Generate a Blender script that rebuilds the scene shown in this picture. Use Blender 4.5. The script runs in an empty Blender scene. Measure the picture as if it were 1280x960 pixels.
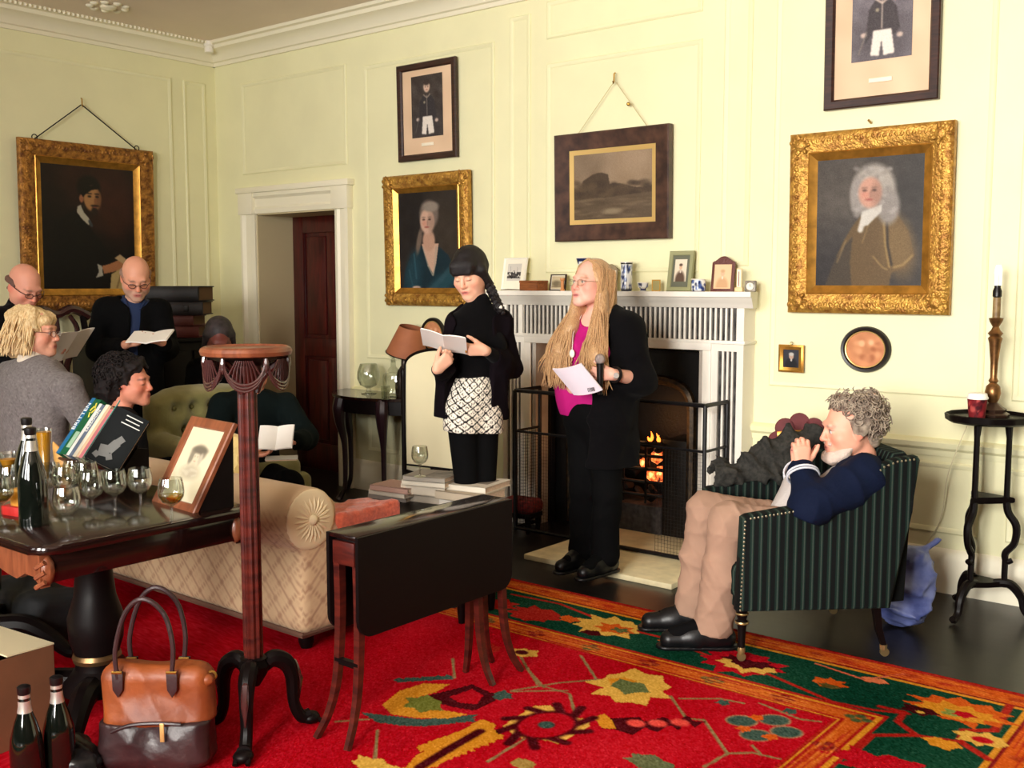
import bpy, bmesh, math, random
import numpy as np
from mathutils import Vector, Matrix
random.seed(7); RNG = np.random.default_rng(7)
SC = bpy.context.scene; COL = SC.collection
# ---------------------------------------------------------------- camera
F_PX, PITCH, YAW, CAM_H = 1307.0, math.radians(5.46), math.radians(38.93), 1.55
cam_data = bpy.data.cameras.new('camera'); cam = bpy.data.objects.new('camera', cam_data); COL.objects.link(cam)
cam_data.sensor_width = 36; cam_data.lens = 36 * F_PX / 1280; cam_data.clip_start = .05
cam.location = (0, 0, CAM_H); cam.rotation_euler = (math.radians(90) - PITCH, 0, YAW)
SC.camera = cam
# ---------------------------------------------------------------- world, window light, exposure
W = bpy.data.worlds.new('world'); SC.world = W; W.use_nodes = True
W.node_tree.nodes['Background'].inputs[0].default_value = (.75, .85, 1, 1)
W.node_tree.nodes['Background'].inputs[1].default_value = .3
def window_light(x, power, w=1.35, h=2.0):
    l = bpy.data.lights.new('window_daylight', 'AREA'); l.shape = 'RECTANGLE'; l.size = w; l.size_y = h
    l.energy = power; l.color = (1, .972, .92)
    o = bpy.data.objects.new('window_daylight', l); COL.objects.link(o)
    o.location = (x, -3.28, 2.25); o.rotation_euler = (math.radians(90), 0, 0)
for x, p in ((-4.9, 50), (-2.4, 200), (-.3, 520)): window_light(x, p)
SC.view_settings.view_transform = 'Standard'; SC.view_settings.look = 'None'
SC.view_settings.gamma = 1; SC.view_settings.use_curve_mapping = False
SC.view_settings.exposure = 0.7
SC.cycles.use_denoising = True; SC.cycles.max_bounces = 10; SC.cycles.diffuse_bounces = 5
SC.cycles.transparent_max_bounces = 24; SC.cycles.transmission_bounces = 10
SC.cycles.caustics_reflective = False; SC.cycles.caustics_refractive = False
SC.cycles.sample_clamp_indirect = 6
# ================================================================ helpers
PI = math.pi
def lin(c):
    c = np.asarray(c, float) / 255.0
    return np.where(c <= .04045, c / 12.92, ((c + .055) / 1.055) ** 2.4)
# --- photograph pixel -> world (used to measure places and sizes)
_cp, _sp, _cy, _sy = math.cos(PITCH), math.sin(PITCH), math.cos(YAW), math.sin(YAW)
FW = np.array([-_sy * _cp, _cy * _cp, -_sp]); RT = np.array([_cy, _sy, 0.]); UPV = np.cross(RT, FW); CP = np.array([0, 0, CAM_H])
def ray(x, y): return FW + RT * (x - 640) / F_PX - UPV * (y - 480) / F_PX
def on(x, y, ax, v):
    d = ray(x, y); return CP + d * (v - CP[ax]) / d[ax]
def fl(x, y, z=0.): return on(x, y, 2, z)
def at(x, y, D): return CP + ray(x, y) * D
# --- materials
def _nodes(name):
    m = bpy.data.materials.new(name); m.use_nodes = True
    return m, m.node_tree, m.node_tree.nodes['Principled BSDF']
def mat(name, c, rough=.5, metal=0, spec=.5, var=0, vscale=8, c2=None, bump=0, bscale=40, trans=0, ior=1.45, emit=0, coat=0, sheen=0, stretch=None, alpha=1):
    m, t, b = _nodes(name)
    l = lin(c); b.inputs['Base Color'].default_value = (*l, 1); b.inputs['Roughness'].default_value = rough
    b.inputs['Metallic'].default_value = metal; b.inputs['Specular IOR Level'].default_value = spec
    b.inputs['Transmission Weight'].default_value = trans; b.inputs['IOR'].default_value = ior
    b.inputs['Coat Weight'].default_value = coat; b.inputs['Coat Roughness'].default_value = .08
    b.inputs['Sheen Weight'].default_value = sheen; b.inputs['Alpha'].default_value = alpha
    if emit: b.inputs['Emission Color'].default_value = (*l, 1); b.inputs['Emission Strength'].default_value = emit
    if var or c2 is not None or bump:
        tc = t.nodes.new('ShaderNodeTexCoord'); mp = t.nodes.new('ShaderNodeMapping')
        t.links.new(tc.outputs['Object'], mp.inputs[0])
        if stretch: mp.inputs['Scale'].default_value = stretch
    if var or c2 is not None:
        n = t.nodes.new('ShaderNodeTexNoise'); n.inputs['Scale'].default_value = vscale; n.inputs['Detail'].default_value = 5
        t.links.new(mp.outputs[0], n.inputs['Vector'])
        r = t.nodes.new('ShaderNodeValToRGB'); r.color_ramp.elements[0].position = .32; r.color_ramp.elements[1].position = .68
        a = lin(c2) if c2 is not None else np.clip(l * (1 - var), 0, 1)
        e = l if c2 is not None else np.clip(l * (1 + var), 0, 1)
        r.color_ramp.elements[0].color = (*a, 1); r.color_ramp.elements[1].color = (*e, 1)
        t.links.new(n.outputs['Fac'], r.inputs[0]); t.links.new(r.outputs[0], b.inputs['Base Color'])
    if bump:
        n2 = t.nodes.new('ShaderNodeTexNoise'); n2.inputs['Scale'].default_value = bscale; n2.inputs['Detail'].default_value = 3
        t.links.new(mp.outputs[0], n2.inputs['Vector'])
        bp = t.nodes.new('ShaderNodeBump'); bp.inputs['Strength'].default_value = bump; bp.inputs['Distance'].default_value = .01
        t.links.new(n2.outputs['Fac'], bp.inputs['Height']); t.links.new(bp.outputs[0], b.inputs['Normal'])
    return m
def attr_mat(name, rough=.5, spec=.5, bump=0, bscale=300, sheen=0, coat=0, sss=0):
    m, t, b = _nodes(name)
    a = t.nodes.new('ShaderNodeAttribute'); a.attribute_name = 'Col'
    t.links.new(a.outputs['Color'], b.inputs['Base Color'])
    b.inputs['Roughness'].default_value = rough; b.inputs['Specular IOR Level'].default_value = spec
    b.inputs['Sheen Weight'].default_value = sheen; b.inputs['Coat Weight'].default_value = coat
    if sss: b.inputs['Subsurface Weight'].default_value = sss; b.inputs['Subsurface Radius'].default_value = (.012, .005, .003); b.inputs['Subsurface Scale'].default_value = .5
    if bump:
        n2 = t.nodes.new('ShaderNodeTexNoise'); n2.inputs['Scale'].default_value = bscale
        tc = t.nodes.new('ShaderNodeTexCoord'); t.links.new(tc.outputs['Object'], n2.inputs['Vector'])
        bp = t.nodes.new('ShaderNodeBump'); bp.inputs['Strength'].default_value = bump; bp.inputs['Distance'].default_value = .006
        t.links.new(n2.outputs['Fac'], bp.inputs['Height']); t.links.new(bp.outputs[0], b.inputs['Normal'])
    return m
# --- mesh building
def rotm(rx=0, ry=0, rz=0): return Matrix.Rotation(rz, 3, 'Z') @ Matrix.Rotation(ry, 3, 'Y') @ Matrix.Rotation(rx, 3, 'X')
class MB:
    def __init__(s): s.v = []; s.f = []
    def add(s, v, f, R=None, t=(0, 0, 0)):
        o = len(s.v); v = np.asarray(v, float).reshape(-1, 3)
        if R is not None: v = v @ np.array(R).T
        s.v.extend((v + np.asarray(t)).tolist()); s.f.extend([[i + o for i in q] for q in f]); return s
    def box(s, c, d, R=None, b=0, seg=2):
        """box centred on c with full sizes d; b rounds its edges"""
        if b <= 0:
            x, y, z = np.asarray(d) / 2
            v = [(-x, -y, -z), (x, -y, -z), (x, y, -z), (-x, y, -z), (-x, -y, z), (x, -y, z), (x, y, z), (-x, y, z)]
            return s.add(v, [(3, 2, 1, 0), (4, 5, 6, 7), (0, 1, 5, 4), (1, 2, 6, 5), (2, 3, 7, 6), (3, 0, 4, 7)], R, c)
        bm = bmesh.new(); bmesh.ops.create_cube(bm, size=1); bmesh.ops.scale(bm, vec=d, verts=bm.verts)
        bmesh.ops.bevel(bm, geom=bm.edges[:], offset=b, segments=seg, profile=.5, affect='EDGES', clamp_overlap=True)
        bm.verts.index_update(); s.add([v.co[:] for v in bm.verts], [[v.index for v in f.verts] for f in bm.faces], R, c); bm.free(); return s
    def bx(s, x0, x1, y0, y1, z0, z1, b=0): return s.box(((x0 + x1) / 2, (y0 + y1) / 2, (z0 + z1) / 2), (x1 - x0, y1 - y0, z1 - z0), None, b)
    def lathe(s, prof, n=24, c=(0, 0, 0), R=None, sx=1, sy=1, cap=True, flute=None):
        """prof: (radius, z) from bottom to top"""
        v = []; f = []; m = len(prof)
        for r, z in prof:
            for k in range(n):
                a = 2 * PI * k / n; q = r if flute is None else r * (1 - flute[1] * (.5 + .5 * math.cos(a * flute[0])))
                v.append((q * math.cos(a) * sx, q * math.sin(a) * sy, z))
        for i in range(m - 1):
            for k in range(n): k2 = (k + 1) % n; f.append((i * n + k, i * n + k2, (i + 1) * n + k2, (i + 1) * n + k))
        if cap: f.append(tuple(range(n - 1, -1, -1))); f.append(tuple((m - 1) * n + k for k in range(n)))
        return s.add(v, f, R, c)
    def tube(s, pts, r, n=8, cap=True, closed=False, flat=None):
        """swept tube; r a number or one per point; flat=(vec, k) squashes along vec"""
        P = [Vector(p) for p in pts]; m = len(P); rs = [r] * m if np.isscalar(r) else list(r)
        T = []
        for i in range(m):
            a = P[(i - 1) % m] if (closed or i > 0) else P[i]; b = P[(i + 1) % m] if (closed or i < m - 1) else P[i]
            d = b - a; T.append(d.normalized() if d.length > 1e-9 else Vector((0, 0, 1)))
        u = T[0].orthogonal().normalized(); v = []; f = []
        for i in range(m):
            u = u - T[i] * u.dot(T[i]); u = u.normalized() if u.length > 1e-6 else T[i].orthogonal().normalized()
            w = T[i].cross(u)
            for k in range(n):
                a = 2 * PI * k / n; q = (u * math.cos(a) + w * math.sin(a)) * rs[i]
                if flat: fv = Vector(flat[0]).normalized(); q = q - fv * q.dot(fv) * (1 - flat[1])
                v.append((P[i] + q)[:])
        for i in range(m if closed else m - 1):
            j = (i + 1) % m
            for k in range(n): k2 = (k + 1) % n; f.append((i * n + k, i * n + k2, j * n + k2, j * n + k))
        if cap and not closed: f.append(tuple(range(n - 1, -1, -1))); f.append(tuple((m - 1) * n + k for k in range(n)))
        return s.add(v, f)
    def ctube(s, pts, r, n=8, flat=None, k=5):
        """tube along a smooth curve through pts"""
        P = np.asarray(pts, float); m = len(P); rs = np.full(m, r, float) if np.isscalar(r) else np.asarray(r, float); o = []; ro = []
        for i in range(m - 1):
            a, b, c, d = P[max(i - 1, 0)], P[i], P[i + 1], P[min(i + 2, m - 1)]
            for q in np.arange(k) / k: o.append(.5 * (2 * b + (c - a) * q + (2 * a - 5 * b + 4 * c - d) * q * q + (3 * b - a - 3 * c + d) * q ** 3)); ro.append(rs[i] + (rs[i + 1] - rs[i]) * q)
        return s.tube(o + [P[-1]], ro + [rs[-1]], n, flat=flat)
    def sph(s, c, r, n=12, m=8, R=None):
        r = (r, r, r) if np.isscalar(r) else r; v = [(0, 0, -r[2])]; f = []
        for i in range(1, m):
            p = PI * i / m - PI / 2
            for k in range(n): a = 2 * PI * k / n; v.append((r[0] * math.cos(p) * math.cos(a), r[1] * math.cos(p) * math.sin(a), r[2] * math.sin(p)))
        v.append((0, 0, r[2])); L = len(v) - 1
        for k in range(n): f.append((0, 1 + (k + 1) % n, 1 + k)); f.append((L, L - n + k, L - n + (k + 1) % n))
        for i in range(m - 2):
            for k in range(n): k2 = (k + 1) % n; a = 1 + i * n; f.append((a + k, a + k2, a + n + k2, a + n + k))
        return s.add(v, f, R, c)
    def prism(s, poly, h, R=None, t=(0, 0, 0), b=0, z0=0):
        """polygon in xy extruded z0..z0+h"""
        n = len(poly)
        A = sum(poly[i][0] * poly[(i + 1) % n][1] - poly[(i + 1) % n][0] * poly[i][1] for i in range(n))
        if A < 0: poly = poly[::-1]
        v = [(x, y, z0) for x, y in poly] + [(x, y, z0 + h) for x, y in poly]
        f = [tuple(range(n - 1, -1, -1)), tuple(range(n, 2 * n))] + [(i, (i + 1) % n, n + (i + 1) % n, n + i) for i in range(n)]
        if b:
            bm = bmesh.new(); vs = [bm.verts.new(p) for p in v]; [bm.faces.new([vs[i] for i in q]) for q in f]
            e = [e for e in bm.edges if abs(e.verts[0].co.z - e.verts[1].co.z) < 1e-9]
            bmesh.ops.bevel(bm, geom=e, offset=b, segments=2, profile=.5, affect='EDGES', clamp_overlap=True)
            bm.verts.index_update(); v = [q.co[:] for q in bm.verts]; f = [[q.index for q in g.verts] for g in bm.faces]; bm.free()
        return s.add(v, f, R, t)
    def loft(s, rings, cap=True, closed_ring=True):
        n = len(rings[0]); v = [p for r in rings for p in r]; f = []
        for i in range(len(rings) - 1):
            for k in range(n if closed_ring else n - 1): k2 = (k + 1) % n; f.append((i * n + k, i * n + k2, (i + 1) * n + k2, (i + 1) * n + k))
        if cap: f.append(tuple(range(n - 1, -1, -1))); f.append(tuple((len(rings) - 1) * n + k for k in range(n)))
        return s.add(v, f)
    def frame(s, w, h, prof, z=0):
        """mitred rectangular frame in the xz plane (front at -y) with outer size w,h; prof: (inset, y) loop points"""
        rings = []
        for sx, sz in ((-1, -1), (1, -1), (1, 1), (-1, 1)):
            rings.append([(sx * (w / 2 - i), y, z + sz * (h / 2 - i)) for i, y in prof])
        n = len(prof); v = [p for r in rings for p in r]
        f = [(a * n + k, ((a + 1) % 4) * n + k, ((a + 1) % 4) * n + (k + 1) % n, a * n + (k + 1) % n) for a in range(4) for k in range(n)]
        return s.add(v, f)
    def mesh(s, name, m, ang=35):
        me = bpy.data.meshes.new(name); me.from_pydata(s.v, [], s.f)
        bm = bmesh.new(); bm.from_mesh(me); bmesh.ops.recalc_face_normals(bm, faces=bm.faces); bm.to_mesh(me); bm.free()
        me.shade_smooth(); me.set_sharp_from_angle(angle=math.radians(ang))
        if m: me.materials.append(m)
        me.update(); return me
def link(name, me, parent=None, loc=(0, 0, 0), rot=(0, 0, 0), label=None):
    o = bpy.data.objects.new(name, me); COL.objects.link(o); o.location = loc; o.rotation_euler = rot
    if parent: o.parent = parent
    if label: o['label'] = label
    return o
def part(name, mb, m, parent, loc=(0, 0, 0), rot=(0, 0, 0), ang=35, label=None): return link(name, mb.mesh(name, m, ang), parent, loc, rot, label)
def text_mesh(body, size, extrude=.0004):
    cu = bpy.data.curves.new('lettering', 'FONT'); cu.body = body; cu.size = size; cu.align_x = 'CENTER'; cu.align_y = 'CENTER'; cu.extrude = extrude; cu.resolution_u = 2
    o = bpy.data.objects.new('lettering', cu); COL.objects.link(o); bpy.context.view_layer.update()
    me = bpy.data.meshes.new_from_object(o.evaluated_get(bpy.context.evaluated_depsgraph_get())); bpy.data.objects.remove(o); bpy.data.curves.remove(cu); me.name = 'lettering'; return me
def tag(o, label, cat, group=None, kind=None):
    o['label'] = label; o['category'] = cat
    if group: o['group'] = group
    if kind: o['kind'] = kind
    return o
def thing(name, label, cat, loc=(0, 0, 0), rz=0, group=None, rot=None):
    o = bpy.data.objects.new(name, None); o.empty_display_size = .05; COL.objects.link(o)
    o.location = loc; o.rotation_euler = rot or (0, 0, rz); return tag(o, label, cat, group)
def solo(name, mb, m, label, cat, loc=(0, 0, 0), rz=0, group=None, rot=None, ang=35):
    return tag(link(name, mb.mesh(name, m, ang), None, loc, rot or (0, 0, rz)), label, cat, group)
def struct(name, mb, m, parent=None, ang=35, loc=(0, 0, 0)):
    o = link(name, mb.mesh(name, m, ang), parent, loc)
    o['kind'] = 'structure'; return o
KIDS = {}
def dup(root, loc, rz=None, label=None, group=None):
    def cp(o, par):
        c = o.copy(); COL.objects.link(c)
        if par: c.parent = par
        for ch in [x for x in COL.objects if x.parent == o]: cp(ch, c)
        return c
    r = cp(root, None); r.location = loc
    if rz is not None: r.rotation_euler = (0, 0, rz)
    if label: r['label'] = label
    if group: r['group'] = group
    return r
def grid_mesh(name, P, C, m, smooth=True):
    """P: (h,w,3) points, C: (h,w,3) sRGB 0-255 colours -> mesh with a point colour attribute"""
    h, w = P.shape[:2]; me = bpy.data.meshes.new(name); idx = np.arange(h * w).reshape(h, w)
    q = np.stack([idx[:-1, :-1], idx[1:, :-1], idx[1:, 1:], idx[:-1, 1:]], -1).reshape(-1, 4)
    return raw_mesh(me, P.reshape(-1, 3), q, lin(np.clip(C, 0, 255)).reshape(-1, 3), m, smooth)
def raw_mesh(me, V, Q, C=None, m=None, smooth=True):
    n, k = len(V), len(Q)
    me.vertices.add(n); me.vertices.foreach_set('co', np.ascontiguousarray(V, np.float32).ravel())
    me.loops.add(k * 4); me.loops.foreach_set('vertex_index', np.ascontiguousarray(Q, np.int32).ravel())
    me.polygons.add(k); me.polygons.foreach_set('loop_start', np.arange(0, 4 * k, 4, dtype=np.int32))
    me.polygons.foreach_set('use_smooth', np.full(k, smooth))
    me.update(calc_edges=True)
    if C is not None:
        a = me.color_attributes.new('Col', 'FLOAT_COLOR', 'POINT')
        a.data.foreach_set('color', np.concatenate([C, np.ones((n, 1))], 1).astype(np.float32).ravel())
    if m: me.materials.append(m)
    return me
# --- flat pictures and woven patterns: colours worked out per grid vertex
class Canvas:
    def __init__(s, U, V, bg):
        s.U, s.V = U, V; s.C = np.empty(U.shape + (3,)); s.C[:] = bg
    def _box(s, u0, u1, v0, v1): return (s.U >= u0) & (s.U <= u1) & (s.V >= v0) & (s.V <= v1)
    def mix(s, m, c, a): s.C[m] += (np.asarray(c, float) - s.C[m]) * np.clip(a, 0, 1)[:, None]
    def ell(s, u, v, ru, rv, c, soft=.25, rot=0, a=1):
        R = max(ru, rv) * (1.2 + soft); m = s._box(u - R, u + R, v - R, v + R)
        x = s.U[m] - u; y = s.V[m] - v; X = x * math.cos(rot) + y * math.sin(rot); Y = -x * math.sin(rot) + y * math.cos(rot)
        d = np.sqrt((X / ru) ** 2 + (Y / rv) ** 2); s.mix(m, c, a * np.clip((1 - d) / max(soft, 1e-3) + .5, 0, 1)); return s
    def inside(s, pts):
        p = np.asarray(pts, float); m = s._box(p[:, 0].min(), p[:, 0].max(), p[:, 1].min(), p[:, 1].max())
        x = s.U[m]; y = s.V[m]; r = np.zeros(x.shape, bool)
        for (x1, y1), (x2, y2) in zip(p, np.roll(p, -1, 0)):
            if y1 != y2: r ^= ((y1 > y) != (y2 > y)) & (x < (x2 - x1) * (y - y1) / (y2 - y1) + x1)
        return m, r
    def poly(s, pts, c, a=1):
        m, r = s.inside(pts); s.mix(m, c, r * a); return s
    def line(s, pts, w, c, a=1, soft=.3):
        for (x1, y1), (x2, y2) in zip(pts[:-1], pts[1:]):
            m = s._box(min(x1, x2) - w, max(x1, x2) + w, min(y1, y2) - w, max(y1, y2) + w)
            x = s.U[m]; y = s.V[m]; dx, dy = x2 - x1, y2 - y1; L = dx * dx + dy * dy + 1e-12
            t = np.clip(((x - x1) * dx + (y - y1) * dy) / L, 0, 1); d = np.hypot(x - x1 - t * dx, y - y1 - t * dy)
            s.mix(m, c, a * np.clip((w / 2 - d) / (w * soft) + .5, 0, 1))
        return s
    def speck(s, amt): s.C += RNG.normal(0, amt, s.U.shape)[..., None] * np.ones(3); return s
    def cloud(s, amt, fr, seed=0, c=(1, 1, 1)):
        r = np.random.default_rng(seed); n = 0
        for k in range(10):
            a = r.uniform(0, 6.28); q = fr * r.uniform(.5, 2); n = n + np.sin(s.U * q * math.cos(a) + s.V * q * math.sin(a) + r.uniform(0, 6.28))
        s.C += amt * n[..., None] / 3 * np.asarray(c); return s
    def blur(s, n=1):
        for _ in range(n):
            p = np.pad(s.C, ((1, 1), (1, 1), (0, 0)), 'edge'); s.C = (p[:-2, 1:-1] + p[2:, 1:-1] + p[1:-1, :-2] + p[1:-1, 2:] + 2 * s.C) / 6
        return s
def uv_canvas(w, h, asp, bg):
    """u 0..1 across, v 0..asp down"""
    U, V = np.meshgrid(np.linspace(0, 1, w), np.linspace(0, asp, h)); return Canvas(U, V, bg)
PICT = attr_mat('painted picture surface', .45, .3)
PRINT = attr_mat('printed paper surface', .7, .2)
def picture_part(name, cv, w, h, parent, y=0, z=0, x=0, m=None, label=None):
    """canvas shown on an upright w x h grid facing -y"""
    H, Wd = cv.U.shape; X, Z = np.meshgrid(np.linspace(-w / 2, w / 2, Wd), np.linspace(h / 2, -h / 2, H))
    P = np.stack([X + x, np.full(X.shape, y), Z + z], -1)
    o = link(name, grid_mesh(name, P, cv.C * (.86 if m is None else 1), m or PICT), parent)
    if label: o['label'] = label
    return o
# ================================================================ sculpted surfaces (bodies, clothes, cushions): smooth unions turned into one mesh
class Sdf:
    def __init__(s, vox): s.vox = vox; s.ops = []; s.amp = 0; s.post = []
    def _add(s, op, k, lo, hi, fn): s.ops.append((op, k, np.asarray(lo, float), np.asarray(hi, float), fn)); return s
    def cap(s, a, b, ra, rb=None, k=.02, op='+', inf=0):
        a = np.asarray(a, float); b = np.asarray(b, float); rb = ra if rb is None else rb; ra += inf; rb += inf; R = max(ra, rb); ba = b - a; L = ba @ ba + 1e-12
        def fn(p):
            q = p - a; t = np.clip((q @ ba) / L, 0, 1); return np.sqrt(((q - t[..., None] * ba) ** 2).sum(-1)) - (ra + (rb - ra) * t)
        return s._add(op, k, np.minimum(a, b) - R, np.maximum(a, b) + R, fn)
    def chain(s, pts, rs, k=.02, op='+', inf=0):
        for i in range(len(pts) - 1): s.cap(pts[i], pts[i + 1], rs[i], rs[i + 1], k, op, inf)
        return s
    def ell(s, c, r, k=.02, R=None, op='+', inf=0):
        c = np.asarray(c, float); r = np.full(3, r, float) if np.isscalar(r) else np.asarray(r, float); r = r + inf; R = np.eye(3) if R is None else np.asarray(R)
        e = np.abs(R) @ r
        def fn(p):
            q = (p - c) @ R; k0 = np.sqrt(((q / r) ** 2).sum(-1)); k1 = np.sqrt(((q / r ** 2) ** 2).sum(-1)) + 1e-9
            return np.where(k0 < .05, -r.min(), k0 * (k0 - 1) / k1)
        return s._add(op, k, c - e, c + e, fn)
    def rbox(s, c, h, rad, k=.02, R=None, op='+'):
        c = np.asarray(c, float); h = np.asarray(h, float); R = np.eye(3) if R is None else np.asarray(R); e = np.abs(R) @ h
        def fn(p):
            q = np.abs((p - c) @ R) - (h - rad); return np.sqrt((np.maximum(q, 0) ** 2).sum(-1)) + np.minimum(q.max(-1), 0) - rad
        return s._add(op, k, c - e, c + e, fn)
    def half(s, pt, n, k=.004):
        """keep the side the normal points away from"""
        pt = np.asarray(pt, float); n = np.asarray(n, float); n = n / np.linalg.norm(n); s.post.append((k, lambda p: (p - pt) @ n)); return s
    def folds(s, amp, fr=28, seed=1): s.amp = amp; s.fr = fr; s.seed = seed; return s
    def solve(s):
        pos = [o for o in s.ops if o[0] == '+']
        lo = np.min([o[2] for o in pos], 0) - 4 * s.vox - .02; hi = np.max([o[3] for o in pos], 0) + 4 * s.vox + .02
        n = np.ceil((hi - lo) / s.vox).astype(int) + 1
        F = np.full(n, .5, np.float32); ax = [lo[i] + s.vox * np.arange(n[i]) for i in range(3)]
        for op, k, a, b, fn in s.ops:
            m = k + 3 * s.vox; i0 = np.clip(np.floor((a - m - lo) / s.vox).astype(int), 0, n - 1); i1 = np.clip(np.ceil((b + m - lo) / s.vox).astype(int) + 1, 1, n)
            if np.any(i1 <= i0): continue
            sl = tuple(slice(i0[i], i1[i]) for i in range(3))
            p = np.stack(np.meshgrid(*[ax[i][sl[i]] for i in range(3)], indexing='ij'), -1); d = fn(p); f = F[sl]; k = max(k, 1e-4)
            if op == '+': h = np.clip(.5 + .5 * (f - d) / k, 0, 1); F[sl] = f + (d - f) * h - k * h * (1 - h)
            else: d = -d; h = np.clip(.5 + .5 * (d - f) / k, 0, 1); F[sl] = f + (d - f) * h + k * h * (1 - h)
        if s.amp or s.post:
            idx = np.nonzero(np.abs(F) < .08); p = np.stack([ax[i][idx[i]] for i in range(3)], -1); f = F[idx]
            if s.amp:
                r = np.random.default_rng(s.seed); w = 0
                for _ in range(7):
                    v = r.normal(size=3); v *= s.fr * r.uniform(.5, 1.6) / np.linalg.norm(v); w = w + (1 - np.abs(np.sin(.5 * (p @ v) + r.uniform(0, 6.28) + 1.3 * np.sin(p @ (v[[1, 2, 0]] * .4))))) ** 2 - .3
                f = f - s.amp * w
            for k, fn in s.post: f = np.maximum(f, fn(p))
            F[idx] = f
            if s.post:
                idx = np.nonzero(F <= -.08)
                if len(idx[0]):
                    p = np.stack([ax[i][idx[i]] for i in range(3)], -1); f = F[idx]
                    for k, fn in s.post: f = np.maximum(f, fn(p))
                    F[idx] = f
        return F, lo
    def surface(s):
        F, lo = s.solve(); S = F < 0; n = np.array(F.shape)
        cnt = sum(S[a:n[0] - 1 + a, b:n[1] - 1 + b, c:n[2] - 1 + c].astype(np.int8) for a in (0, 1) for b in (0, 1) for c in (0, 1))
        I = np.stack(np.nonzero((cnt > 0) & (cnt < 8)), -1); ids = np.full(n - 1, -1, np.int32); ids[tuple(I.T)] = np.arange(len(I))
        cor = [(a, b, c) for a in (0, 1) for b in (0, 1) for c in (0, 1)]; val = [F[I[:, 0] + a, I[:, 1] + b, I[:, 2] + c].astype(float) for a, b, c in cor]
        acc = np.zeros((len(I), 3)); num = np.zeros(len(I))
        for i, ci in enumerate(cor):
            for j, cj in enumerate(cor):
                if j > i and sum(abs(x - y) for x, y in zip(ci, cj)) == 1:
                    x = (val[i] < 0) != (val[j] < 0); t = np.where(x, val[i] / np.where(x, val[i] - val[j], 1), 0)
                    acc += np.where(x[:, None], np.array(ci) + t[:, None] * (np.array(cj) - np.array(ci)), 0); num += x
        V = lo + s.vox * (I + acc / num[:, None]); Q = []
        for axis in range(3):
            o = [1 if a == axis else 0 for a in range(3)]; A = S[:n[0] - o[0], :n[1] - o[1], :n[2] - o[2]]; B = S[o[0]:, o[1]:, o[2]:]
            E = np.stack(np.nonzero(A != B), -1); u, w = (axis + 1) % 3, (axis + 2) % 3
            E = E[(E[:, u] > 0) & (E[:, w] > 0) & (E[:, u] < n[u] - 1) & (E[:, w] < n[w] - 1)]
            def cid(du, dw): c = E.copy(); c[:, u] += du; c[:, w] += dw; return ids[tuple(c.T)]
            q = np.stack([cid(-1, -1), cid(0, -1), cid(0, 0), cid(-1, 0)], -1); fl_ = ~A[tuple(E.T)]; q[fl_] = q[fl_][:, ::-1]; Q.append(q)
        Q = np.concatenate(Q); return V, Q[(Q >= 0).all(1)]
    def obj(s, name, m, parent=None, col=None, org=(0, 0, 0)):
        V, Q = s.surface(); C = col(V) if col else None
        me = raw_mesh(bpy.data.meshes.new(name), V - np.asarray(org), Q, C, m); return link(name, me, parent)
# ================================================================ the room
XL, YB, ZC, XR, YF = -7.545, 5.39, 3.50, 2.6, -2.6
M_wall = mat('pale yellow green wall paint', (233, 229, 187), .55, var=.03, vscale=3, bump=.04, bscale=60)
M_cream = mat('cream gloss paint', (240, 233, 208), .4)
M_ceil = mat('cream ceiling paint', (236, 220, 204), .8, var=.03, vscale=2)
M_floor = mat('black stained boards', (20, 17, 16), .35, var=.5, vscale=30, stretch=(.15, 1, 1))
M_white = mat('white marble and paint', (240, 234, 222), .35)
mb = MB().bx(XL - .3, XR + .2, YF - .3, YB + 1.2, -.1, 0); struct('floor', mb, M_floor)
mb = MB().bx(XL - .3, XR + .2, YF - .3, YB + 1.2, ZC, ZC + .1); ceil = struct('ceiling', mb, M_ceil)
# back wall with the doorway
DX0, DX1, DZ = -7.01, -6.055, 2.112
FX0, FX1, FZ = -4.13, -2.92, 1.16          # chimney opening
mb = MB()
for x0, x1, z0, z1 in ((XL - .3, DX0, 0, ZC), (DX0, DX1, DZ, ZC), (DX1, FX0, 0, ZC), (FX0, FX1, FZ, ZC), (FX1, XR + .2, 0, ZC)): mb.bx(x0, x1, YB, YB + .5, z0, z1)
wall_back = struct('wall_back', mb, M_wall)
wall_left = struct('wall_left', MB().bx(XL - .3, XL, YF - .3, YB, 0, ZC), M_wall)
M_darkwall = mat('dark tone for unseen walls', (52, 36, 26), .6, var=.2, vscale=8, stretch=(1, 1, .2))  # dark finish made up for the unseen walls, to cut bounce light
struct('wall_right', MB().bx(XR, XR + .2, YF - .3, YB, 0, ZC), M_darkwall)
mb = MB(); xs = [XL]
for c in (-4.9, -2.4, -.3): mb.bx(xs[-1], c - .7, YF - .7, YF, 0, ZC); mb.bx(c - .7, c + .7, YF - .7, YF, 0, 1.2); mb.bx(c - .7, c + .7, YF - .7, YF, 3.25, ZC); xs.append(c + .7)  # unseen wall made deep so its reveals keep daylight off the left wall
mb.bx(xs[-1], XR, YF - .7, YF, 0, ZC); struct('wall_front', mb, M_darkwall)
for i, c in enumerate((-4.9, -2.4, -.3)):
    mb = MB()
    for z in (1.2, 2.2, 3.21): mb.bx(c - .7, c + .7, YF - .62, YF - .56, z, z + .05)
    for x in (-.7, -.24, .2, .65): mb.bx(c + x, c + x + .05, YF - .62, YF - .56, 1.2, 3.25)
    struct(f'window_{i + 1}', mb, M_cream)
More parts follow.
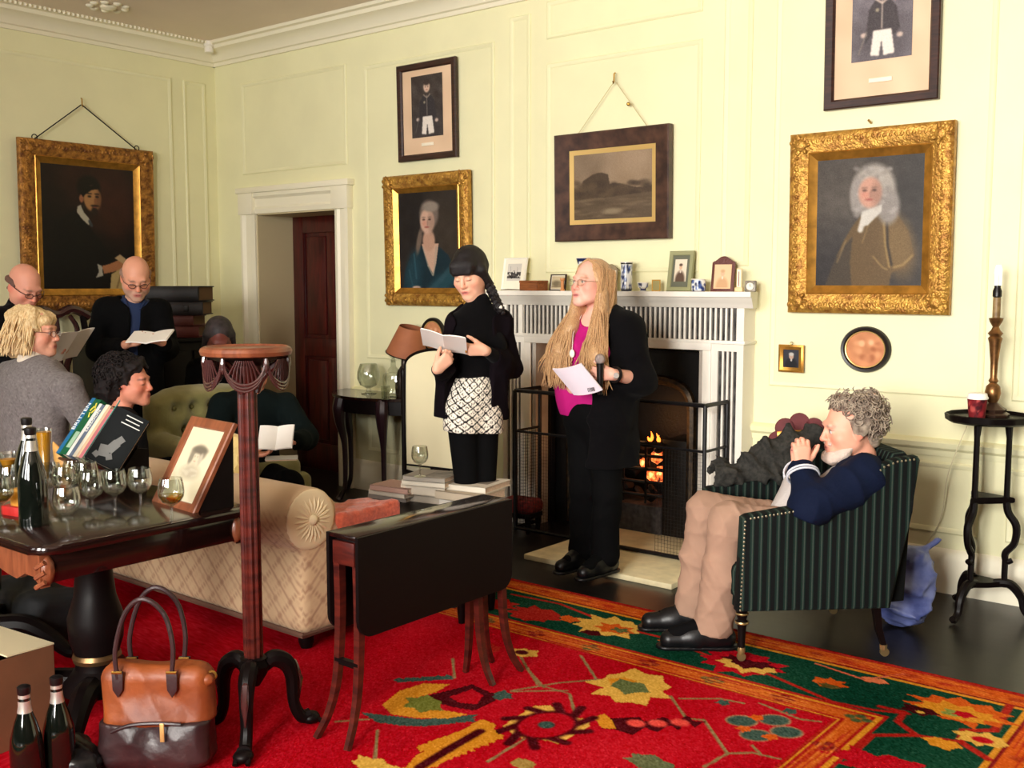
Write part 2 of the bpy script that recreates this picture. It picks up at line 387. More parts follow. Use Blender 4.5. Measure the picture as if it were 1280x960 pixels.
# panel mouldings: raised rectangular frames
def moulding(parent, wall, a0, a1, z0, z1):
    w, h = a1 - a0, z1 - z0; mb = MB().frame(w, h, [(0, 0), (0, -.006), (.008, -.012), (.018, -.009), (.03, -.002), (.03, 0)])
    o = part('panel_moulding', mb, M_wall, parent)
    if wall == 'back': o.location = ((a0 + a1) / 2, YB, (z0 + z1) / 2)
    else: o.location = (XL, (a0 + a1) / 2, (z0 + z1) / 2); o.rotation_euler = (0, 0, PI / 2)
for a in ((-7.19, -5.93, 2.44, 3.17), (-5.74, -4.5, 1.0, 3.13), (-4.37, -4.2, 1.62, 3.26), (-4.07, -2.97, 3.08, 3.31), (-4.07, -2.97, 1.62, 2.93),
          (-2.83, -2.66, 1.65, 3.3), (-2.52, -1.4, .99, 3.3), (-1.27, -1.05, .99, 3.3), (-.9, 1.5, .99, 3.3), (-5.74, -4.5, .3, .68), (-2.52, -1.4, .3, .66), (-1.27, 1.5, .3, .66)): moulding(wall_back, 'back', *a)
for a in ((1.2, 4.97, .99, 3.2), (5.08, 5.29, .99, 3.2), (1.2, 4.97, .3, .66), (-1.5, 1.0, .99, 3.2)): moulding(wall_left, 'left', *a)
# cornice, dado rail, baseboards
def run_back(prof, x0, x1): return MB().loft([[(x, YB - d, z) for d, z in prof] for x in (x0, x1)])
def run_left(prof, y0, y1): return MB().loft([[(XL + d, y, z) for d, z in prof] for y in (y0, y1)])
corn = [(0, 3.345), (.02, 3.345), (.03, 3.37), (.05, 3.375), (.07, 3.41), (.11, 3.44), (.15, 3.45), (.16, 3.475), (.19, 3.48), (.2, 3.5), (0, 3.5)]
struct('trim_1', run_back(corn, XL, XR), M_cream); t2 = struct('trim_2', run_left(corn, YF, YB), M_cream)
mb = MB()
for y in np.arange(2.2, YB - .2, .035): mb.sph((XL + .2, y, 3.488), (.014, .012, .014), 6, 4)
beads = part('cornice_beading', mb, M_cream, t2); beads['kind'] = 'stuff'
dado = [(0, .69), (.012, .69), (.016, .72), (.034, .735), (.04, .76), (.03, .77), (.012, .775), (0, .78)]
struct('trim_3', run_back(dado, -5.9, -4.4), M_wall); struct('trim_4', run_back(dado, -2.66, XR), M_wall); struct('trim_5', run_left(dado, YF, YB), M_wall)
base = [(0, 0), (.025, 0), (.025, .17), (.018, .2), (.008, .22), (0, .225)]
struct('baseboard_back', run_back(base, -5.9, -4.4), M_cream); struct('baseboard_right', run_back(base, -2.66, XR), M_cream); struct('baseboard_left', run_left(base, YF, YB), M_cream)
# doorway: architrave, reveal, red-brown panelled door set back
mb = MB(); a = .17
prof = [(0, 0), (0, -.05), (.03, -.055), (.05, -.03), (.11, -.026), (.13, -.04), (.165, -.03), (.165, 0)]
rings = [[(DX0 - a + i, YB + y, 0) for i, y in prof], [(DX0 - a + i, YB + y, DZ + a - i) for i, y in prof], [(DX1 + a - i, YB + y, DZ + a - i) for i, y in prof], [(DX1 + a - i, YB + y, 0) for i, y in prof]]
mb.loft(rings); mb.bx(DX0 - a - .03, DX1 + a + .03, YB - .075, YB, DZ + a, DZ + a + .045, .006); mb.bx(DX0 - a - .01, DX0, YB - .065, YB, DZ, DZ + a, .004); mb.bx(DX1, DX1 + a + .01, YB - .065, YB, DZ, DZ + a, .004)
struct('trim_6', mb, M_cream)
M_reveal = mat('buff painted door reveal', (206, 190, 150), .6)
YD = on(358, 330, 0, DX0)[1]; YD = min(max(YD, YB + .35), YB + .9)
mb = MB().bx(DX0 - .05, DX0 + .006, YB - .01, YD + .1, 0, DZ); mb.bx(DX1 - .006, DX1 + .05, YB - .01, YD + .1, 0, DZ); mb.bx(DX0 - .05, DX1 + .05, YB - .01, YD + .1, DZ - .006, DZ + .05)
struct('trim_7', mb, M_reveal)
M_door = mat('dark red mahogany', (84, 22, 18), .32, c2=(48, 10, 10), vscale=9, stretch=(4, 4, .5), coat=.3)
dw = DX1 - DX0; mb = MB().bx(DX0, DX1, YD + .03, YD + .06, 0, DZ)
door = struct('door_1', mb, M_door)
for x0, x1, z0, z1, nm in ((0, .13, 0, DZ, 'stile'), (dw - .13, dw, 0, DZ, 'stile'), (dw / 2 - .05, dw / 2 + .05, .22, .95, 'muntin'), (dw / 2 - .05, dw / 2 + .05, 1.1, DZ - .14, 'muntin'), (.13, dw - .13, DZ - .14, DZ, 'rail'), (.13, dw - .13, .95, 1.1, 'rail'), (.13, dw - .13, 0, .22, 'rail')):
    part(nm, MB().bx(DX0 + x0, DX0 + x1, YD, YD + .03, z0, z1, .006), M_door, door)
for x0 in (.13, dw / 2 + .05):
    for z0, z1 in ((.22, .95), (1.1, DZ - .14)):
        x1 = x0 + dw / 2 - .18
        part('panel', MB().box((DX0 + (x0 + x1) / 2, YD + .022, (z0 + z1) / 2), (x1 - x0 - .06, .022, z1 - z0 - .06), None, .012), M_door, door)
part('door_knob', MB().lathe([(.012, 0), (.012, .03), (.028, .04), (.03, .06), (.015, .072)], 16, R=rotm(PI / 2)), mat('brass knob', (170, 130, 60), .3, 1), door, (DX1 - .07, YD, 1.0))
# ceiling ornament and the little sensor in the corner
mb = MB()
c = fl(135, 8, ZC)
for k in range(9):
    q = 2 * PI * k / 9; mb.sph((c[0] + .12 * math.cos(q), c[1] + .12 * math.sin(q), ZC), (.03, .03, .018), 8, 6)
mb.sph((c[0], c[1], ZC), (.06, .06, .03), 10, 6); orn = part('plaster_rosette', mb, M_cream, ceil)
c = fl(261, 52, ZC)
solo('ceiling_sensor', MB().lathe([(.028, -.09), (.036, -.085), (.036, -.05), (.03, -.045), (.042, -.03), (.042, 0)], 16), M_white, 'small round white sensor on ceiling above the room corner', 'sensor', (c[0], c[1], ZC))
# ================================================================ chimneypiece
YM = YB - .14                                  # face of the jambs and frieze
def mx(px, py=420, y=YM): return float(on(px, py, 1, y)[0])
def mz(px, py, y=YM): return float(on(px, py, 1, y)[2])
M_marble = mat('black and grey mottled marble', (84, 81, 78), .45, c2=(2, 2, 3), vscale=18)
mant = thing('mantelpiece', 'white fluted marble chimneypiece with black mottled slots and long shelf', 'fireplace', (0, YB, 0))
def mpart(name, mb, m=M_white, label=None): return part(name, mb, m, mant, (0, -YB, 0), label=label)
XO0, XO1 = mx(629, 500), mx(928, 500)            # outer edges of the jambs
XI0, XI1 = mx(664, 500), mx(878, 500)            # opening edges
ZS = mz(780, 364, YB - .2); ZF0, ZF1 = mz(780, 421), mz(780, 383)
ZOP = mz(770, 433)
for x0, x1, nm in ((XO0, XI0, 'jamb'), (XI1, XO1, 'jamb')):
    left = x0 == XO0; w = x1 - x0
    mb = MB()
    s0, s1 = (x0 + .03, x0 + .145) if left else (x1 - .155, x1 - .04)
    for a, b, z0, z1 in ((x0, s0, .0, ZF0), (s1, x1, 0, ZF0), (s0, s1, 0, .16), (s0, s1, ZF0 - .06, ZF0)): mb.bx(a, b, YM, YB, z0, z1)
    mb.bx(x0 - .015, x1 if left else x1 + .015, YM - .015, YB, 0, .12, .004)
    mpart(nm, mb); mpart('marble_backing', MB().bx(s0, s1, YM + .016, YB, .16, ZF0 - .06), M_marble)
    step = (s1 - s0) / 4
    fb = MB().bx(-.006, .006, .004, .03, .16, ZF0 - .06).mesh('fluting_bar', M_white)
    for k in range(1, 4): link('fluting_bar', fb, mant, (s0 + k * step, YM - YB, 0))
mb = MB().bx(XO0, XO1, YM, YB, ZF1, ZS - .075); mb.bx(XI0, XI1, YM, YB, ZOP, ZF0)
mb.bx(XO0, XO0 + .03, YM, YB, ZF0, ZF1); mb.bx(XO1 - .045, XO1, YM, YB, ZF0, ZF1); mb.bx(XO0 + .14, XO0 + .165, YM - .006, YB, ZF0, ZF1)
mpart('frieze', mb); mpart('marble_backing', MB().bx(XO0 + .03, XO1 - .045, YM + .016, YB, ZF0, ZF1), M_marble)
mb = MB().bx(XO0 - .008, XO1 + .012, YM - .014, YB, ZF0 - .02, ZF0 + .0, .004); mpart('band_moulding', mb)
ib = [(0, 0)]; mb = MB()
AWI = ZF0 - ZOP - .006
for x0, x1 in ((XI0 - AWI, XI0), (XI1, XI1 + AWI)): mb.bx(x0, x1, YM - .012, YM + .02, 0, ZOP, .004)
mb.bx(XI0 - AWI, XI1 + AWI, YM - .012, YM + .02, ZOP, ZOP + AWI, .004); mpart('inner_architrave', mb)
fbar = MB().bx(-.006, .006, .004, .03, ZF0, ZF1).mesh('fluting_bar', M_white)
n = 50; xa, xb = XO0 + .03, XO1 - .045
for k in range(1, n): link('fluting_bar', fbar, mant, (xa + (xb - xa) * k / n, YM - YB, 0))
SX0, SX1 = XO0 - .06, mx(938, 364, YB - .24)
YS = YB - .24
prof = [(0, ZS - .09), (-.15, ZS - .09), (-.165, ZS - .075), (-.175, ZS - .06), (-.2, ZS - .045), (-.21, ZS - .03), (-.24, ZS - .028), (-.242, ZS), (0, ZS)]
rings = [[(SX0 + .07 - (-d) * .3, d, z) for d, z in prof], [(SX1 - .07 + (-d) * .3, d, z) for d, z in prof]]
part('mantel_shelf', MB().loft(rings), M_white, mant)
# reveal slips and the fire itself
M_slip = mat('grey veined marble slip', (206, 198, 186), .3, c2=(170, 160, 150), vscale=6)
for x0, x1 in ((XI0 - .01, XI0 + .03), (XI1 - .03, XI1 + .01)): mpart('marble_slip', MB().bx(x0, x1, YM + .01, YB + .35, 0, ZOP + .01), M_slip)
M_iron = mat('black cast iron', (16, 15, 15), .45, .3, bump=.15, bscale=80)
M_iron2 = mat('worn bronze iron', (26, 21, 16), .45, .4, var=.5, vscale=30)
gr = thing('fire_grate', 'black cast iron register grate with arched opening and glowing coals', 'grate', ((XI0 + XI1) / 2, YB, 0))
hw = (XI1 - XI0) / 2 - .03; gx = (XI0 + XI1) / 2
part('fireback', MB().bx(-hw, hw, .38, .42, 0, ZOP).bx(-hw, -hw + .02, 0, .4, 0, ZOP).bx(hw - .02, hw, 0, .4, 0, ZOP).bx(-hw, hw, 0, .4, ZOP - .02, ZOP), M_iron, gr)
ra = .44
arch = [(-hw, 0), (-hw, ZOP - .02), (hw, ZOP - .02), (hw, 0), (ra, 0), (ra, .7)] + [(ra * math.copysign(abs(math.cos(t)) ** .5, math.cos(t)), .70 + .26 * abs(math.sin(t)) ** .5) for t in np.linspace(0, PI, 33)] + [(-ra, .7), (-ra, 0)]
part('surround_plate', MB().prism(arch, .02, R=rotm(PI / 2), t=(0, .08, 0)), M_iron, gr)
pts = [(ra, .0)] + [(ra * math.copysign(abs(math.cos(t)) ** .5, math.cos(t)), .70 + .26 * abs(math.sin(t)) ** .5) for t in np.linspace(0, PI, 33)] + [(-ra, 0)]
part('arch_moulding', MB().tube([(x, .055, z + .02) for x, z in pts], .03, 8), mat('mottled bronze moulding', (70, 54, 34), .4, .6, c2=(24, 18, 14), vscale=40), gr)
for sx in (-1, 1): part('hob_panel', MB().bx(min(sx * .25, sx * .44), max(sx * .25, sx * .44), .04, .3, .0, .62, .01), M_iron2, gr)
bar = MB().tube([(-.26, 0, 0), (-.1, -.03, 0), (.1, -.03, 0), (.26, 0, 0)], .011, 8).mesh('grate_bar', M_iron)
for z in (.27, .35, .43, .51, .59): link('grate_bar', bar, gr, (0, .03, z))
for x in (-.16, 0, .16): part('grate_upright', MB().tube([(x, 0.0, .22), (x, 0.0, .6)], .008, 6), M_iron, gr)
part('ash_pan', MB().bx(-.25, .25, .03, .3, .02, .2, .01), mat('ashy iron', (58, 54, 52), .8, var=.5, vscale=30), gr)
M_coal = mat('black coal', (14, 12, 12), .7); M_hot, t_, b_ = _nodes('glowing coal'); tc_ = t_.nodes.new('ShaderNodeTexCoord'); n_ = t_.nodes.new('ShaderNodeTexNoise'); n_.inputs['Scale'].default_value = 22; t_.links.new(tc_.outputs['Object'], n_.inputs['Vector'])
r_ = t_.nodes.new('ShaderNodeValToRGB'); e_ = r_.color_ramp.elements; e_[0].position = .38; e_[0].color = (.02, .004, .002, 1); e_[1].position = .72; e_[1].color = (1, .42, .12, 1); q_ = e_.new(.52); q_.color = (.7, .08, .015, 1)
t_.links.new(n_.outputs['Fac'], r_.inputs[0]); t_.links.new(r_.outputs[0], b_.inputs['Emission Color']); b_.inputs['Emission Strength'].default_value = 2.6; b_.inputs['Base Color'].default_value = (.03, .015, .01, 1)
M_flame0 = None; M_flame = mat('flame', (255, 120, 40), .9, emit=2.5)
for k in range(34):
    x, y, z = random.uniform(-.22, .22), random.uniform(.06, .26), random.uniform(.25, .6); r = random.uniform(.03, .05)
    hot = random.random() < .6 and y < .2 and .3 < z < .54 and x > -.1
    b = MB().sph((0, 0, 0), (r * random.uniform(.9, 1.6), r, r * random.uniform(.5, .9)), 6, 4, R=rotm(random.random() * 3, random.random() * 3, random.random() * 3))
    part('glowing_coal' if hot else 'coal', b, M_hot if hot else M_coal, gr, (x, y, z), ang=20)
for k in range(4):
    x = random.uniform(.1, .22); h = random.uniform(.03, .07)
    pts = [(x + .012 * math.sin(q * 3 + k), .12, .58 + h * q) for q in np.linspace(0, 1, 6)]
    part('flame', MB().tube(pts, [.004, .009, .01, .007, .004, .001], 6), M_flame, gr)
fl_l = bpy.data.lights.new('fire_glow', 'POINT'); fl_l.energy = 1.6; fl_l.color = (1, .42, .14); fl_l.shadow_soft_size = .12
o = bpy.data.objects.new('fire_glow', fl_l); COL.objects.link(o); o.location = (gx, YB + .02, .68)
# hearth slab and kerb
HY = float(fl(745, 711, .03)[1]); HX0 = float(fl(656, 692, .03)[0]); HX1 = float(fl(838, 731, .03)[0])
M_hearth = mat('cream hearth stone', (214, 200, 160), .6, var=.12, vscale=14)
struct('hearth', MB().bx(HX0, HX1, HY, YB + .45, 0, .03, .004), M_hearth)
# tall nursery fireguard
gd = thing('fireguard', 'tall black wire fireguard with brass-dark rails standing in front of the fire', 'fireguard', (gx, YB, .03))
p0 = on(644, 488, 1, 4.98); GX0 = float(p0[0]) - gx; GX1 = float(on(884, 498, 1, 5.0)[0]) - gx; GZ = float(p0[2]) - .03; GY = -.41
M_wire = mat('black painted rail', (22, 20, 22), .4, .4)
for z, r in ((GZ, .012), (GZ - .25, .008), (.015, .012)): part('rail', MB().tube([(GX0, -.16, z), (GX0, GY, z), (GX1, GY, z), (GX1, -.16, z)], r, 8), M_wire, gd)
for x in (GX0, GX1):
    for y in (GY, -.16): part('corner_post', MB().tube([(x, y, 0), (x, y, GZ)], .012, 8), M_wire, gd)
mb = MB()
def wires(a, b, nrm):
    L = math.dist(a, b); n = int(L / .02)
    for k in range(n + 1): q = [a[i] + (b[i] - a[i]) * k / n for i in (0, 1)]; mb.box((q[0], q[1], GZ / 2 - .12), (.0014, .0014, GZ - .25))
    for k in range(int((GZ - .25) / .02)): mb.box(((a[0] + b[0]) / 2, (a[1] + b[1]) / 2, .02 + k * .02), (abs(b[0] - a[0]) + .001, abs(b[1] - a[1]) + .001, .0012))
wires((GX0, -.16), (GX0, GY), 0); wires((GX0, GY), (GX0 + .3, GY), 0); wires((GX1 - .3, GY), (GX1, GY), 0)
wm = part('wire_mesh', mb, M_wire, gd); wm['kind'] = 'stuff'
# ================================================================ the rug: field, borders and flower motifs
RX0, RX1, RY0, RY1 = -6.6, -.69, .25, 4.185
def axis(lo, hi, a, b, fine, coarse):
    return np.unique(np.concatenate([np.arange(lo, a, coarse), np.arange(a, b, fine), np.arange(b, hi, coarse), [hi]]))
xs = axis(RX0, RX1, -3.5, RX1, .0068, .03); ys = axis(RY0, RY1, 1.75, RY1, .0068, .03)
U, V = np.meshgrid(xs, ys)
RED = (164, 6, 22); GRN = (12, 56, 38); ORA = (190, 80, 20); GLD = (196, 128, 32); YEL = (204, 158, 68); MAR = (64, 4, 12); TEAL = (52, 74, 66); RUST = (156, 28, 20)
cv = Canvas(U, V, RED)
def P(*a): return [tuple(fl(a[i], a[i + 1])[:2]) for i in range(0, len(a), 2)]
d = np.minimum(np.minimum(RX1 - U, U - RX0), np.minimum(RY1 - V, V - RY0))
bands = ((0, .028, RUST), (.028, .135, ORA), (.135, .15, (120, 20, 20)), (.15, .17, GLD), (.17, .53, GRN), (.53, .545, RUST), (.545, .56, GLD), (.56, .575, RUST), (.575, .645, (186, 84, 24)), (.645, .655, RUST), (.655, .667, GLD), (.667, .68, RUST))
for a, b, c in bands: cv.mix((d >= a) & (d < b), c, np.ones(((d >= a) & (d < b)).sum()))
# repeating little motifs in the narrow bands
def along(dist, step, fn):
    for k in range(int((RX1 - RX0) / step)): fn(RX1 - dist - k * step, RY1 - dist, k, 0)
    for k in range(1, int((RY1 - RY0) / step)): fn(RX1 - dist, RY1 - dist - k * step, k, 1)
along(.08, .13, lambda x, y, k, v: cv.ell(x, y, .032, .02, (RUST, (140, 40, 20), (204, 110, 40))[k % 3], .8, a=.7))
along(.61, .29, lambda x, y, k, v: [cv.ell(x + .03 * math.cos(q), y + .022 * math.sin(q), .02, .016, ((70, 80, 44), (120, 30, 24))[k % 2], .5) for q in (0, 1.57, 3.14, 4.71)])
def zig(pts, w, c, jag=.0): cv.line(pts, w, c, 1, .25)
def star(px, py, rx, ry, c, n=9, seed=0, rot=0):
    r = np.random.default_rng(seed); x, y = fl(px, py)[:2]; pts = []
    for k in range(2 * n):
        q = PI * k / n + rot; f = (1 if k % 2 == 0 else .72) * r.uniform(.78, 1.14); pts.append((x + rx * f * math.cos(q), y + ry * f * math.sin(q)))
    cv.poly(pts, c)
# green main border: palmettes and vines
vine = P(640, 745, 700, 757, 770, 785, 830, 800, 905, 830, 960, 845, 1040, 880, 1090, 890, 1135, 895)
zig(vine, .02, RUST); zig(P(1020, 832, 1080, 852, 1130, 845), .014, (190, 90, 60)); zig(P(1100, 886, 1130, 893, 1122, 905, 1145, 922, 1090, 922, 1066, 944, 1080, 956), .026, RUST)
zig(P(1262, 885, 1243, 916, 1205, 916, 1200, 930, 1235, 952), .03, RUST); zig(P(1145, 922, 1200, 930), .018, RUST)
star(668, 770, .16, .12, RUST, 9, 1); star(712, 776, .07, .05, ORA, 6, 2); star(735, 787, .05, .06, (26, 60, 50), 5, 11)
star(762, 785, .20, .15, YEL, 10, 3); star(768, 788, .1, .07, ORA, 7, 4); star(775, 790, .05, .035, (84, 90, 50), 5, 4); star(738, 793, .06, .045, MAR, 5, 5)
star(845, 808, .09, .05, ORA, 6, 6); star(925, 830, .2, .15, RED, 11, 7); star(932, 834, .15, .09, YEL, 9, 8); star(935, 829, .13, .08, MAR, 9, 9); star(936, 824, .1, .05, RED, 7, 9)
star(1037, 856, .075, .055, ORA, 7, 10); star(1036, 860, .05, .03, (84, 70, 30), 6, 12); star(1093, 853, .055, .035, (204, 110, 70), 6, 13)
star(1198, 891, .2, .13, ORA, 11, 14); star(1198, 893, .15, .09, GLD, 9, 15); star(1192, 894, .05, .04, (120, 130, 60), 5, 16); star(1205, 896, .05, .035, RED, 5, 17); star(1150, 891, .08, .05, MAR, 5, 18); cv.ell(*fl(1150, 893)[:2], .015, .012, YEL)
star(1178, 932, .07, .05, GLD, 6, 19); star(1228, 927, .1, .075, YEL, 8, 20); cv.ell(*fl(1228, 928)[:2], .035, .025, RED); star(1110, 962, .22, .1, RED, 11, 21)
star(620, 757, .14, .1, RUST, 8, 31); star(590, 745, .12, .08, ORA, 8, 32)
# field motifs
g = (130, 108, 70)
for v in (P(726, 822, 745, 851), P(838, 873, 858, 901, 880, 903, 909, 945, 880, 962), P(750, 852, 700, 856, 640, 866), P(909, 945, 940, 944, 975, 952), P(940, 935, 950, 945), P(648, 818, 660, 840, 680, 862), P(658, 836, 672, 858, 712, 870, 718, 893),
          P(640, 867, 700, 866, 708, 866), P(472, 916, 468, 958), P(655, 927, 610, 955), P(566, 826, 568, 850), P(850, 876, 900, 876, 930, 882), P(950, 882, 1000, 902, 1025, 905), P(420, 905, 460, 902)): zig(v, .012, g)
star(790, 862, .19, .19, YEL, 9, 22); star(780, 857, .07, .07, GLD, 6, 22); star(787, 861, .09, .08, (92, 100, 58), 5, 23)
# feathered leaf
leaf = P(742, 899, 756, 895, 762, 901, 775, 900, 800, 899, 805, 905, 830, 899, 842, 905, 860, 897, 866, 904, 882, 905, 868, 912, 858, 905, 848, 916, 838, 909, 822, 919, 806, 912, 790, 922, 770, 915, 752, 913)
cv.poly(leaf, MAR); cv.poly(P(742, 899, 756, 895, 766, 905, 770, 914, 752, 913), GLD); 
for q in ((795, 907), (822, 907), (850, 906)): cv.ell(*fl(*q)[:2], .035, .03, (210, 70, 60), .4)
# hooked diamond
x, y = fl(683, 909)[:2]
dia = P(628, 911, 648, 897, 668, 885, 688, 885, 712, 897, 738, 904, 736, 912, 712, 925, 698, 933, 676, 927, 648, 925); cv.poly(dia, YEL)
for k in range(10):
    a = 2 * PI * k / 10; cv.line([(x + .1 * math.cos(a), y + .13 * math.sin(a)), (x + .15 * math.cos(a + .25), y + .2 * math.sin(a + .25))], .036, MAR)
cv.ell(x, y, .105, .13, MAR, .15); cv.ell(x, y, .09, .112, RED, .15); cv.ell(x, y, .03, .03, TEAL, .3)
# four ovals
for q in ((927, 904), (968, 903), (945, 922), (983, 918)): cv.ell(*fl(*q)[:2], .058, .05, (150, 110, 80), .1, .6); cv.ell(*fl(*q)[:2], .05, .042, TEAL, .2, .6)
for q in ((946, 900), (930, 914), (963, 924)): star(*q, .035, .03, ORA, 5, 3)
for q in ((904, 881), (988, 892)): star(*q, .03, .03, TEAL, 5, 24)
# big sickle palmette by the gateleg table and gold feather
cv.poly(P(450, 893, 470, 905, 500, 910, 530, 911, 560, 908, 590, 900, 598, 896, 570, 898, 530, 902, 490, 898), TEAL)
for k in range(10): q = (478 + 12 * k, 907 - abs(k - 4) * .9); star(*q, .03, .026, TEAL, 5, k)
for k in range(7): star(500 + 10 * k, 853 - k * .6, .03, .026, TEAL, 5, 40 + k)
cv.poly(P(478, 884, 500, 866, 530, 857, 562, 858, 545, 868, 515, 876, 545, 889, 585, 896, 560, 901, 520, 900, 490, 896), GLD)
cv.poly(P(536, 872, 560, 866, 590, 858, 612, 868, 630, 872, 612, 882, 592, 891, 572, 888, 548, 882), MAR); cv.poly(P(562, 874, 590, 864, 604, 872, 596, 883, 574, 881), RED)
star(530, 883, .1, .08, (100, 104, 40), 6, 26); star(628, 872, .05, .05, TEAL, 6, 27)
cv.poly(P(520, 948, 545, 935, 575, 918, 600, 902, 612, 905, 622, 921, 600, 930, 570, 946, 545, 962, 505, 965), GLD)
for k in range(9): star(530 + 10 * k, 938 - 3.6 * k, .035, .03, GLD, 5, 50 + k); star(548 + 9 * k, 953 - 3.6 * k, .03, .03, GLD, 5, 60 + k)
zig(P(525, 962, 560, 940, 600, 917), .038, MAR); star(655, 818, .07, .06, YEL, 6, 28); cv.ell(*fl(652, 818)[:2], .03, .025, MAR); star(610, 812, .08, .06, RUST, 7, 29)
star(815, 958, .12, .06, (84, 90, 60), 7, 30); star(470, 962, .12, .06, YEL, 7, 33); star(655, 958, .05, .04, (150, 120, 60), 5, 34)
star(60, 758, .3, .2, RUST, 9, 35); zig(P(50, 762, 125, 738), .025, GLD)
for k in range(260):
    o_ = RNG.choice((.61, .08)); x_ = RNG.uniform(-3.4, RX1 - o_ - .22); y_ = RY1 - o_ + RNG.uniform(-.05, .05); cv.line([(x_, y_), (x_ + RNG.uniform(.05, .25), y_)], .006, RUST if k % 2 else (206, 120, 44), .6)
for k in range(160):
    o_ = RNG.choice((.61, .08)); y_ = RNG.uniform(1.7, RY1 - o_ - .22); x_ = RX1 - o_ + RNG.uniform(-.05, .05); cv.line([(x_, y_), (x_, y_ + RNG.uniform(.05, .25))], .006, RUST if k % 2 else (206, 120, 44), .6)
cv.cloud(7, 9, 3, (1, .8, .6)); cv.speck(9)
Z = .008 + .0012 * RNG.random(U.shape)
Z[0], Z[-1], Z[:, 0], Z[:, -1] = .001, .001, .001, .001
M_rug = attr_mat('wool pile', .95, .03, bump=.5, bscale=420)
tag(link('rug', grid_mesh('rug', np.stack([U, V, Z], -1)[::-1], cv.C[::-1], M_rug)), 'large red oriental rug with green floral border and gold motifs on dark floor', 'rug')
# ================================================================ pictures on the walls
M_gilt = mat('carved gilt gesso', (204, 156, 70), .4, .55, c2=(140, 92, 36), vscale=30, bump=.8, bscale=70)
M_gilt2 = mat('burnished gilt', (186, 134, 56), .34, .7, var=.25, vscale=20)
M_oak = mat('dark stained oak frame', (62, 34, 28), .4, c2=(34, 18, 16), vscale=12, stretch=(1, 1, 6), coat=.2)
M_oak2 = mat('worn brown oak frame', (84, 56, 44), .42, c2=(44, 26, 22), vscale=14, coat=.2)
M_slipgold = mat('gilt slip', (226, 190, 120), .35, .5)
M_cord = mat('picture cord', (92, 76, 50), .8); M_brass = mat('brass', (176, 138, 66), .3, .9)
M_pane = mat('picture glass', (255, 255, 255), .04, trans=1, ior=1.1, spec=.25)
WP = {}
def hang(name, label, x0, x1, z0, z1, wall='back', tilt=.02, cat='picture', group=None):
    """upright picture; local x across, z up, front -y"""
    cx, cz = (x0 + x1) / 2, (z0 + z1) / 2
    if wall == 'back': t = thing(name, label, cat, (cx, YB - .022, cz), group=group, rot=(tilt, 0, 0))
    else:
        t = thing(name, label, cat, (XL + .022, cx, cz), group=group); t.rotation_euler = Matrix.Rotation(PI / 2, 3, 'Z').to_euler(); t.rotation_euler[0] = tilt
    return t, x1 - x0, z1 - z0
def gilt_frame(t, w, h, fw, seed=0, corners=True, ruff=.006):
    part('outer_moulding', MB().frame(w, h, [(0, .0), (0, -.035), (.012, -.05), (.03, -.056), (fw * .45, -.05), (fw * .62, -.034), (fw * .7, -.03), (fw * .72, .0)]), M_gilt, t)
    part('inner_moulding', MB().frame(w - fw * 1.38, h - fw * 1.38, [(0, 0), (0, -.032), (.006, -.036), (.014, -.03), (fw * .31, -.012), (fw * .31, 0)]), M_gilt2, t)
    # carved leaf scrolls along the moulding and at the corners
    r = np.random.default_rng(seed); mb = MB()
    for horiz, L, off in ((1, w, h / 2), (1, w, -h / 2), (0, h, w / 2), (0, h, -w / 2)):
        n = int(L / .028)
        for k in range(n):
            q = -L / 2 + L * (k + .5) / n; s = (1 if off > 0 else -1); e = off - s * fw * .3
            c = (q, -.05, e) if horiz else (e, -.05, q)
            mb.sph(c, (.012 * r.uniform(.8, 1.1), .009, .016) if horiz else (.016, .009, .012 * r.uniform(.8, 1.1)), 7, 5, R=rotm(0, r.uniform(-.7, .7), 0))
    part('carved_leaf_band', mb, M_gilt, t)
    for sx in (-1, 1):
        for sz in (-1, 1):
            mb = MB(); cx, cz = sx * (w / 2 - fw * .42), sz * (h / 2 - fw * .42)
            mb.sph((cx, -.052, cz), (.034, .014, .034), 10, 6)
            for k in range(7):
                a = 2 * PI * k / 7; mb.sph((cx + .038 * math.cos(a), -.05, cz + .038 * math.sin(a)), (.02, .011, .012), 7, 5, R=rotm(0, -a, 0))
            part('corner_scroll', mb, M_gilt, t)
def cords(t, w, h, nx, nz, off=.36, r=.003, m=None):
    for s in (-1, 1):
        part('cord', MB().tube([(s * w * off, -.012, h / 2), (nx + s * .004, -.006, nz)], r, 6), m or M_cord, t)
    part('hook', MB().tube([(nx, .0, nz + .05), (nx, -.012, nz + .045), (nx, -.014, nz), (nx, -.02, nz - .012), (nx, -.026, nz)], .005, 6), M_brass, t)
def skin_face(cv, u, v, r, skin=(214, 160, 128), turn=0.0):
    """painted face: oval, shade side, brows, eyes, nose, mouth"""
    dk = tuple(c * .62 for c in skin); cv.ell(u, v, r * .78, r, skin, .25); cv.ell(u + r * .45, v + r * .1, r * .35, r * .8, dk, .9, a=.45)
    for s in (-1, 1):
        cv.ell(u + s * r * .32 + turn * r, v - r * .14, r * .16, r * .07, (60, 40, 34), .6, a=.85); cv.ell(u + s * r * .33 + turn * r, v - r * .32, r * .22, r * .05, dk, .6, a=.8)
    cv.ell(u + r * .1 + turn * r, v + r * .12, r * .09, r * .26, dk, .8, a=.5); cv.ell(u + turn * r, v + r * .46, r * .26, r * .07, (160, 76, 70), .6, a=.85)
    cv.ell(u - r * .3, v + r * .15, r * .25, r * .22, (224, 140, 118), 1, a=.5)
def backx(px, py): return float(on(px, py, 1, YB)[0])
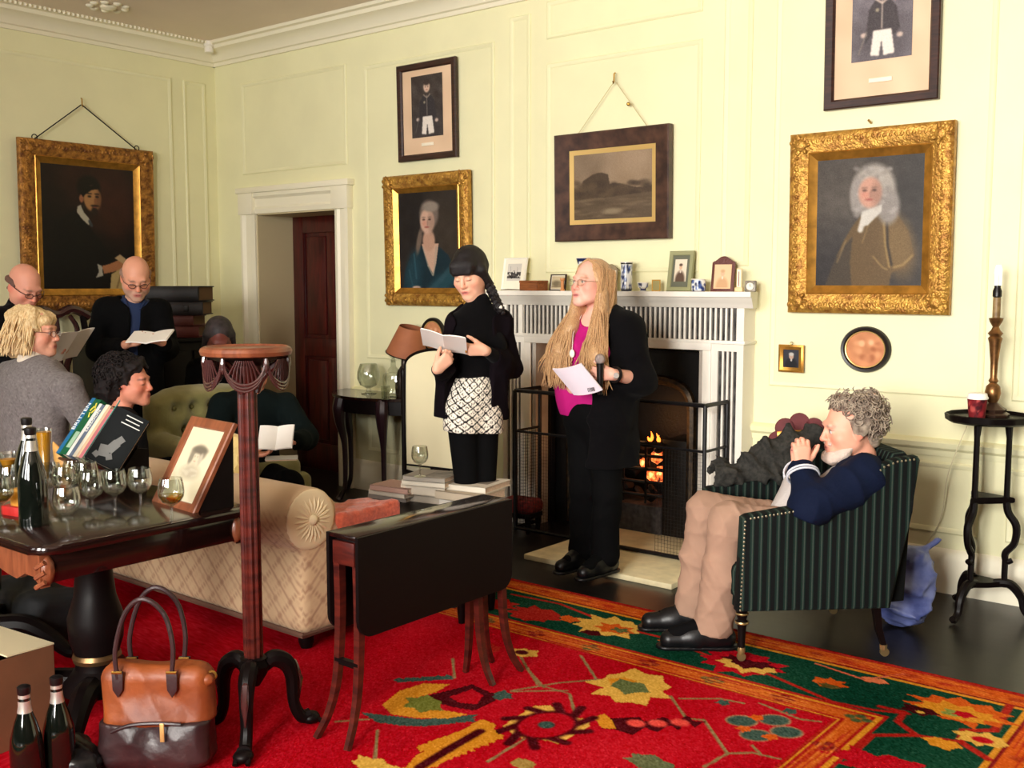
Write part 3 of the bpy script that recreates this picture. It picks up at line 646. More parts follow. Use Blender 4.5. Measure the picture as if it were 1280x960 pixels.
# --- big portrait of a bewigged gentleman in a brown coat
t, w, h = hang('gilt_framed_portrait', 'large gilt framed portrait of bewigged gentleman in brown velvet coat', -2.40, -1.562, 1.398, 2.338)
gilt_frame(t, w, h, .145, 1); iw, ih = w - .27, h - .27
cv = uv_canvas(150, 180, ih / iw, (62, 55, 50)); a_ = ih / iw
cv.ell(.3, .45, .55, .5, (92, 84, 76), 1.6, a=.8); cv.ell(.2, 1.1, .5, .4, (40, 36, 38), 1.2, a=.8); cv.ell(.9, .3, .3, .6, (44, 39, 36), 1.3, a=.7); cv.cloud(4, 30, 5)
cv.poly([(.1, a_), (.2, .92), (.28, .75), (.36, .62), (.46, .5), (.62, .46), (.76, .53), (.86, .68), (.92, .9), (.84, 1.0), (.72, 1.05), (.7, a_)], (104, 80, 46))
cv.poly([(.1, a_), (.2, .92), (.3, .78), (.36, .72), (.34, .95), (.36, a_)], (70, 58, 44)); cv.ell(.78, .82, .13, .25, (124, 98, 58), .9, rot=-.2)
cv.line([(.67, .58), (.68, .8), (.72, .98)], .02, (52, 40, 26)); cv.line([(.64, .6), (.66, .8), (.7, 1.0)], .014, (168, 138, 84)); cv.line([(.74, 1.0), (.82, .98), (.9, .9)], .018, (160, 130, 80)); cv.line([(.55, .9), (.64, 1.0), (.68, 1.02)], .014, (150, 122, 76)); cv.line([(.3, .75), (.22, .95)], .01, (140, 118, 80)); cv.line([(.52, .56), (.45, .78)], .008, (150, 122, 76))
cv.ell(.54, .31, .2, .23, (176, 168, 158), .25); cv.ell(.68, .46, .1, .16, (150, 142, 136), .4); cv.ell(.4, .36, .07, .17, (160, 152, 146), .4)
for k in range(60): cv.ell(random.uniform(.36, .74), random.uniform(.1, .56), .025, .018, random.choice(((196, 190, 182), (136, 128, 122), (160, 152, 148))), .8, a=.45)
cv.poly([(.44, .5), (.62, .44), (.62, .5), (.5, .62), (.42, .64)], (216, 210, 200)); cv.line([(.47, .52), (.43, .66)], .05, (220, 214, 204)); skin_face(cv, .51, .33, .135, (214, 160, 138), -.04); cv.blur(2); cv.speck(5)
picture_part('canvas', cv, iw, ih, t, -.012); part('nail', MB().tube([(-.01, .02, h / 2 + .03), (-.01, -.015, h / 2 + .04)], .006, 6), M_brass, t)
# --- lady in blue above the side table
t, w, h = hang('gilt_framed_portrait', 'gilt framed portrait of a lady in low-cut blue dress', -5.487, -4.681, 1.398, 2.313)
gilt_frame(t, w, h, .125, 2); iw, ih = w - .225, h - .225
cv = uv_canvas(150, 190, ih / iw, (40, 34, 34)); a_ = ih / iw
cv.ell(.78, .5, .32, .55, (62, 52, 44), 1.2, a=.8); cv.ell(.2, .3, .3, .4, (28, 24, 27), 1, a=.8); cv.cloud(3, 25, 2)
BL = (15, 42, 54); cv.poly([(.06, a_), (.12, .95), (.22, .76), (.38, .66), (.68, .67), (.84, .78), (.94, 1.0), (1, a_)], BL)
cv.ell(.25, 1.02, .13, .27, (24, 62, 76), .9, .2); cv.ell(.74, 1.1, .28, .1, (30, 72, 84), .8, -.5); cv.line([(.48, 1.22), (.72, 1.06), (.98, .82)], .06, (50, 84, 96), .6); cv.line([(.27, .76), (.3, 1.05)], .025, (54, 98, 112), .7); cv.line([(.18, .95), (.24, 1.15)], .02, (50, 92, 106), .6)
cv.poly([(.4, .64), (.68, .64), (.63, .88), (.58, 1.0), (.51, .9)], (220, 178, 154)); cv.ell(.52, .6, .1, .13, (206, 162, 138), .3); cv.line([(.64, .68), (.61, .9), (.58, 1.01)], .025, (190, 172, 152), .8); cv.line([(.42, .68), (.5, .9), (.57, 1.01)], .02, (190, 172, 152), .7)
cv.ell(.53, .29, .155, .17, (128, 112, 102), .3); cv.ell(.36, .6, .04, .16, (120, 102, 90), .6, .25); skin_face(cv, .5, .37, .15, (222, 180, 158), -.06); cv.ell(.56, .2, .13, .06, (156, 142, 130), .5); cv.ell(.3, 1.16, .07, .02, (200, 166, 146), .5); cv.blur(1); cv.speck(4)
picture_part('canvas', cv, iw, ih, t, -.012)
# --- dark Spanish-looking portrait on the left wall
LY = lambda px, py: float(on(px, py, 0, XL)[1]); LZ = lambda px, py: float(on(px, py, 0, XL)[2])
t, w, h = hang('gilt_framed_portrait', 'dark gilt framed portrait of bearded man in black on left wall', 3.676, 4.745, 1.35, 2.593, 'left')
_mg = M_gilt; M_gilt = mat('old dark gilt', (194, 136, 62), .42, .55, c2=(100, 58, 26), vscale=26, bump=.9, bscale=70); gilt_frame(t, w, h, .165, 3); M_gilt = _mg; iw, ih = w - .31, h - .29
cv = uv_canvas(170, 200, ih / iw, (13, 8, 8)); a_ = ih / iw
cv.ell(.52, .12, .42, .3, (52, 24, 16), 1.2, a=.9); cv.ell(.8, .42, .2, .3, (66, 28, 20), 1.2, a=.9); cv.ell(.68, .55, .2, .12, (54, 26, 16), 1.2, a=.8); cv.cloud(3, 24, 8, (1, .5, .3))
cv.poly([(.03, a_), (.06, .75), (.16, .56), (.34, .46), (.46, .58), (.6, .74), (.72, .92), (.72, 1.06), (.62, 1.12), (.6, a_)], (8, 7, 8)); cv.ell(.5, .23, .125, .12, (16, 10, 9), .25)
cv.ell(.535, .335, .092, .125, (186, 134, 84), .2); cv.ell(.6, .35, .03, .09, (112, 70, 44), .8, a=.7); cv.ell(.42, .34, .022, .04, (168, 108, 76), .4); cv.poly([(.42, .22), (.62, .2), (.62, .235), (.53, .25), (.46, .3), (.44, .33), (.42, .3)], (14, 9, 8))
for sx in (.505, .585): cv.ell(sx, .315, .02, .011, (34, 22, 18), .5); cv.ell(sx, .287, .028, .007, (40, 26, 20), .6)
cv.ell(.566, .36, .014, .035, (150, 96, 62), .8); cv.ell(.56, .405, .045, .012, (44, 28, 20), .5); cv.ell(.555, .46, .034, .045, (38, 26, 20), .5); cv.ell(.56, .418, .02, .006, (140, 70, 60), .5)
cv.poly([(.375, .42), (.41, .4), (.44, .47), (.5, .54), (.49, .6), (.43, .55), (.37, .48)], (196, 188, 166)); cv.line([(.5, .56), (.52, .6)], .03, (60, 66, 70))
cv.poly([(.62, 1.0), (.7, .98), (.8, .94), (.9, .98), (.84, 1.03), (.74, 1.06), (.64, 1.08)], (190, 126, 84)); cv.poly([(.76, .92), (.82, .88), (.88, .92), (.93, .99), (.86, .98)], (204, 172, 126)); cv.poly([(.72, 1.08), (.84, 1.02), (.94, .98), (.9, 1.12), (.84, a_), (.7, a_)], (208, 180, 120)); cv.line([(.84, 1.05), (.78, 1.22)], .02, (160, 130, 84)); cv.poly([(.57, .98), (.62, 1.0), (.63, 1.1), (.55, 1.12), (.585, 1.06)], (190, 184, 166)); cv.blur(1); cv.speck(3)
picture_part('canvas', cv, iw, ih, t, -.012); cords(t, w, h, LY(98, 132) - (3.676 + 4.745) / 2, LZ(98, 132) - (1.35 + 2.593) / 2, .38, .0045, M_iron)
for s in (-1, 1): part('hanging_ring', MB().tube([(s * w * .38 + .02 * math.cos(q), -.014, h / 2 + .012 + .02 * math.sin(q)) for q in np.linspace(0, 2 * PI, 13)[:-1]], .004, 6, closed=True), M_iron, t)
# --- second small picture partly seen below it
# --- landscape over the mantel
t, w, h = hang('framed_landscape', 'brown oak framed landscape painting hung over the mantelpiece', -3.962, -3.14, 1.815, 2.47)
part('oak_moulding', MB().frame(w, h, [(0, 0), (0, -.04), (.008, -.046), (.1, -.022), (.104, -.016), (.104, 0)]), M_oak2, t)
part('gilt_slip', MB().frame(w - .2, h - .2, [(0, 0), (0, -.02), (.03, -.012), (.03, 0)]), M_slipgold, t); iw, ih = w - .25, h - .25; a_ = ih / iw
cv = uv_canvas(150, 110, a_, (150, 126, 100)); cv.ell(.6, .1, .6, .25, (176, 150, 122), 1.2, a=.8); cv.ell(.15, .12, .3, .2, (136, 116, 96), 1, a=.7); cv.cloud(5, 16, 4)
cv.poly([(0, a_), (0, .38)] + [(q, .36 + .03 * math.sin(q * 9) + (-.1 if .12 < q < .45 else 0) - (.06 * math.sin((q - .12) / .33 * PI) if .12 < q < .45 else 0)) for q in np.linspace(0, 1, 50)] + [(1, a_)], (84, 68, 54))
for k in range(60): cv.ell(random.uniform(0, .95), random.uniform(.3, .46), .05, .025, random.choice(((70, 56, 46), (92, 74, 58), (104, 86, 66))), .9, a=.5)
cv.poly([(0, .5), (1, .44), (1, a_), (0, a_)], (112, 94, 74), .7)
for k in range(70): cv.ell(random.uniform(0, 1), random.uniform(.48, a_), .09, .012, random.choice(((96, 80, 62), (134, 114, 90), (84, 68, 52))), .9, a=.5)
cv.ell(.5, .62, .12, .03, (150, 132, 106), .8); cv.blur(1); cv.speck(4); picture_part('canvas', cv, iw, ih, t, -.01)
cords(t, w, h, backx(773, 103) + 3.551, float(on(773, 103, 1, YB)[2]) - 2.1425, .3, .002, mat('pale twine', (196, 180, 130), .8)); part('cord_knot', MB().sph((.12, -.016, h / 2 + .14), .012, 8, 6), M_brass, t)
# --- two dark framed prints of men in uniform
def print_pic(label, x0, x1, z0, z1, light, fw):
    t, w, h = hang('framed_print', label, x0, x1, z0, z1, group=None); part('wood_moulding', MB().frame(w, h, [(0, 0), (0, -.022), (.006, -.028), (fw - .01, -.024), (fw, -.014), (fw, 0)]), M_oak, t)
    iw, ih = w - 2 * fw + .01, h - 2 * fw + .01; cvm = uv_canvas(40, 60, ih / iw, (222, 190, 158)); cvm.cloud(4, 9, int(w * 100)); picture_part('mount', cvm, iw, ih, t, -.006, m=PRINT)
    pw = iw * .62; ph = pw * 1.42; a_ = 1.42; cv = uv_canvas(90, 128, a_, (112, 106, 112) if light else (66, 58, 54)); L = 1.35 if light else 1.
    cv.cloud(6, 12, 9); f = lambda *c: tuple(min(255, q * L) for q in c)
    cv.ell(.5, 1.1, .5, .4, f(60, 56, 58), 1, a=.7); cv.poly([(.22, 1.15), (.28, .6), (.38, .46), (.62, .46), (.74, .6), (.8, .95), (.7, 1.05), (.62, .98), (.36, .98)], f(54, 50, 52))
    cv.poly([(.36, .95), (.66, .95), (.72, 1.34), (.54, 1.36), (.5, 1.1), (.46, 1.36), (.32, 1.34)], (224, 214, 204)); cv.ell(.5, .27, .1, .13, (206, 176, 156), .3); cv.ell(.5, .17, .11, .07, f(60, 50, 46), .5); cv.ell(.46, .27, .02, .012, (70, 54, 50)); cv.ell(.54, .27, .02, .012, (70, 54, 50)); cv.ell(.5, .34, .035, .012, (150, 100, 90))
    cv.ell(.2, 1.0, .05, .04, (190, 170, 160), .5); cv.ell(.8, 1.06, .05, .04, (190, 170, 160), .5); cv.line([(.5, .46), (.5, .92)], .02, f(120, 110, 104)); cv.ell(.42, .62, .03, .03, (150, 140, 120)); cv.line([(.25, .95), (.12, 1.3)], .02, f(90, 84, 80)); cv.line([(.4, .45), (.5, .52), (.6, .45)], .03, f(140, 126, 116)); cv.blur(2); cv.speck(5)
    picture_part('engraving', cv, pw, ph, t, -.009, z=ih * .06, m=PRINT); part('title_plate', MB().box((0, -.01, -ih * .385), (iw * .24, .006, .022), None, .002), mat('ivory title plate', (238, 228, 206), .6), t)
print_pic('dark framed print of uniformed man above the lady in blue', -5.36, -4.805, 2.408, 3.07, False, .045)
print_pic('large dark framed print of uniformed man above the bewigged gentleman', -2.235, -1.655, 2.45, 3.25, True, .05)
# --- oval and tiny pictures
def oval_pic(label, x, z, a, b, seed):
    t = thing('oval_miniature', label, 'picture', (x, YB - .004, z)); R = rotm(PI / 2)
    prof = [(1, 0), (1, .016), (.95, .026), (.86, .024), (.8, .016), (.78, .010)]
    part('oval_frame', MB().lathe([(r, q) for r, q in prof], 40, R=R @ Matrix.Diagonal((a, b, 1)), cap=False), mat('black turned wood', (26, 20, 18), .35), t)
    part('gilt_rim', MB().lathe([(.81, .014), (.8, .021), (.76, .019), (.75, .011)], 40, R=R @ Matrix.Diagonal((a, b, 1)), cap=False), M_slipgold, t)
    q = np.linspace(0, 2 * PI, 49); r = np.linspace(0, .78, 20); Q, Rr = np.meshgrid(q, r); cv = Canvas(Rr * np.cos(Q), -Rr * np.sin(Q), (196, 132, 92)); cv.cloud(9, 9, seed, (1, .8, .6))
    rr = random.Random(seed)
    for k in range(16): cv.ell(rr.uniform(-.5, .5), rr.uniform(-.4, .5), rr.uniform(.08, .2), rr.uniform(.07, .16), rr.choice(((222, 166, 122), (164, 98, 66), (208, 146, 104), (148, 84, 58))), .8, a=.6)
    cv.ell(-.15, -.25, .12, .14, (226, 172, 130), .4); cv.ell(.22, -.3, .1, .12, (228, 176, 136), .4); cv.blur(1)
    link('print', grid_mesh('print', np.stack([Rr * a * np.cos(Q), np.full(Q.shape, -.011), Rr * b * np.sin(Q)], -1), cv.C, PRINT), t); return t
oval_pic('oval sepia print in black frame beneath the bewigged gentleman', -1.981, 1.212, .132, .12, 3)
oval_pic('oval sepia picture in black frame above the fire screen', backx(543, 420), float(on(543, 419, 1, YB)[2]), .115, .125, 5)
t, w, h = hang('framed_miniature', 'tiny gilt framed portrait left of the oval print', -2.452, -2.31, 1.073, 1.222); part('gilt_moulding', MB().frame(w, h, [(0, 0), (0, -.014), (.01, -.018), (.026, -.012), (.026, 0)]), M_gilt2, t)
cv = uv_canvas(36, 40, 1.1, (52, 52, 62)); cv.ell(.5, .95, .38, .42, (18, 18, 24), .3); cv.ell(.5, .42, .14, .18, (206, 170, 150), .3); cv.ell(.5, .3, .15, .1, (210, 204, 196), .5); cv.ell(.5, .64, .05, .08, (220, 214, 206), .5); picture_part('canvas', cv, w - .046, h - .046, t, -.006); part('hanging_ring', MB().tube([(.008 * math.cos(q), -.006, h / 2 + .008 + .008 * math.sin(q)) for q in np.linspace(0, 2 * PI, 10)[:-1]], .002, 5, closed=True), M_brass, t)
# ================================================================ things along the mantel shelf
def shelf_pt(px, d=.1): p = on(px, 363, 1, YB - d); return float(p[0]), YB - d
ZSH = ZS
def shelf_h(py, d=.1): return float(on(780, py, 1, YB - d)[2]) - ZSH
M_card = mat('cream card mount', (240, 232, 212), .8)
def photo(cvfn, w, h, n=44):
    a = h / w; cv = uv_canvas(n, int(n * a), a, (210, 196, 170)); cvfn(cv, a); return cv
def lean_frame(name, label, px, w, h, fw, m, mount, cvfn, iw=.6, ih=.7, d=.09, rz=0, tilt=.16, top=None, mountz=0, cat='picture frame'):
    x, y = shelf_pt(px, d); t = thing(name, label, cat, (x, y, ZSH), rot=(-tilt, 0, rz))
    if top == 'arch':
        o = [(-w / 2, 0), (w / 2, 0), (w / 2, h * .82)] + [(w * .5 - w * q, h * (.82 + .18 * math.sin(PI * q) ** 1.6)) for q in np.linspace(.08, .92, 15)] + [(-w / 2, h * .82)]
        part('frame', MB().prism(o, .014, R=rotm(PI / 2), t=(0, .014, 0), b=.003), m, t)
        part('mount', MB().box((0, -.001, h * .42), (w - 2 * fw, .004, h * .68)), mount, t); zc = h * .42
    else:
        part('frame', MB().frame(w, h, [(0, .012), (0, 0), (.004, -.006), (fw - .003, -.004), (fw, 0), (fw, .012)], z=h / 2), m, t)
        part('mount', MB().box((0, .005, h / 2), (w - 2 * fw + .004, .004, h - 2 * fw + .004)), mount, t); zc = h / 2 + mountz
    cv = photo(cvfn, w * iw, h * ih); picture_part('photograph', cv, w * iw, h * ih, t, -.004 if top else .0015, zc, m=PRINT)
    part('strut', MB().box((0, .028, h * .3), (.03, .004, h * .6), rotm(.08)), mount, t); return t
def sitter(bg, coat, skin=(206, 170, 140)):
    def f(cv, a): cv.C[:] = bg; cv.ell(.5, a * .95, .4, a * .42, coat, .4); cv.ell(.5, a * .36, .13, .17, skin, .3); cv.ell(.5, a * .25, .14, .1, coat, .6); cv.ell(.5, a * .56, .05, .1, (220, 206, 190), .5); cv.blur(1)
    return f
def crowd(cv, a):
    cv.C[:] = (206, 200, 190); r = random.Random(4)
    cv.poly([(0, a * .5), (1, a * .5), (1, a * .86), (0, a * .86)], (70, 66, 64))
    for k in range(26): x, y = r.random(), a * r.uniform(.42, .82); cv.ell(x, y, .05, .05, r.choice(((30, 28, 28), (220, 214, 204), (90, 84, 80))), .5); 
    cv.line([(.2, a * .15), (.25, a * .5)], .02, (120, 116, 110)); cv.line([(.7, a * .2), (.75, a * .5)], .02, (120, 116, 110))
def land(cv, a): cv.C[:] = (196, 180, 146); cv.ell(.4, a * .6, .35, a * .25, (120, 108, 84), .8); cv.ell(.75, a * .65, .2, a * .18, (140, 124, 96), .8); cv.line([(0, a * .85), (1, a * .85)], .04, (110, 98, 76))
ms = lambda a, b: (b - a) * 5.05 / F_PX * 1.16   # rough width of a pixel span on the shelf
lean_frame('mounted_photograph', 'white mounted group photograph leaning at mantel left end', 640, .205, .215, .012, mat('white card', (244, 240, 226), .8), M_card, crowd, .6, .52, rz=-.1, mountz=.012)
x, y = shelf_pt(667, .15); bxx = thing('wooden_box', 'small plain wooden box on mantel beside the white photograph', 'box', (x, y, ZSH), -.12)
M_box = mat('light brown wood', (160, 96, 52), .5, c2=(130, 74, 40), vscale=10, stretch=(1, 8, 8)); part('body', MB().box((0, 0, .024), (.155, .1, .048), None, .004), M_box, bxx); part('lid', MB().box((0, 0, .056), (.16, .104, .016), None, .004), M_box, bxx)
lean_frame('small_framed_view', 'small dark framed landscape photograph beside the wooden box', 696, .125, .105, .008, M_oak, M_card, land, .8, .76, rz=-.05)
x, y = shelf_pt(703, .17); solo('wooden_pillar', MB().lathe([(.014, 0), (.014, .008), (.010, .014), (.010, .06), (.015, .066), (.015, .078)], 14), mat('amber wood', (196, 130, 76), .5), 'tiny amber wooden pillar in front of the small landscape photograph', 'ornament', (x, y, ZSH))
def bluewhite(name, n=40, h=30, seed=0, dens=26):
    pass
def bw_pot(name, label, px, prof, d, cat, seed, bands=(), dens=40, body=(232, 232, 230)):
    x, y = shelf_pt(px, d); m = 44; n = len(prof)
    # resample the profile finely and paint blue flowers on the white glaze
    q = np.linspace(0, n - 1, 48); R = np.interp(q, range(n), [p[0] for p in prof]); Zz = np.interp(q, range(n), [p[1] for p in prof])
    A, I = np.meshgrid(np.linspace(0, 2 * PI, m + 1), np.arange(48)); RR = R[I]; ZZ = Zz[I]; cv = Canvas(A * .05, -ZZ, body); r = random.Random(seed); H = prof[-1][1]
    for k in range(dens): cv.ell(r.uniform(0, .31), -r.uniform(H * .12, H * .9), r.uniform(.006, .013), r.uniform(.006, .014), r.choice(((28, 46, 104), (46, 66, 130), (70, 92, 150), (24, 34, 70))), .6)
    for b0, b1, c in bands: k = (ZZ >= b0 * H) & (ZZ <= b1 * H); cv.mix(k, c, np.ones(k.sum()))
    t = thing(name, label, cat, (x, y, ZSH)); link('pot_body', grid_mesh('pot_body', np.stack([RR * np.cos(A), RR * np.sin(A), ZZ], -1), cv.C, GLAZE), t)
    part('rim', MB().tube([(R[-1] * math.cos(a), R[-1] * math.sin(a), H) for a in np.linspace(0, 2 * PI, 33)[:-1]], .003, 6, closed=True), M_white, t)
    part('base', MB().lathe([(R[0], 0), (R[0], .003)], 24), M_white, t); return t
GLAZE = attr_mat('blue and white glaze', .15, .6)
bw_pot('blue_white_vase', 'blue and white vase behind the long-haired woman, rim showing above her head', 729, [(.03, 0), (.045, .05), (.05, .1), (.032, .155), (.042, .19), (.044, .2)], .1, 'vase', 1, ((.9, 1, (30, 40, 80)),))
lean_frame('pointed_top_frame', 'small pale framed sketch with pointed top beside the tall cylinder vase', 761, .095, .165, .008, mat('weathered wood', (140, 122, 92), .6), M_card, sitter((214, 200, 172), (150, 136, 116)), .76, .66, rz=.1, top='arch')
bw_pot('cylinder_vase', 'tall cylindrical blue and white vase with dark rim', 783, [(.03, 0), (.034, .006), (.034, .155), (.036, .162), (.036, .17)], .11, 'vase', 2, ((.0, .07, (40, 42, 54)), (.93, 1, (40, 38, 36))), 64)
bw_pot('footed_bowl', 'little blue and white footed bowl on the mantel', 804, [(.02, 0), (.016, .014), (.03, .024), (.033, .046), (.034, .05)], .12, 'bowl', 3, ((0, .3, (60, 66, 100)),), 14)
x, y = shelf_pt(820, .13); cd = thing('leaning_card', 'small greenish card leaning beside the green photograph frame', 'card', (x, y, ZSH), rot=(-.25, 0, .5)); part('card', MB().box((0, 0, .034), (.05, .004, .068)), mat('olive card', (150, 142, 92), .7), cd); part('card_edge', MB().frame(.05, .068, [(0, -.002), (0, -.004), (.006, -.004), (.006, -.002)], z=.034), M_brass, cd)
lean_frame('green_photo_frame', 'sage green frame holding oval vignette photograph of a suited man', 848, .162, .235, .026, mat('sage green frame', (146, 146, 106), .6), mat('grey green mount', (98, 100, 84), .8), sitter((222, 208, 186), (92, 72, 60)), .48, .55, mountz=.004)
bw_pot('blue_white_jar', 'short blue and white jar between the green and brown frames', 873, [(.034, 0), (.04, .008), (.041, .06), (.037, .064), (.04, .068)], .15, 'jar', 4, ((.0, .06, (60, 66, 96)),), 50)
lean_frame('arched_photo_frame', 'carved brown frame with arched top holding faded photograph', 902, .135, .2, .018, mat('carved brown wood', (92, 44, 36), .5, bump=.5, bscale=90), mat('faded print', (222, 186, 146), .8), sitter((222, 188, 150), (196, 156, 118)), .66, .62, rz=.12, top='arch', d=.1)
x, y = shelf_pt(924, .12); th = thing('thermometer', 'small upright wooden thermometer near the right end of mantel', 'thermometer', (x, y, ZSH), .1); M_pale = mat('pale beech', (222, 196, 150), .5)
part('foot', MB().box((0, 0, .012), (.045, .03, .024), None, .003), M_pale, th); part('board', MB().box((0, 0, .07), (.032, .01, .115), None, .003), M_pale, th); part('scale_plate', MB().box((0, -.006, .073), (.02, .003, .095)), M_card, th); part('glass_tube', MB().tube([(0, -.009, .03), (0, -.009, .11)], .002, 6), mat('red spirit', (140, 20, 20), .2), th)
x, y = shelf_pt(938, .13); ck = thing('small_clock', 'tiny square desk clock at the right end of mantel', 'clock', (x, y, ZSH), rot=(-.1, 0, .15)); part('case', MB().box((0, 0, .03), (.062, .024, .06), None, .004), mat('grey marble case', (150, 140, 124), .4, c2=(90, 84, 76), vscale=60), ck)
part('dial', MB().lathe([(.02, 0), (.02, .003), (.018, .004)], 24, R=rotm(PI / 2), c=(0, -.012, .028)), M_card, ck); part('hand', MB().box((0, -.017, .034), (.002, .001, .014)).box((.005, -.017, .028), (.012, .001, .002)), M_iron, ck)
x, y = shelf_pt(640, .2); solo('quill', MB().tube([(-.09, 0, .006), (-.04, .004, .008), (.03, .0, .007), (.1, -.004, .005)], [.004, .009, .008, .002], 8, flat=((0, 0, 1), .35)), mat('brown feather', (88, 74, 60), .7, var=.3, vscale=60), 'brown feather lying on mantel before the white photograph', 'feather', (x, y, ZSH + .0))
# ================================================================ left: serving table and everything on it
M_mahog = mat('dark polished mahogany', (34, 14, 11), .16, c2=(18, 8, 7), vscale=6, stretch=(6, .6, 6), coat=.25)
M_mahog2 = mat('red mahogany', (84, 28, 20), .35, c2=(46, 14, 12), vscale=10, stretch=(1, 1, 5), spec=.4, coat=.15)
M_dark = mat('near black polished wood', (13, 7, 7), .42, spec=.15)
M_walnut = mat('walnut and lit apron brown', (132, 74, 46), .4, c2=(100, 50, 30), vscale=8, stretch=(6, 1, 1), coat=.2)
TX0, TX1, TY0, TY1, TZ = -4.72, -2.985, 1.475, 2.25, .76
tb = thing('serving_table', 'large dark polished pedestal table laden with glasses and books', 'table', ((TX0 + TX1) / 2, (TY0 + TY1) / 2, .0095))
tw, td = TX1 - TX0, TY1 - TY0
def rrect(w, d, r, n=6):
    o = []
    for sx, sy, a0 in ((1, 1, 0), (-1, 1, 90), (-1, -1, 180), (1, -1, 270)):
        for k in range(n + 1): a = math.radians(a0 + 90 * k / n); o.append((sx * (w / 2 - r) + r * math.cos(a), sy * (d / 2 - r) + r * math.sin(a)))
    return o
part('table_top', MB().prism(rrect(tw, td, .07), .028, z0=TZ - .028, b=.01), M_mahog, tb)
ap = MB(); 
pts = [(-tw / 2 + .04, TZ - .03)] + [(-tw / 2 + .04, TZ - .09)] + [(q, TZ - .1 - .025 * math.cos(q * 9) * (abs(q) < .7)) for q in np.linspace(-tw / 2 + .08, tw / 2 - .08, 30)] + [(tw / 2 - .04, TZ - .13), (tw / 2 - .04, TZ - .03)]
part('front_apron', MB().prism(pts, .03, R=rotm(PI / 2), t=(0, -td / 2 + .05, 0)), M_walnut, tb, label='apron with window light put into its reddish brown')  # lighter than the other aprons: window light is put into its colour
part('back_apron', MB().prism(pts, .03, R=rotm(PI / 2), t=(0, td / 2 - .02, 0)), M_mahog, tb)
for s in (-1, 1): part('side_apron', MB().box((s * (tw / 2 - .055), 0, TZ - .075), (.03, td - .1, .09), None, .004), M_mahog, tb)
for sx in (-1, 1):
    for sy in (-1, 1):
        m = MB().sph((sx * (tw / 2 - .05), sy * (td / 2 - .045), TZ - .08), (.025, .025, .05), 10, 8)
        for k in range(3): m.tube([(sx * (tw / 2 - .03), sy * (td / 2 - .03) , TZ - .05 - .03 * k), (sx * (tw / 2 - .06), sy * (td / 2 - .015), TZ - .07 - .03 * k)], .008, 6)
        part('carved_corner', m, M_walnut, tb)
for px_, mv in ((.47, 0), (-.45, 1)):
    pd_ = part('pedestal', MB().lathe([(.12, .12), (.115, .16), (.075, .2), (.07, .24), (.09, .3), (.095, .38), (.07, .46), (.06, .56), (.08, .62), (.12, .66), (.12, TZ - .03)], 24), M_dark, tb, (px_, 0, 0))
    part('brass_collar', MB().lathe([(.078, .225), (.083, .24), (.078, .255)], 24), mat('dull brass', (120, 92, 60), .35, .8), pd_)
    for k in range(4):
        a = PI / 4 + k * PI / 2; c, s = math.cos(a), math.sin(a)
        part('foot', MB().ctube([(c * q, s * q, z) for q, z in ((.08, .15), (.18, .15), (.27, .1), (.34, .04), (.37, .03))], [.045, .042, .036, .028, .026], 10), M_dark, pd_)
# glass
def thin_glass(name, tint=(246, 248, 244), edge=.5):
    m = bpy.data.materials.new(name); m.use_nodes = True; t = m.node_tree; t.nodes.clear(); o = t.nodes.new('ShaderNodeOutputMaterial')
    tr_ = t.nodes.new('ShaderNodeBsdfTransparent'); tr_.inputs[0].default_value = (*lin(tint), 1); gl = t.nodes.new('ShaderNodeBsdfGlossy'); gl.inputs['Roughness'].default_value = .03
    lw = t.nodes.new('ShaderNodeLayerWeight'); lw.inputs[0].default_value = .5; mx_ = t.nodes.new('ShaderNodeMixShader'); pw = t.nodes.new('ShaderNodeMath'); pw.operation = 'POWER'; pw.inputs[1].default_value = 2.5; ml = t.nodes.new('ShaderNodeMath'); ml.operation = 'MULTIPLY_ADD'; ml.inputs[1].default_value = edge; ml.inputs[2].default_value = .15
    t.links.new(lw.outputs['Facing'], pw.inputs[0]); t.links.new(pw.outputs[0], ml.inputs[0]); t.links.new(ml.outputs[0], mx_.inputs[0]); t.links.new(tr_.outputs[0], mx_.inputs[1]); t.links.new(gl.outputs[0], mx_.inputs[2]); t.links.new(mx_.outputs[0], o.inputs[0]); return m
M_glass = thin_glass('clear glass', edge=.6)
M_wine = thin_glass('white wine', (226, 208, 130), .3); M_juice = mat('orange juice', (240, 160, 24), .3)
def goblet_prof(H=.15, r=.041, open_=.032, st=.06):
    o = [(.030, 0), (.030, .003), (.006, .010), (.0045, .02), (.0045, st - .006), (.009, st), (r * .7, st + .012), (r * .95, st + .03), (r, st + .047), (r * .94, H - .02), (open_, H)]
    i = [(open_ - .0015, H), (r * .94 - .002, H - .02), (r - .002, st + .047), (r * .95 - .002, st + .03), (r * .7 - .002, st + .0135), (.004, st + .005)]
    return o, i
def goblet(label, x, y, z, H=.15, r=.041, open_=.034, st=.06, wine=None, group=None, name='wine_goblet'):
    t = thing(name, label, 'glass', (x, y, z), group=group); o, i = goblet_prof(H, r, open_, st)
    n = len(o); k = next(q for q in range(n) if o[q][1] >= st)
    part('stem', MB().lathe(o[:k + 1], 20), M_glass, t); part('bowl', MB().lathe(o[k:] + i, 24), M_glass, t)
    if wine: part('wine', MB().lathe([(.003, st + .006), (r * .7 - .003, st + .0145), (r * .95 - .003, st + .03), (r * .98 - .003, st + wine)], 20), M_wine, t)
    return t
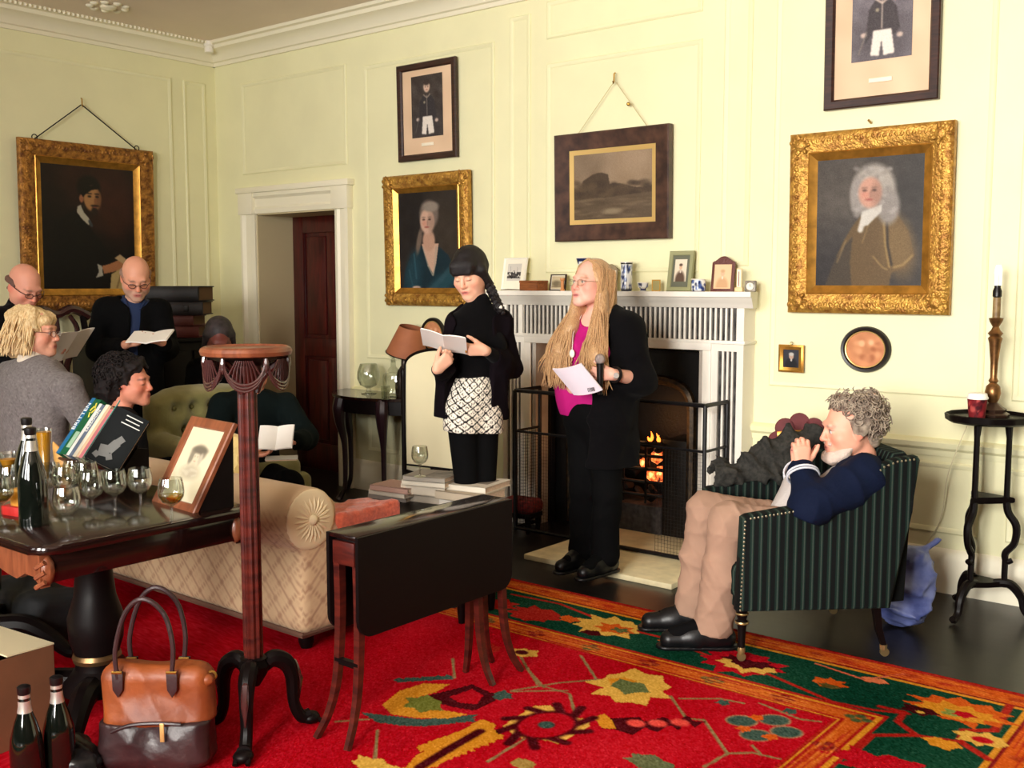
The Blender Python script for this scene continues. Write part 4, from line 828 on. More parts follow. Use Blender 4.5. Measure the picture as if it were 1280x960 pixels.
gl = [((85, 667), 'wine goblet standing nearest the table edge, right of the front bottle', None), ((116, 644), 'wine goblet second from right in front of the leaning books', None), ((144, 640), 'wine goblet in the middle, before the dark book cover', None),
      ((176, 637), 'wine goblet between the dark book cover and the framed drawing', None), ((215, 654), 'goblet of white wine in front of the framed drawing', .035), ((82, 634), 'empty goblet at the back, behind the nearest goblet', None),
      ((109, 628), 'empty goblet at the back under the cream books', None), ((63, 630), 'empty goblet partly hidden just right of the front bottle', None), ((95, 624), 'empty goblet farthest back beneath the wooden bird', None), ((2, 652), 'goblet of white wine at the left frame edge', .035), ((15, 634), 'empty goblet left of the bottles', None)]
for (px, py), lab, wn in gl:
    p = fl(px, py, TZ); goblet(lab, p[0], p[1], TZ, H=.152 if py > 640 else .148, r=.043, open_=.036, wine=wn, group='goblets on the serving table')
p = fl(12, 618, TZ); jg = thing('juice_glass', 'small stemmed cocktail glass of orange juice left of the bottles', 'glass', (p[0], p[1], TZ))
part('stem', MB().lathe([(.03, 0), (.03, .003), (.005, .01), (.004, .075)], 18), M_glass, jg); part('bowl', MB().lathe([(.004, .075), (.02, .1), (.04, .16), (.0385, .16), (.0185, .1015), (.003, .079)], 20), M_glass, jg); part('juice', MB().lathe([(.003, .082), (.018, .103), (.03, .135)], 20), M_juice, jg)
p = fl(58, 618, TZ); jf = thing('juice_flute', 'tall tapering flute of orange juice behind the bottles', 'glass', (p[0], p[1], TZ))
part('foot', MB().lathe([(.028, 0), (.028, .003), (.006, .01), (.005, .04)], 18), M_glass, jf); part('bowl', MB().lathe([(.005, .04), (.012, .06), (.03, .25), (.0285, .25), (.0105, .062), (.003, .045)], 20), M_glass, jf); part('juice', MB().lathe([(.003, .048), (.0103, .064), (.027, .238)], 20), M_juice, jf)
M_bottle = mat('dark green bottle glass', (10, 14, 10), .06, spec=.7, coat=.5); M_foil = mat('silver foil', (206, 200, 190), .35, .7); M_black = mat('black foil', (22, 18, 18), .35, .2)
def bottle(label, x, y, z, name='wine_bottle', s=1.0, group=None):
    t = thing(name, label, 'bottle', (x, y, z), group=group)
    part('glass_body', MB().lathe([(r * s, q * s) for r, q in ((.04, 0), (.044, .005), (.045, .02), (.045, .15), (.042, .18), (.03, .225), (.019, .255), (.0155, .27), (.0145, .312), (.0165, .314), (.0165, .322), (.0145, .324))], 28), M_bottle, t)
    part('neck_foil', MB().lathe([(r * s, q * s) for r, q in ((.0205, .254), (.0172, .272), (.0172, .288))], 20, cap=False), M_foil, t)
    part('neck_band', MB().lathe([(r * s, q * s) for r, q in ((.0166, .296), (.0162, .306))], 20, cap=False), M_foil, t)
    part('capsule', MB().lathe([(r * s, q * s) for r, q in ((.0162, .306), (.0185, .311), (.0185, .328), (.014, .331))], 20), M_black, t); return t
p = fl(43, 660, TZ); bottle('tall dark wine bottle with silver neck band, front one on table', p[0], p[1], TZ, group='dark wine bottles')
p = fl(38, 640, TZ); bottle('dark wine bottle standing just behind the front bottle', p[0], p[1], TZ, group='dark wine bottles')
p = fl(9, 648, TZ); rb = thing('red_carton', 'small red and amber carton at table left beside the bottle', 'carton', (p[0], p[1] + .03, TZ), .2); part('red_base', MB().box((0, 0, .02), (.09, .05, .04), None, .004), mat('red card', (170, 30, 26), .5), rb); part('amber_top', MB().box((.015, .005, .07), (.045, .04, .06), None, .004), mat('amber card', (216, 150, 60), .5), rb)
# leaning books: h up the spine, w into the row (fore-edge), t along the row; spines face up and towards the room
bk0 = fl(70, 572, TZ + .085); bk0[2] = TZ; HB = np.array([0, .62, .785]); WB = np.array([0, .785, -.62]); TB = np.array([1., 0, 0])
M_page = mat('book pages', (214, 190, 166), .8, var=.12, vscale=120, stretch=(8, 1, 1)); BOOKG = 'books leaning on the serving table'
def cov(c): return mat('book cover', tuple(q * .9 for q in c), .6, spec=.2)
origin = np.array([bk0[0], bk0[1], TZ + .105])
def book(label, off, th, H, Wd, spine, cover, yaw=0, txt=None, group=BOOKG, extra=None):
    """book in its own frame: x thickness, y from spine to fore-edge, z up the spine"""
    off *= .93; th *= .93; H *= .9; Wd *= .95; p = origin + TB * off; t = thing('book', label, 'book', tuple(p), group=group)
    R = np.stack([TB, WB, HB], 1)
    if yaw: c, s = math.cos(yaw), math.sin(yaw); R = R @ np.array([[c, -s, 0], [s, c, 0], [0, 0, 1]])
    t.rotation_euler = Matrix(R.tolist()).to_euler()
    mc = cov(cover); ms_ = cov(spine)
    part('spine', MB().box((th / 2, .0015, H / 2), (th, .004, H), None, .001), ms_, t)
    part('front_cover', MB().box((th - .0015, Wd / 2, H / 2), (.003, Wd, H)), mc, t); part('back_cover', MB().box((.0015, Wd / 2, H / 2), (.003, Wd, H)), mc, t)
    part('page_block', MB().box((th / 2, Wd / 2, H / 2), (th - .006, Wd - .008, H - .008)), M_page, t)
    if txt:
        me = text_mesh(txt[0], txt[2]); me.materials.append(mat('title ink', txt[1], .5)); o = link('spine_title', me, t, (th / 2, -.002, H * txt[3]))
        o.rotation_euler = Matrix(np.stack([[0, 0, 1], [1, 0, 0], [0, 1, 0]], 1).tolist()).to_euler() if False else Matrix(((0, -1, 0), (0, 0, -1), (1, 0, 0))).to_euler()
    return t
b1 = book('tall book with blue spine and white lettering, leftmost of the leaning row', .0, .03, .30, .14, (34, 104, 150), (22, 84, 52), txt=('BRITTEN', (236, 240, 240), .034, .66))
b2 = book('green book with yellow title and pale picture, second in the leaning row', .03, .055, .295, .14, (24, 92, 58), (20, 80, 50))
part('cover_picture', MB().box((.036, -.0012, .07), (.03, .002, .075)), mat('pale green picture', (146, 176, 150), .5), b2)
for k, (dx, dz) in enumerate(((-.008, .22), (.004, .235), (.012, .21), (.0, .19))): part('title_letter', MB().box((.034 + dx, -.0012, dz), (.008, .002, .026), rotm(0, .5 * (-1) ** k, 0)), mat('yellow ink', (206, 190, 70), .5), b2)
book('white and grey-blue paperback in the leaning row beside the green book', .087, .024, .275, .135, (232, 230, 224), (120, 140, 170))
book('slate blue book with white spine letters in the leaning row', .112, .028, .27, .135, (104, 118, 140), (110, 116, 130), txt=('SASSOON', (240, 236, 228), .024, .68))
book('cream spined hardback in the middle of the leaning row', .141, .028, .275, .135, (240, 230, 206), (226, 214, 190))
book('narrow tan paperback in the leaning row right of the cream hardback', .170, .022, .27, .135, (224, 190, 156), (196, 150, 120))
book('pink and pale green paperback in the leaning row', .193, .026, .255, .135, (206, 120, 126), (190, 196, 170))
book('thin olive grey book beside the dark cover in the leaning row', .220, .02, .25, .135, (92, 92, 76), (70, 70, 60))
b9 = book('white and teal spined book with dark cover at right end of the row', .246, .035, .265, .15, (216, 226, 216), (5, 11, 14), yaw=-.75)
part('teal_spine_edge', MB().box((.03, -.0012, .1325), (.012, .002, .26)), mat('teal cloth', (50, 150, 140), .5), b9)
an = MB()
for a_, b_, r in (((.045, .05), (.1, .06), .024), ((.09, .06), (.11, .105), .018), ((.105, .1), (.125, .13), .014), ((.05, .04), (.04, .02), .012), ((.1, .05), (.12, .03), .012)): an.tube([(.0355, a_[0] * .75, a_[1]), (.0355, b_[0] * .75, b_[1])], r, 8, flat=((1, 0, 0), .04))
part('cover_picture', an, mat('grey cover figure', (104, 104, 102), .6), b9)
for k, wd in enumerate((.07, .06, .08)): part('cover_lettering', MB().box((.0356, .09, .22 - k * .017), (.0006, wd, .004)), mat('white ink', (210, 210, 205), .5), b9)
tr = thing('book_trough', 'dark wooden sloping book trough holding the leaning books', 'book rack', (bk0[0], bk0[1], TZ))
R_ = np.stack([TB, WB, HB], 1); q0 = origin - np.array([bk0[0], bk0[1], TZ])
def tbx(u0, u1, v0, v1, w0, w1): return MB().box(tuple(q0 + R_ @ np.array([(u0 + u1) / 2, (v0 + v1) / 2, (w0 + w1) / 2])), (u1 - u0, v1 - v0, w1 - w0), R_, .003)
part('shelf_board', tbx(-.02, .28, .136, .146, -.01, .15), M_dark, tr); part('end_ledge', tbx(-.02, .28, .03, .145, -.013, -.001), M_mahog2, tr)
for u in (-.03, .28): part('end_panel', MB().prism([(.05, .0), (.24, .0), (.24, .12), (.19, .13), (.1, .02), (.05, .02)], .012, R=rotm(PI / 2, 0, PI / 2), t=(u, .0, 0)), M_dark, tr)
p = fl(86, 596, TZ); bd = thing('wooden_bird', 'small pale carved wooden bird in front of the green book', 'ornament', (p[0], p[1], TZ), .3)
M_bird = mat('pale honey wood', (214, 164, 92), .45, c2=(190, 136, 70), vscale=20)
part('body', MB().lathe([(.004, 0), (.026, .01), (.034, .05), (.028, .1), (.014, .14), (.003, .16)], 16, R=rotm(0, -.5, 0), sy=.6), M_bird, bd); part('wing', MB().sph((-.04, 0, .09), (.045, .012, .022), 12, 8, R=rotm(0, -.7, 0)), M_bird, bd)
# framed drawing on a sloping box
a0, a1 = fl(189, 629, TZ), fl(241, 645, TZ); fw_ = float(np.linalg.norm(a1 - a0)); top = on(237, 519, 0, a0[0]); slope = math.atan2(top[2] - TZ, top[1] - a0[1]); FL = math.hypot(top[2] - TZ, top[1] - a0[1])
dr = thing('framed_drawing', 'walnut framed pencil drawing of lady in wide hat propped on table', 'picture', tuple((a0 + a1) / 2), math.atan2(a1[1] - a0[1], a1[0] - a0[0]))
sl = PI / 2 - slope; Rx = rotm(-sl)
o = part('frame', MB().frame(fw_, FL, [(0, .014), (0, 0), (.004, -.004), (.036, -.002), (.04, .004), (.04, .014)], z=FL / 2), M_walnut, dr, rot=(-sl, 0, 0))
cv = uv_canvas(64, 90, (FL - .07) / (fw_ - .07), (196, 186, 158)); cv.ell(.52, .42, .23, .14, (128, 118, 100), .3); cv.ell(.5, .52, .1, .12, (188, 176, 150), .3); cv.ell(.53, .37, .22, .06, (100, 92, 78), .6); cv.ell(.36, .52, .06, .1, (120, 112, 96), .6); cv.ell(.64, .52, .05, .1, (170, 160, 140), .6); cv.ell(.46, .48, .015, .01, (90, 80, 70)); cv.ell(.54, .48, .015, .01, (90, 80, 70)); cv.ell(.5, .56, .03, .01, (160, 120, 104)); cv.ell(.5, .74, .26, .12, (162, 152, 130), .8)
for k in range(14): cv.line([(.3 + .03 * k, .68), (.27 + .035 * k, .8)], .008, (190, 180, 158))
cv.line([(.2, 1.2), (.24, 1.3)], .012, (120, 110, 96)); cv.blur(1)
pp = picture_part('drawing', cv, fw_ - .07, FL - .07, dr, .003, FL / 2, m=PRINT); pp.rotation_euler = (-sl, 0, 0)
wy, wz = FL * math.cos(slope), FL * math.sin(slope)
part('sloping_box', MB().prism([(.03, .0), (.16, 0), (.165, .165 * wz / wy - .012), (.03, .014)], fw_ - .006, R=np.array(rotm(0, 0, PI / 2)) @ np.array(rotm(PI / 2)), t=(-(fw_ - .006) / 2, 0, 0)), M_dark, dr)
# ================================================================ torchere (tall stand) in the foreground
pc = at(314, 700, 3.52); tc = thing('torchere_stand', 'tall carved mahogany pedestal stand with fluted column and swagged top', 'plant stand', (pc[0], pc[1], .0095), .35)
def tz(py): return CAM_H + (ray(314, py) * 3.52)[2]
zt = tz(436); part('round_top', MB().lathe([(.13, zt - .03), (.146, zt - .024), (.15, zt - .012), (.146, zt - .002), (.135, zt + .004), (.128, zt - .002), (.0, zt - .002)], 44), M_walnut, tc)
part('under_plate', MB().lathe([(.05, zt - .06), (.1, zt - .042), (.135, zt - .03)], 36), M_dark, tc)
M_swag = mat('carved dark mahogany swag', (62, 34, 32), .22, coat=.5)
for k in range(6):
    a0_ = k * PI / 3; mb = MB(); rr = .136
    def sw(u, z): a = a0_ + u * PI / 6.4; return (rr * math.cos(a), rr * math.sin(a), zt - .034 - z)
    for dz, r in ((.0, .005), (.011, .0045), (.021, .004)): mb.tube([sw(u, (.08 + dz) * math.sqrt(max(0, 1 - (u * .98) ** 2))) for u in np.linspace(-1, 1, 19)], r, 6)
    for j in range(9):
        u = -.8 + 1.6 * j / 8; mb.tube([sw(u * .45, .002), sw(u * .75, .03), sw(u * .95, .075 * math.sqrt(1 - (u * .95) ** 2))], .0028, 5)
    part('carved_swag', mb, M_swag, tc)
    part('leaf_drop', MB().tube([(.135 * math.cos(a0_ + PI / 6), .135 * math.sin(a0_ + PI / 6), zt - .03 - q) for q in (0, .015, .035, .05)], [.007, .01, .008, .001], 8), M_swag, tc)
for k in range(3):
    a = k * 2 * PI / 3 + .5; part('top_bracket', MB().ctube([(math.cos(a) * q, math.sin(a) * q, z) for q, z in ((.03, zt - .15), (.05, zt - .1), (.09, zt - .06), (.12, zt - .04))], [.012, .014, .012, .008], 8), M_swag, tc)
zb = tz(828); part('fluted_column', MB().lathe([(.032, zb), (.034, zb + .02), (.0345, zb + .4), (.033, zt - .14)], 60, flute=(10, .16)), M_mahog2, tc)
part('capital', MB().lathe([(.033, zt - .14), (.04, zt - .135), (.036, zt - .12), (.046, zt - .1), (.05, zt - .06)], 28), M_mahog2, tc)
part('base_knop', MB().lathe([(.02, zb - .1), (.045, zb - .06), (.052, zb - .03), (.04, zb - .008), (.046, zb - .004), (.034, zb)], 28), M_dark, tc)
vdir = math.atan2(-FW[1], -FW[0]) - .35
for k in range(3):
    a = vdir + k * 2 * PI / 3 + .05; c, s = math.cos(a), math.sin(a)
    lg = part('carved_leg', MB().ctube([(c * q, s * q, z) for q, z in ((.03, zb - .04), (.07, zb - .02), (.115, zb - .045), (.135, zb - .1), (.14, .09), (.165, .035), (.195, .03))], [.026, .03, .03, .024, .02, .022, .026], 10), M_dark, tc)
    part('claw_foot', MB().sph((c * .2, s * .2, .022), (.034, .034, .022), 12, 8).tube([(c * .2 + .02 * s, s * .2 - .02 * c, .03), (c * .235 + .02 * s, s * .235 - .02 * c, .008)], .009, 6).tube([(c * .2 - .02 * s, s * .2 + .02 * c, .03), (c * .235 - .02 * s, s * .235 + .02 * c, .008)], .009, 6), M_dark, lg)
    part('acanthus_leaf', MB().tube([(c * q, s * q, z) for q, z in ((.09, zb - .012), (.142, zb - .05), (.163, zb - .11), (.16, .1))], [.004, .014, .012, .002], 6), M_swag, lg)
# ================================================================ cream sofa (back towards us), cushion, coral throw
M_cream_fab = attr_mat('cream woven sofa cloth', .85, .2, bump=.25, bscale=500, sheen=.15)
SXR, SY0, SXL = -3.325, 2.74, -5.3
sf = thing('cream_sofa', 'cream patterned sofa with rolled back, seen from behind beside torchere', 'sofa', ((SXR + SXL) / 2, SY0 + .4, .0095)); so = np.array([(SXR + SXL) / 2, SY0 + .4, 0])
def lattice(V):
    u, v, w = V[:, 0], V[:, 1], V[:, 2]; g = (u + v) * 1.0; w0 = w
    d = np.minimum(np.abs(((g + w) * 21) % 1 - .5), np.abs(((g - w) * 21) % 1 - .5)) * 2
    m = np.clip((.22 - d) / .16, 0, 1)[:, None] * np.clip((.62 - w) / .05, 0, 1)[:, None]
    return lin(np.array([196., 166., 130.]) * (1 - m) + np.array([160., 124., 96.]) * m)
S = Sdf(.014); L = SXR - SXL; cx = (SXR + SXL) / 2
S.rbox((cx, SY0 + .1, .36), (L / 2, .1, .28), .04, .02); S.cap((SXL + .1, SY0 + .05, .57), (SXR + .12, SY0 + .05, .57), .132, k=.03)
for x in (SXR - .1, SXL + .1): S.rbox((x, SY0 + .28, .31), (.1, .27, .23), .05, .02)
S.rbox((cx, SY0 + .3, .24), (L / 2 - .02, .25, .16), .04, .02)
S.half((SXR, 0, 0), (1, 0, 0)); S.obj('upholstery', M_cream_fab, sf, lattice, so)
S = Sdf(.012); S.rbox((cx, SY0 + .35, .45), (L / 2 - .2, .2, .07), .05); S.obj('seat_cushion', M_cream_fab, sf, lattice, so)
mb = MB()
mb.sph((SXR, SY0 + .05, .57), (.016, .128, .128), 32, 10)
for k in range(22):
    q = 2 * PI * k / 22; mb.tube([(SXR + .012, SY0 + .05 + .018 * math.cos(q), .57 + .018 * math.sin(q)), (SXR + .016, SY0 + .05 + .06 * math.cos(q), .57 + .06 * math.sin(q)), (SXR - .004, SY0 + .05 + .126 * math.cos(q), .57 + .126 * math.sin(q))], [.004, .007, .005], 6)
mb.sph((SXR + .012, SY0 + .05, .57), (.02, .024, .024), 10, 8)
part('pleated_scroll', mb, mat('cream gathered cloth', (224, 204, 166), .85), sf, tuple(-so))
part('skirt_welt', MB().tube([(SXL, SY0, .085), (SXR, SY0, .085), (SXR, SY0 + .55, .085)], .012, 6), mat('dark welt', (96, 66, 52), .8), sf, tuple(-so))
for x in (SXR - .08, SXL + .08):
    for y in (SY0 + .08, SY0 + .48): part('bun_foot', MB().lathe([(.025, 0), (.035, .03), (.03, .085)], 14), M_dark, sf, (x - so[0], y - so[1], 0))
pq = at(286, 572, 4.74); cu = thing('pleated_cushion', 'round pleated pale yellow cushion behind the sofa back, right of the drawing', 'cushion', (pq[0], pq[1], pq[2]), .5)
S = Sdf(.01); S.ell((0, 0, 0), (.125, .075, .115), .02); S.obj('cover', mat('straw yellow satin', (206, 178, 112), .5, sheen=.3), cu)
part('pleats', MB().loft([[(.0 + .03 * math.cos(q), -.07, .0 + .03 * math.sin(q)) for q in np.linspace(0, 2 * PI, 25)[:-1]], [(.07 * math.cos(q) * (1 + .12 * (k % 2)), -.068 - .008 * (k % 2), .065 * math.sin(q) * (1 + .12 * (k % 2))) for k, q in enumerate(np.linspace(0, 2 * PI, 25)[:-1])], [(.118 * math.cos(q), -.03, .11 * math.sin(q)) for q in np.linspace(0, 2 * PI, 25)[:-1]]]), mat('straw pleats', (214, 188, 124), .6), cu)
S = Sdf(.01); c0 = at(443, 640, 4.55)
S.rbox((SXR - .1, SY0 + .37, .545), (.115, .18, .03), .025).rbox((SXR + .008, SY0 + .37, .47), (.012, .18, .11), .01, .02).folds(.004, 40, 3)
S.obj('coral_throw', mat('coral plush throw', (214, 104, 72), .95, c2=(176, 72, 48), vscale=60, bump=.4, bscale=200, sheen=.4)); th_ = bpy.data.objects['coral_throw']; tag(th_, 'coral plush throw folded over the cream sofa arm', 'throw')
# ================================================================ drop-leaf table
GX0_, GX1_, GY0_, GY1_, GT = -2.665, -2.53, 2.31, 3.12, .72
gt = thing('drop_leaf_table', 'dark mahogany drop-leaf table with folded leaves and slender legs on rug', 'table', ((GX0_ + GX1_) / 2, (GY0_ + GY1_) / 2, .0095)); gw, gl_ = GX1_ - GX0_, GY1_ - GY0_
part('table_top', MB().box((0, 0, GT - .02), (gw, gl_, .018), None, .006), M_mahog, gt)
for s in (-1, 1):
    lf = MB().prism([(-gl_ / 2, GT - .014)] + [(-gl_ / 2, .42)] + [(-gl_ / 2 + .06 - .06 * math.cos(q), .42 - .06 * math.sin(q)) for q in np.linspace(0, PI / 2, 6)] + [(gl_ / 2 - .06 + .06 * math.sin(q), .36 + .06 - .06 * math.cos(q)) for q in np.linspace(0, PI / 2, 6)] + [(gl_ / 2, GT - .014)], .014, R=np.array(rotm(0, 0, PI / 2)) @ np.array(rotm(PI / 2)), t=(s * (gw / 2 + .004) - .007, 0, 0))
    part('drop_leaf', lf, M_dark, gt)
part('frieze_rail', MB().box((0, 0, GT - .075), (gw - .035, gl_ - .04, .09), None, .003), M_dark, gt)
for s in (-1, 1): part('end_drawer', MB().box((0, s * (gl_ / 2 - .012), GT - .078), (gw - .03, .016, .08), None, .003), M_mahog2, gt)
def sabre(x, y, ox, oy): return MB().ctube([(x, y, GT - .1), (x, y, .4), (x + ox * .15, y + oy * .15, .2), (x + ox * .5, y + oy * .5, .08), (x + ox, y + oy, 0)], [.021, .019, .017, .015, .013], 4)
for sx in (-1, 1):
    for sy in (-1, 1): part('leg', sabre(sx * (gw / 2 - .02), sy * (gl_ / 2 - .03), sx * .03, sy * .09), M_mahog2, gt)
for s in (-1, 1):
    part('gate_leg', sabre(s * (gw / 2 - .03), gl_ / 2 - .16 if s > 0 else gl_ / 2 - .12, s * .05, .03), M_mahog2, gt)
part('low_stretcher', MB().box((0, -gl_ / 2 + .02, .26), (gw - .02, .02, .02)), M_dark, gt)
# ================================================================ low table with piles of books and a glass
lt0 = fl(548, 642, .46); lt = thing('low_table', 'low dark table under the piles of books behind the drop-leaf table', 'table', (lt0[0], lt0[1] + .03, .0095), .1)
part('table_top', MB().box((0, -.06, .438), (.6, .36, .03), None, .006), M_dark, lt); part('apron', MB().box((0, -.06, .39), (.52, .28, .06)), M_dark, lt)
for sx in (-1, 1):
    for sy in (-1, 1): part('leg', MB().lathe([(.014, 0), (.02, .05), (.026, .3), (.03, .4)], 12), M_dark, lt, (sx * .24, sy * .12 - .06, 0))
lzt = .461
def flat_book(label, px, py, zc, w, d, th, rz, c, pic=None, group='books piled on the low table'):
    p = fl(px, py, zc); t = thing('book', label, 'book', (p[0], p[1], zc), rz, group=group)
    part('front_cover', MB().box((0, 0, th - .0015), (w, d, .003)), cov(c), t); part('back_cover', MB().box((0, 0, .0015), (w, d, .003)), cov(c), t); part('spine', MB().box((0, -d / 2 + .0015, th / 2), (w, .003, th)), cov(c), t)
    part('page_block', MB().box((0, 0, th / 2), (w - .008, d - .008, th - .006)), M_page, t)
    if pic: part('cover_picture', MB().box((pic[0], pic[1], th + .0006), (pic[2], pic[3], .001)), mat('grey cover picture', pic[4], .6, var=.5, vscale=20), t)
    return t
z = lzt
for k, (lab, px, c, rz, th) in enumerate((('bottom grey book of the left pile on the low table', 496, (150, 140, 132), .05, .026), ('cream book, second up in the left pile', 497, (226, 214, 196), -.04, .026), ('brownish pink book topping the left pile', 499, (188, 150, 136), .02, .028))):
    flat_book(lab, px, 622 - 5 * k, z, .24, .17, th, rz + .1, c); z += th + .001
z2 = lzt
for k, (lab, c, th) in enumerate((('cream book at the bottom of the rear pile', (214, 200, 180), .05), ('pale hardback second in the rear pile', (224, 212, 192), .05), ('cream book under the glass, near top of rear pile', (236, 226, 206), .026), ('grey picture book topping the rear pile beside the glass', (170, 162, 150), .024))):
    p_ = flat_book(lab, 541, (624, 615, 604, 598)[k], z2, .26 - .01 * k, .2, th, .2 + .03 * k, c, pic=(.05, 0, .12, .14, (110, 104, 98)) if k == 3 else None); z2 += th + .001
z3 = lzt
for k, (lab, c, th, w, d) in enumerate((('white book at the bottom of the right pile', (226, 220, 208), .045, .25, .2), ('beige book second in the right pile', (206, 190, 166), .04, .27, .22), ('large white art book with grey picture topping right pile', (240, 232, 214), .03, .34, .25))):
    flat_book(lab, 590 - k * 2, (634, 622, 608)[k], z3, w, d, th, .05 + .06 * k, c, pic=(.05, .01, .17, .12, (120, 112, 100)) if k == 2 else None); z3 += th + .001
p = fl(525, 596, z2); goblet('clear wine goblet standing on the rear pile of books', p[0] + .0, p[1], z2 + .001, H=.15, r=.042, open_=.036)
# red patterned footstool by the hearth
p = fl(640, 668); fs = thing('footstool', 'small red patterned footstool between drop-leaf table and hearth', 'footstool', (p[0] - .02, p[1] + .12, 0), .1)
S = Sdf(.01); S.rbox((0, 0, .165), (.12, .09, .045), .035); S.obj('pad', mat('red needlework', (120, 34, 32), .9, c2=(70, 20, 24), vscale=50), fs)
part('frame', MB().box((0, 0, .11), (.22, .16, .03), None, .004), M_dark, fs)
for sx in (-1, 1):
    for sy in (-1, 1): part('leg', MB().lathe([(.012, 0), (.018, .06), (.02, .1)], 10), M_dark, fs, (sx * .085, sy * .06, 0))
# ================================================================ side table by the door, with decanter, goblet vase and lamp
dl = thing('side_table', 'dark half-round side table against wall right of the doorway', 'table', (-5.42, YB - .04, 0)); DR = .5; DZt = .765
half = [(DR * math.cos(a), -DR * .82 * math.sin(a)) for a in np.linspace(0, PI, 33)]
part('table_top', MB().prism(half, .02, z0=DZt - .02, b=.005), M_mahog, dl)
half2 = [(q[0] * .92, q[1] * .9) for q in half]; part('apron', MB().prism(half2, .1, z0=DZt - .12), M_dark, dl)
M_cab = mat('dark cabriole wood', (34, 16, 22), .3, coat=.3)
for a in (8, 62, 118, 172):
    c, s = math.cos(math.radians(a)) * DR * .9, -math.sin(math.radians(a)) * DR * .74; n = np.array([c, s]) / math.hypot(c, s)
    part('cabriole_leg', MB().ctube([(c + n[0] * q, s + n[1] * q, z) for q, z in ((0, DZt - .02), (.015, DZt - .1), (.01, DZt - .2), (-.02, .4), (-.02, .12), (.01, .03), (.03, .0))], [.045, .05, .038, .02, .016, .02, .026], 10), M_cab, dl)
def on_side(px, py=500): p = fl(px, py, DZt); return float(p[0]), float(p[1])
x, y = on_side(461, 492); gv = thing('glass_vase', 'round footed clear glass vase on the side table', 'vase', (x, y, DZt))
part('foot', MB().lathe([(.055, 0), (.055, .006), (.02, .02), (.016, .04)], 22), M_glass, gv); part('bowl', MB().lathe([(.016, .04), (.06, .06), (.082, .11), (.08, .16), (.06, .215), (.058, .215), (.077, .16), (.079, .11), (.058, .064), (.01, .045)], 28), M_glass, gv)
x, y = on_side(492, 496); dc = thing('glass_decanter', 'square clear glass decanter with ring stopper on the side table', 'decanter', (x, y, DZt), .3)
part('body', MB().box((0, 0, .085), (.12, .12, .17), None, .02), M_glass, dc); part('shoulder', MB().lathe([(.055, .17), (.03, .2), (.018, .215), (.018, .25), (.028, .256)], 20, cap=False), M_glass, dc)
part('ring_stopper', MB().tube([(.034 * math.cos(q), 0, .31 + .034 * math.sin(q)) for q in np.linspace(0, 2 * PI, 21)[:-1]], .007, 8, closed=True).lathe([(.012, .24), (.016, .262), (.006, .278)], 12), M_glass, dc)
x, y = on_side(482, 499); tm = thing('glass_tumbler', 'small cut glass tumbler in front of the decanter', 'glass', (x, y, DZt)); part('cup', MB().lathe([(.03, 0), (.035, .09), (.033, .09), (.028, .006)], 16, flute=(8, .08)), M_glass, tm)
x, y = on_side(506, 496); lp = thing('table_lamp', 'dark bottle lamp with tilted brown paper shade on the side table', 'lamp', (x, y, DZt))
part('base', MB().lathe([(.06, 0), (.065, .02), (.066, .13), (.05, .18), (.024, .22), (.022, .27), (.03, .29), (.012, .3), (.012, .36)], 24), mat('dark pewter', (54, 44, 38), .35, .5), lp)
M_shade = mat('brown parchment shade', (172, 104, 66), .7, c2=(140, 82, 54), vscale=5)
sd = part('lamp_shade', MB().lathe([(.145, 0), (.085, .2), (.083, .2), (.143, 0)], 32, R=rotm(0, .26, 0), c=(.02, 0, .295)), M_shade, lp)
part('shade_trim', MB().tube([tuple(np.array(rotm(0, .26, 0)) @ np.array([.145 * math.cos(q), .145 * math.sin(q), 0]) + [.02, 0, .295]) for q in np.linspace(0, 2 * PI, 33)[:-1]], .004, 6, closed=True), M_dark, sd)
# ================================================================ cheval fire screen
fp = at(552, 560, 6.15); fsn = thing('fire_screen', 'tall cream arched fire screen in dark frame behind the young woman', 'fire screen', (fp[0], fp[1], 0), .12)
zb_, zt_ = .47, 1.17; wS = .52
out = [(-wS / 2, zb_), (wS / 2, zb_), (wS / 2, zt_ - .1)] + [(wS / 2 * math.cos(q), zt_ - .1 + .1 * math.sin(q)) for q in np.linspace(.05, PI - .05, 24)] + [(-wS / 2, zt_ - .1)]
part('cloth_panel', MB().prism(out, .012, R=rotm(PI / 2), t=(0, .006, 0)), mat('cream linen', (226, 216, 178), .85, bump=.1, bscale=200), fsn)
part('frame', MB().tube([(p_[0], 0, p_[1]) for p_ in out], .011, 6, closed=True), M_dark, fsn)
for s in (-1, 1):
    part('post', MB().lathe([(.014, .2), (.018, .25), (.014, .3), (.016, 1.0), (.02, 1.03), (.01, 1.05)], 12), M_dark, fsn, (s * (wS / 2 + .018), 0, 0))
    part('scroll_foot', MB().ctube([(s * (wS / 2 + .01), yy, zz) for yy, zz in ((-.2, .03), (-.17, .06), (-.08, .12), (0, .24), (.08, .12), (.17, .06), (.2, .03))], [.026, .028, .022, .028, .022, .028, .026], 8), M_dark, fsn)
part('stretcher', MB().ctube([(-wS / 2, 0, .42), (-.1, 0, .40), (-.04, 0, .45), (.04, 0, .45), (.1, 0, .40), (wS / 2, 0, .42)], .02, 8), M_dark, fsn)
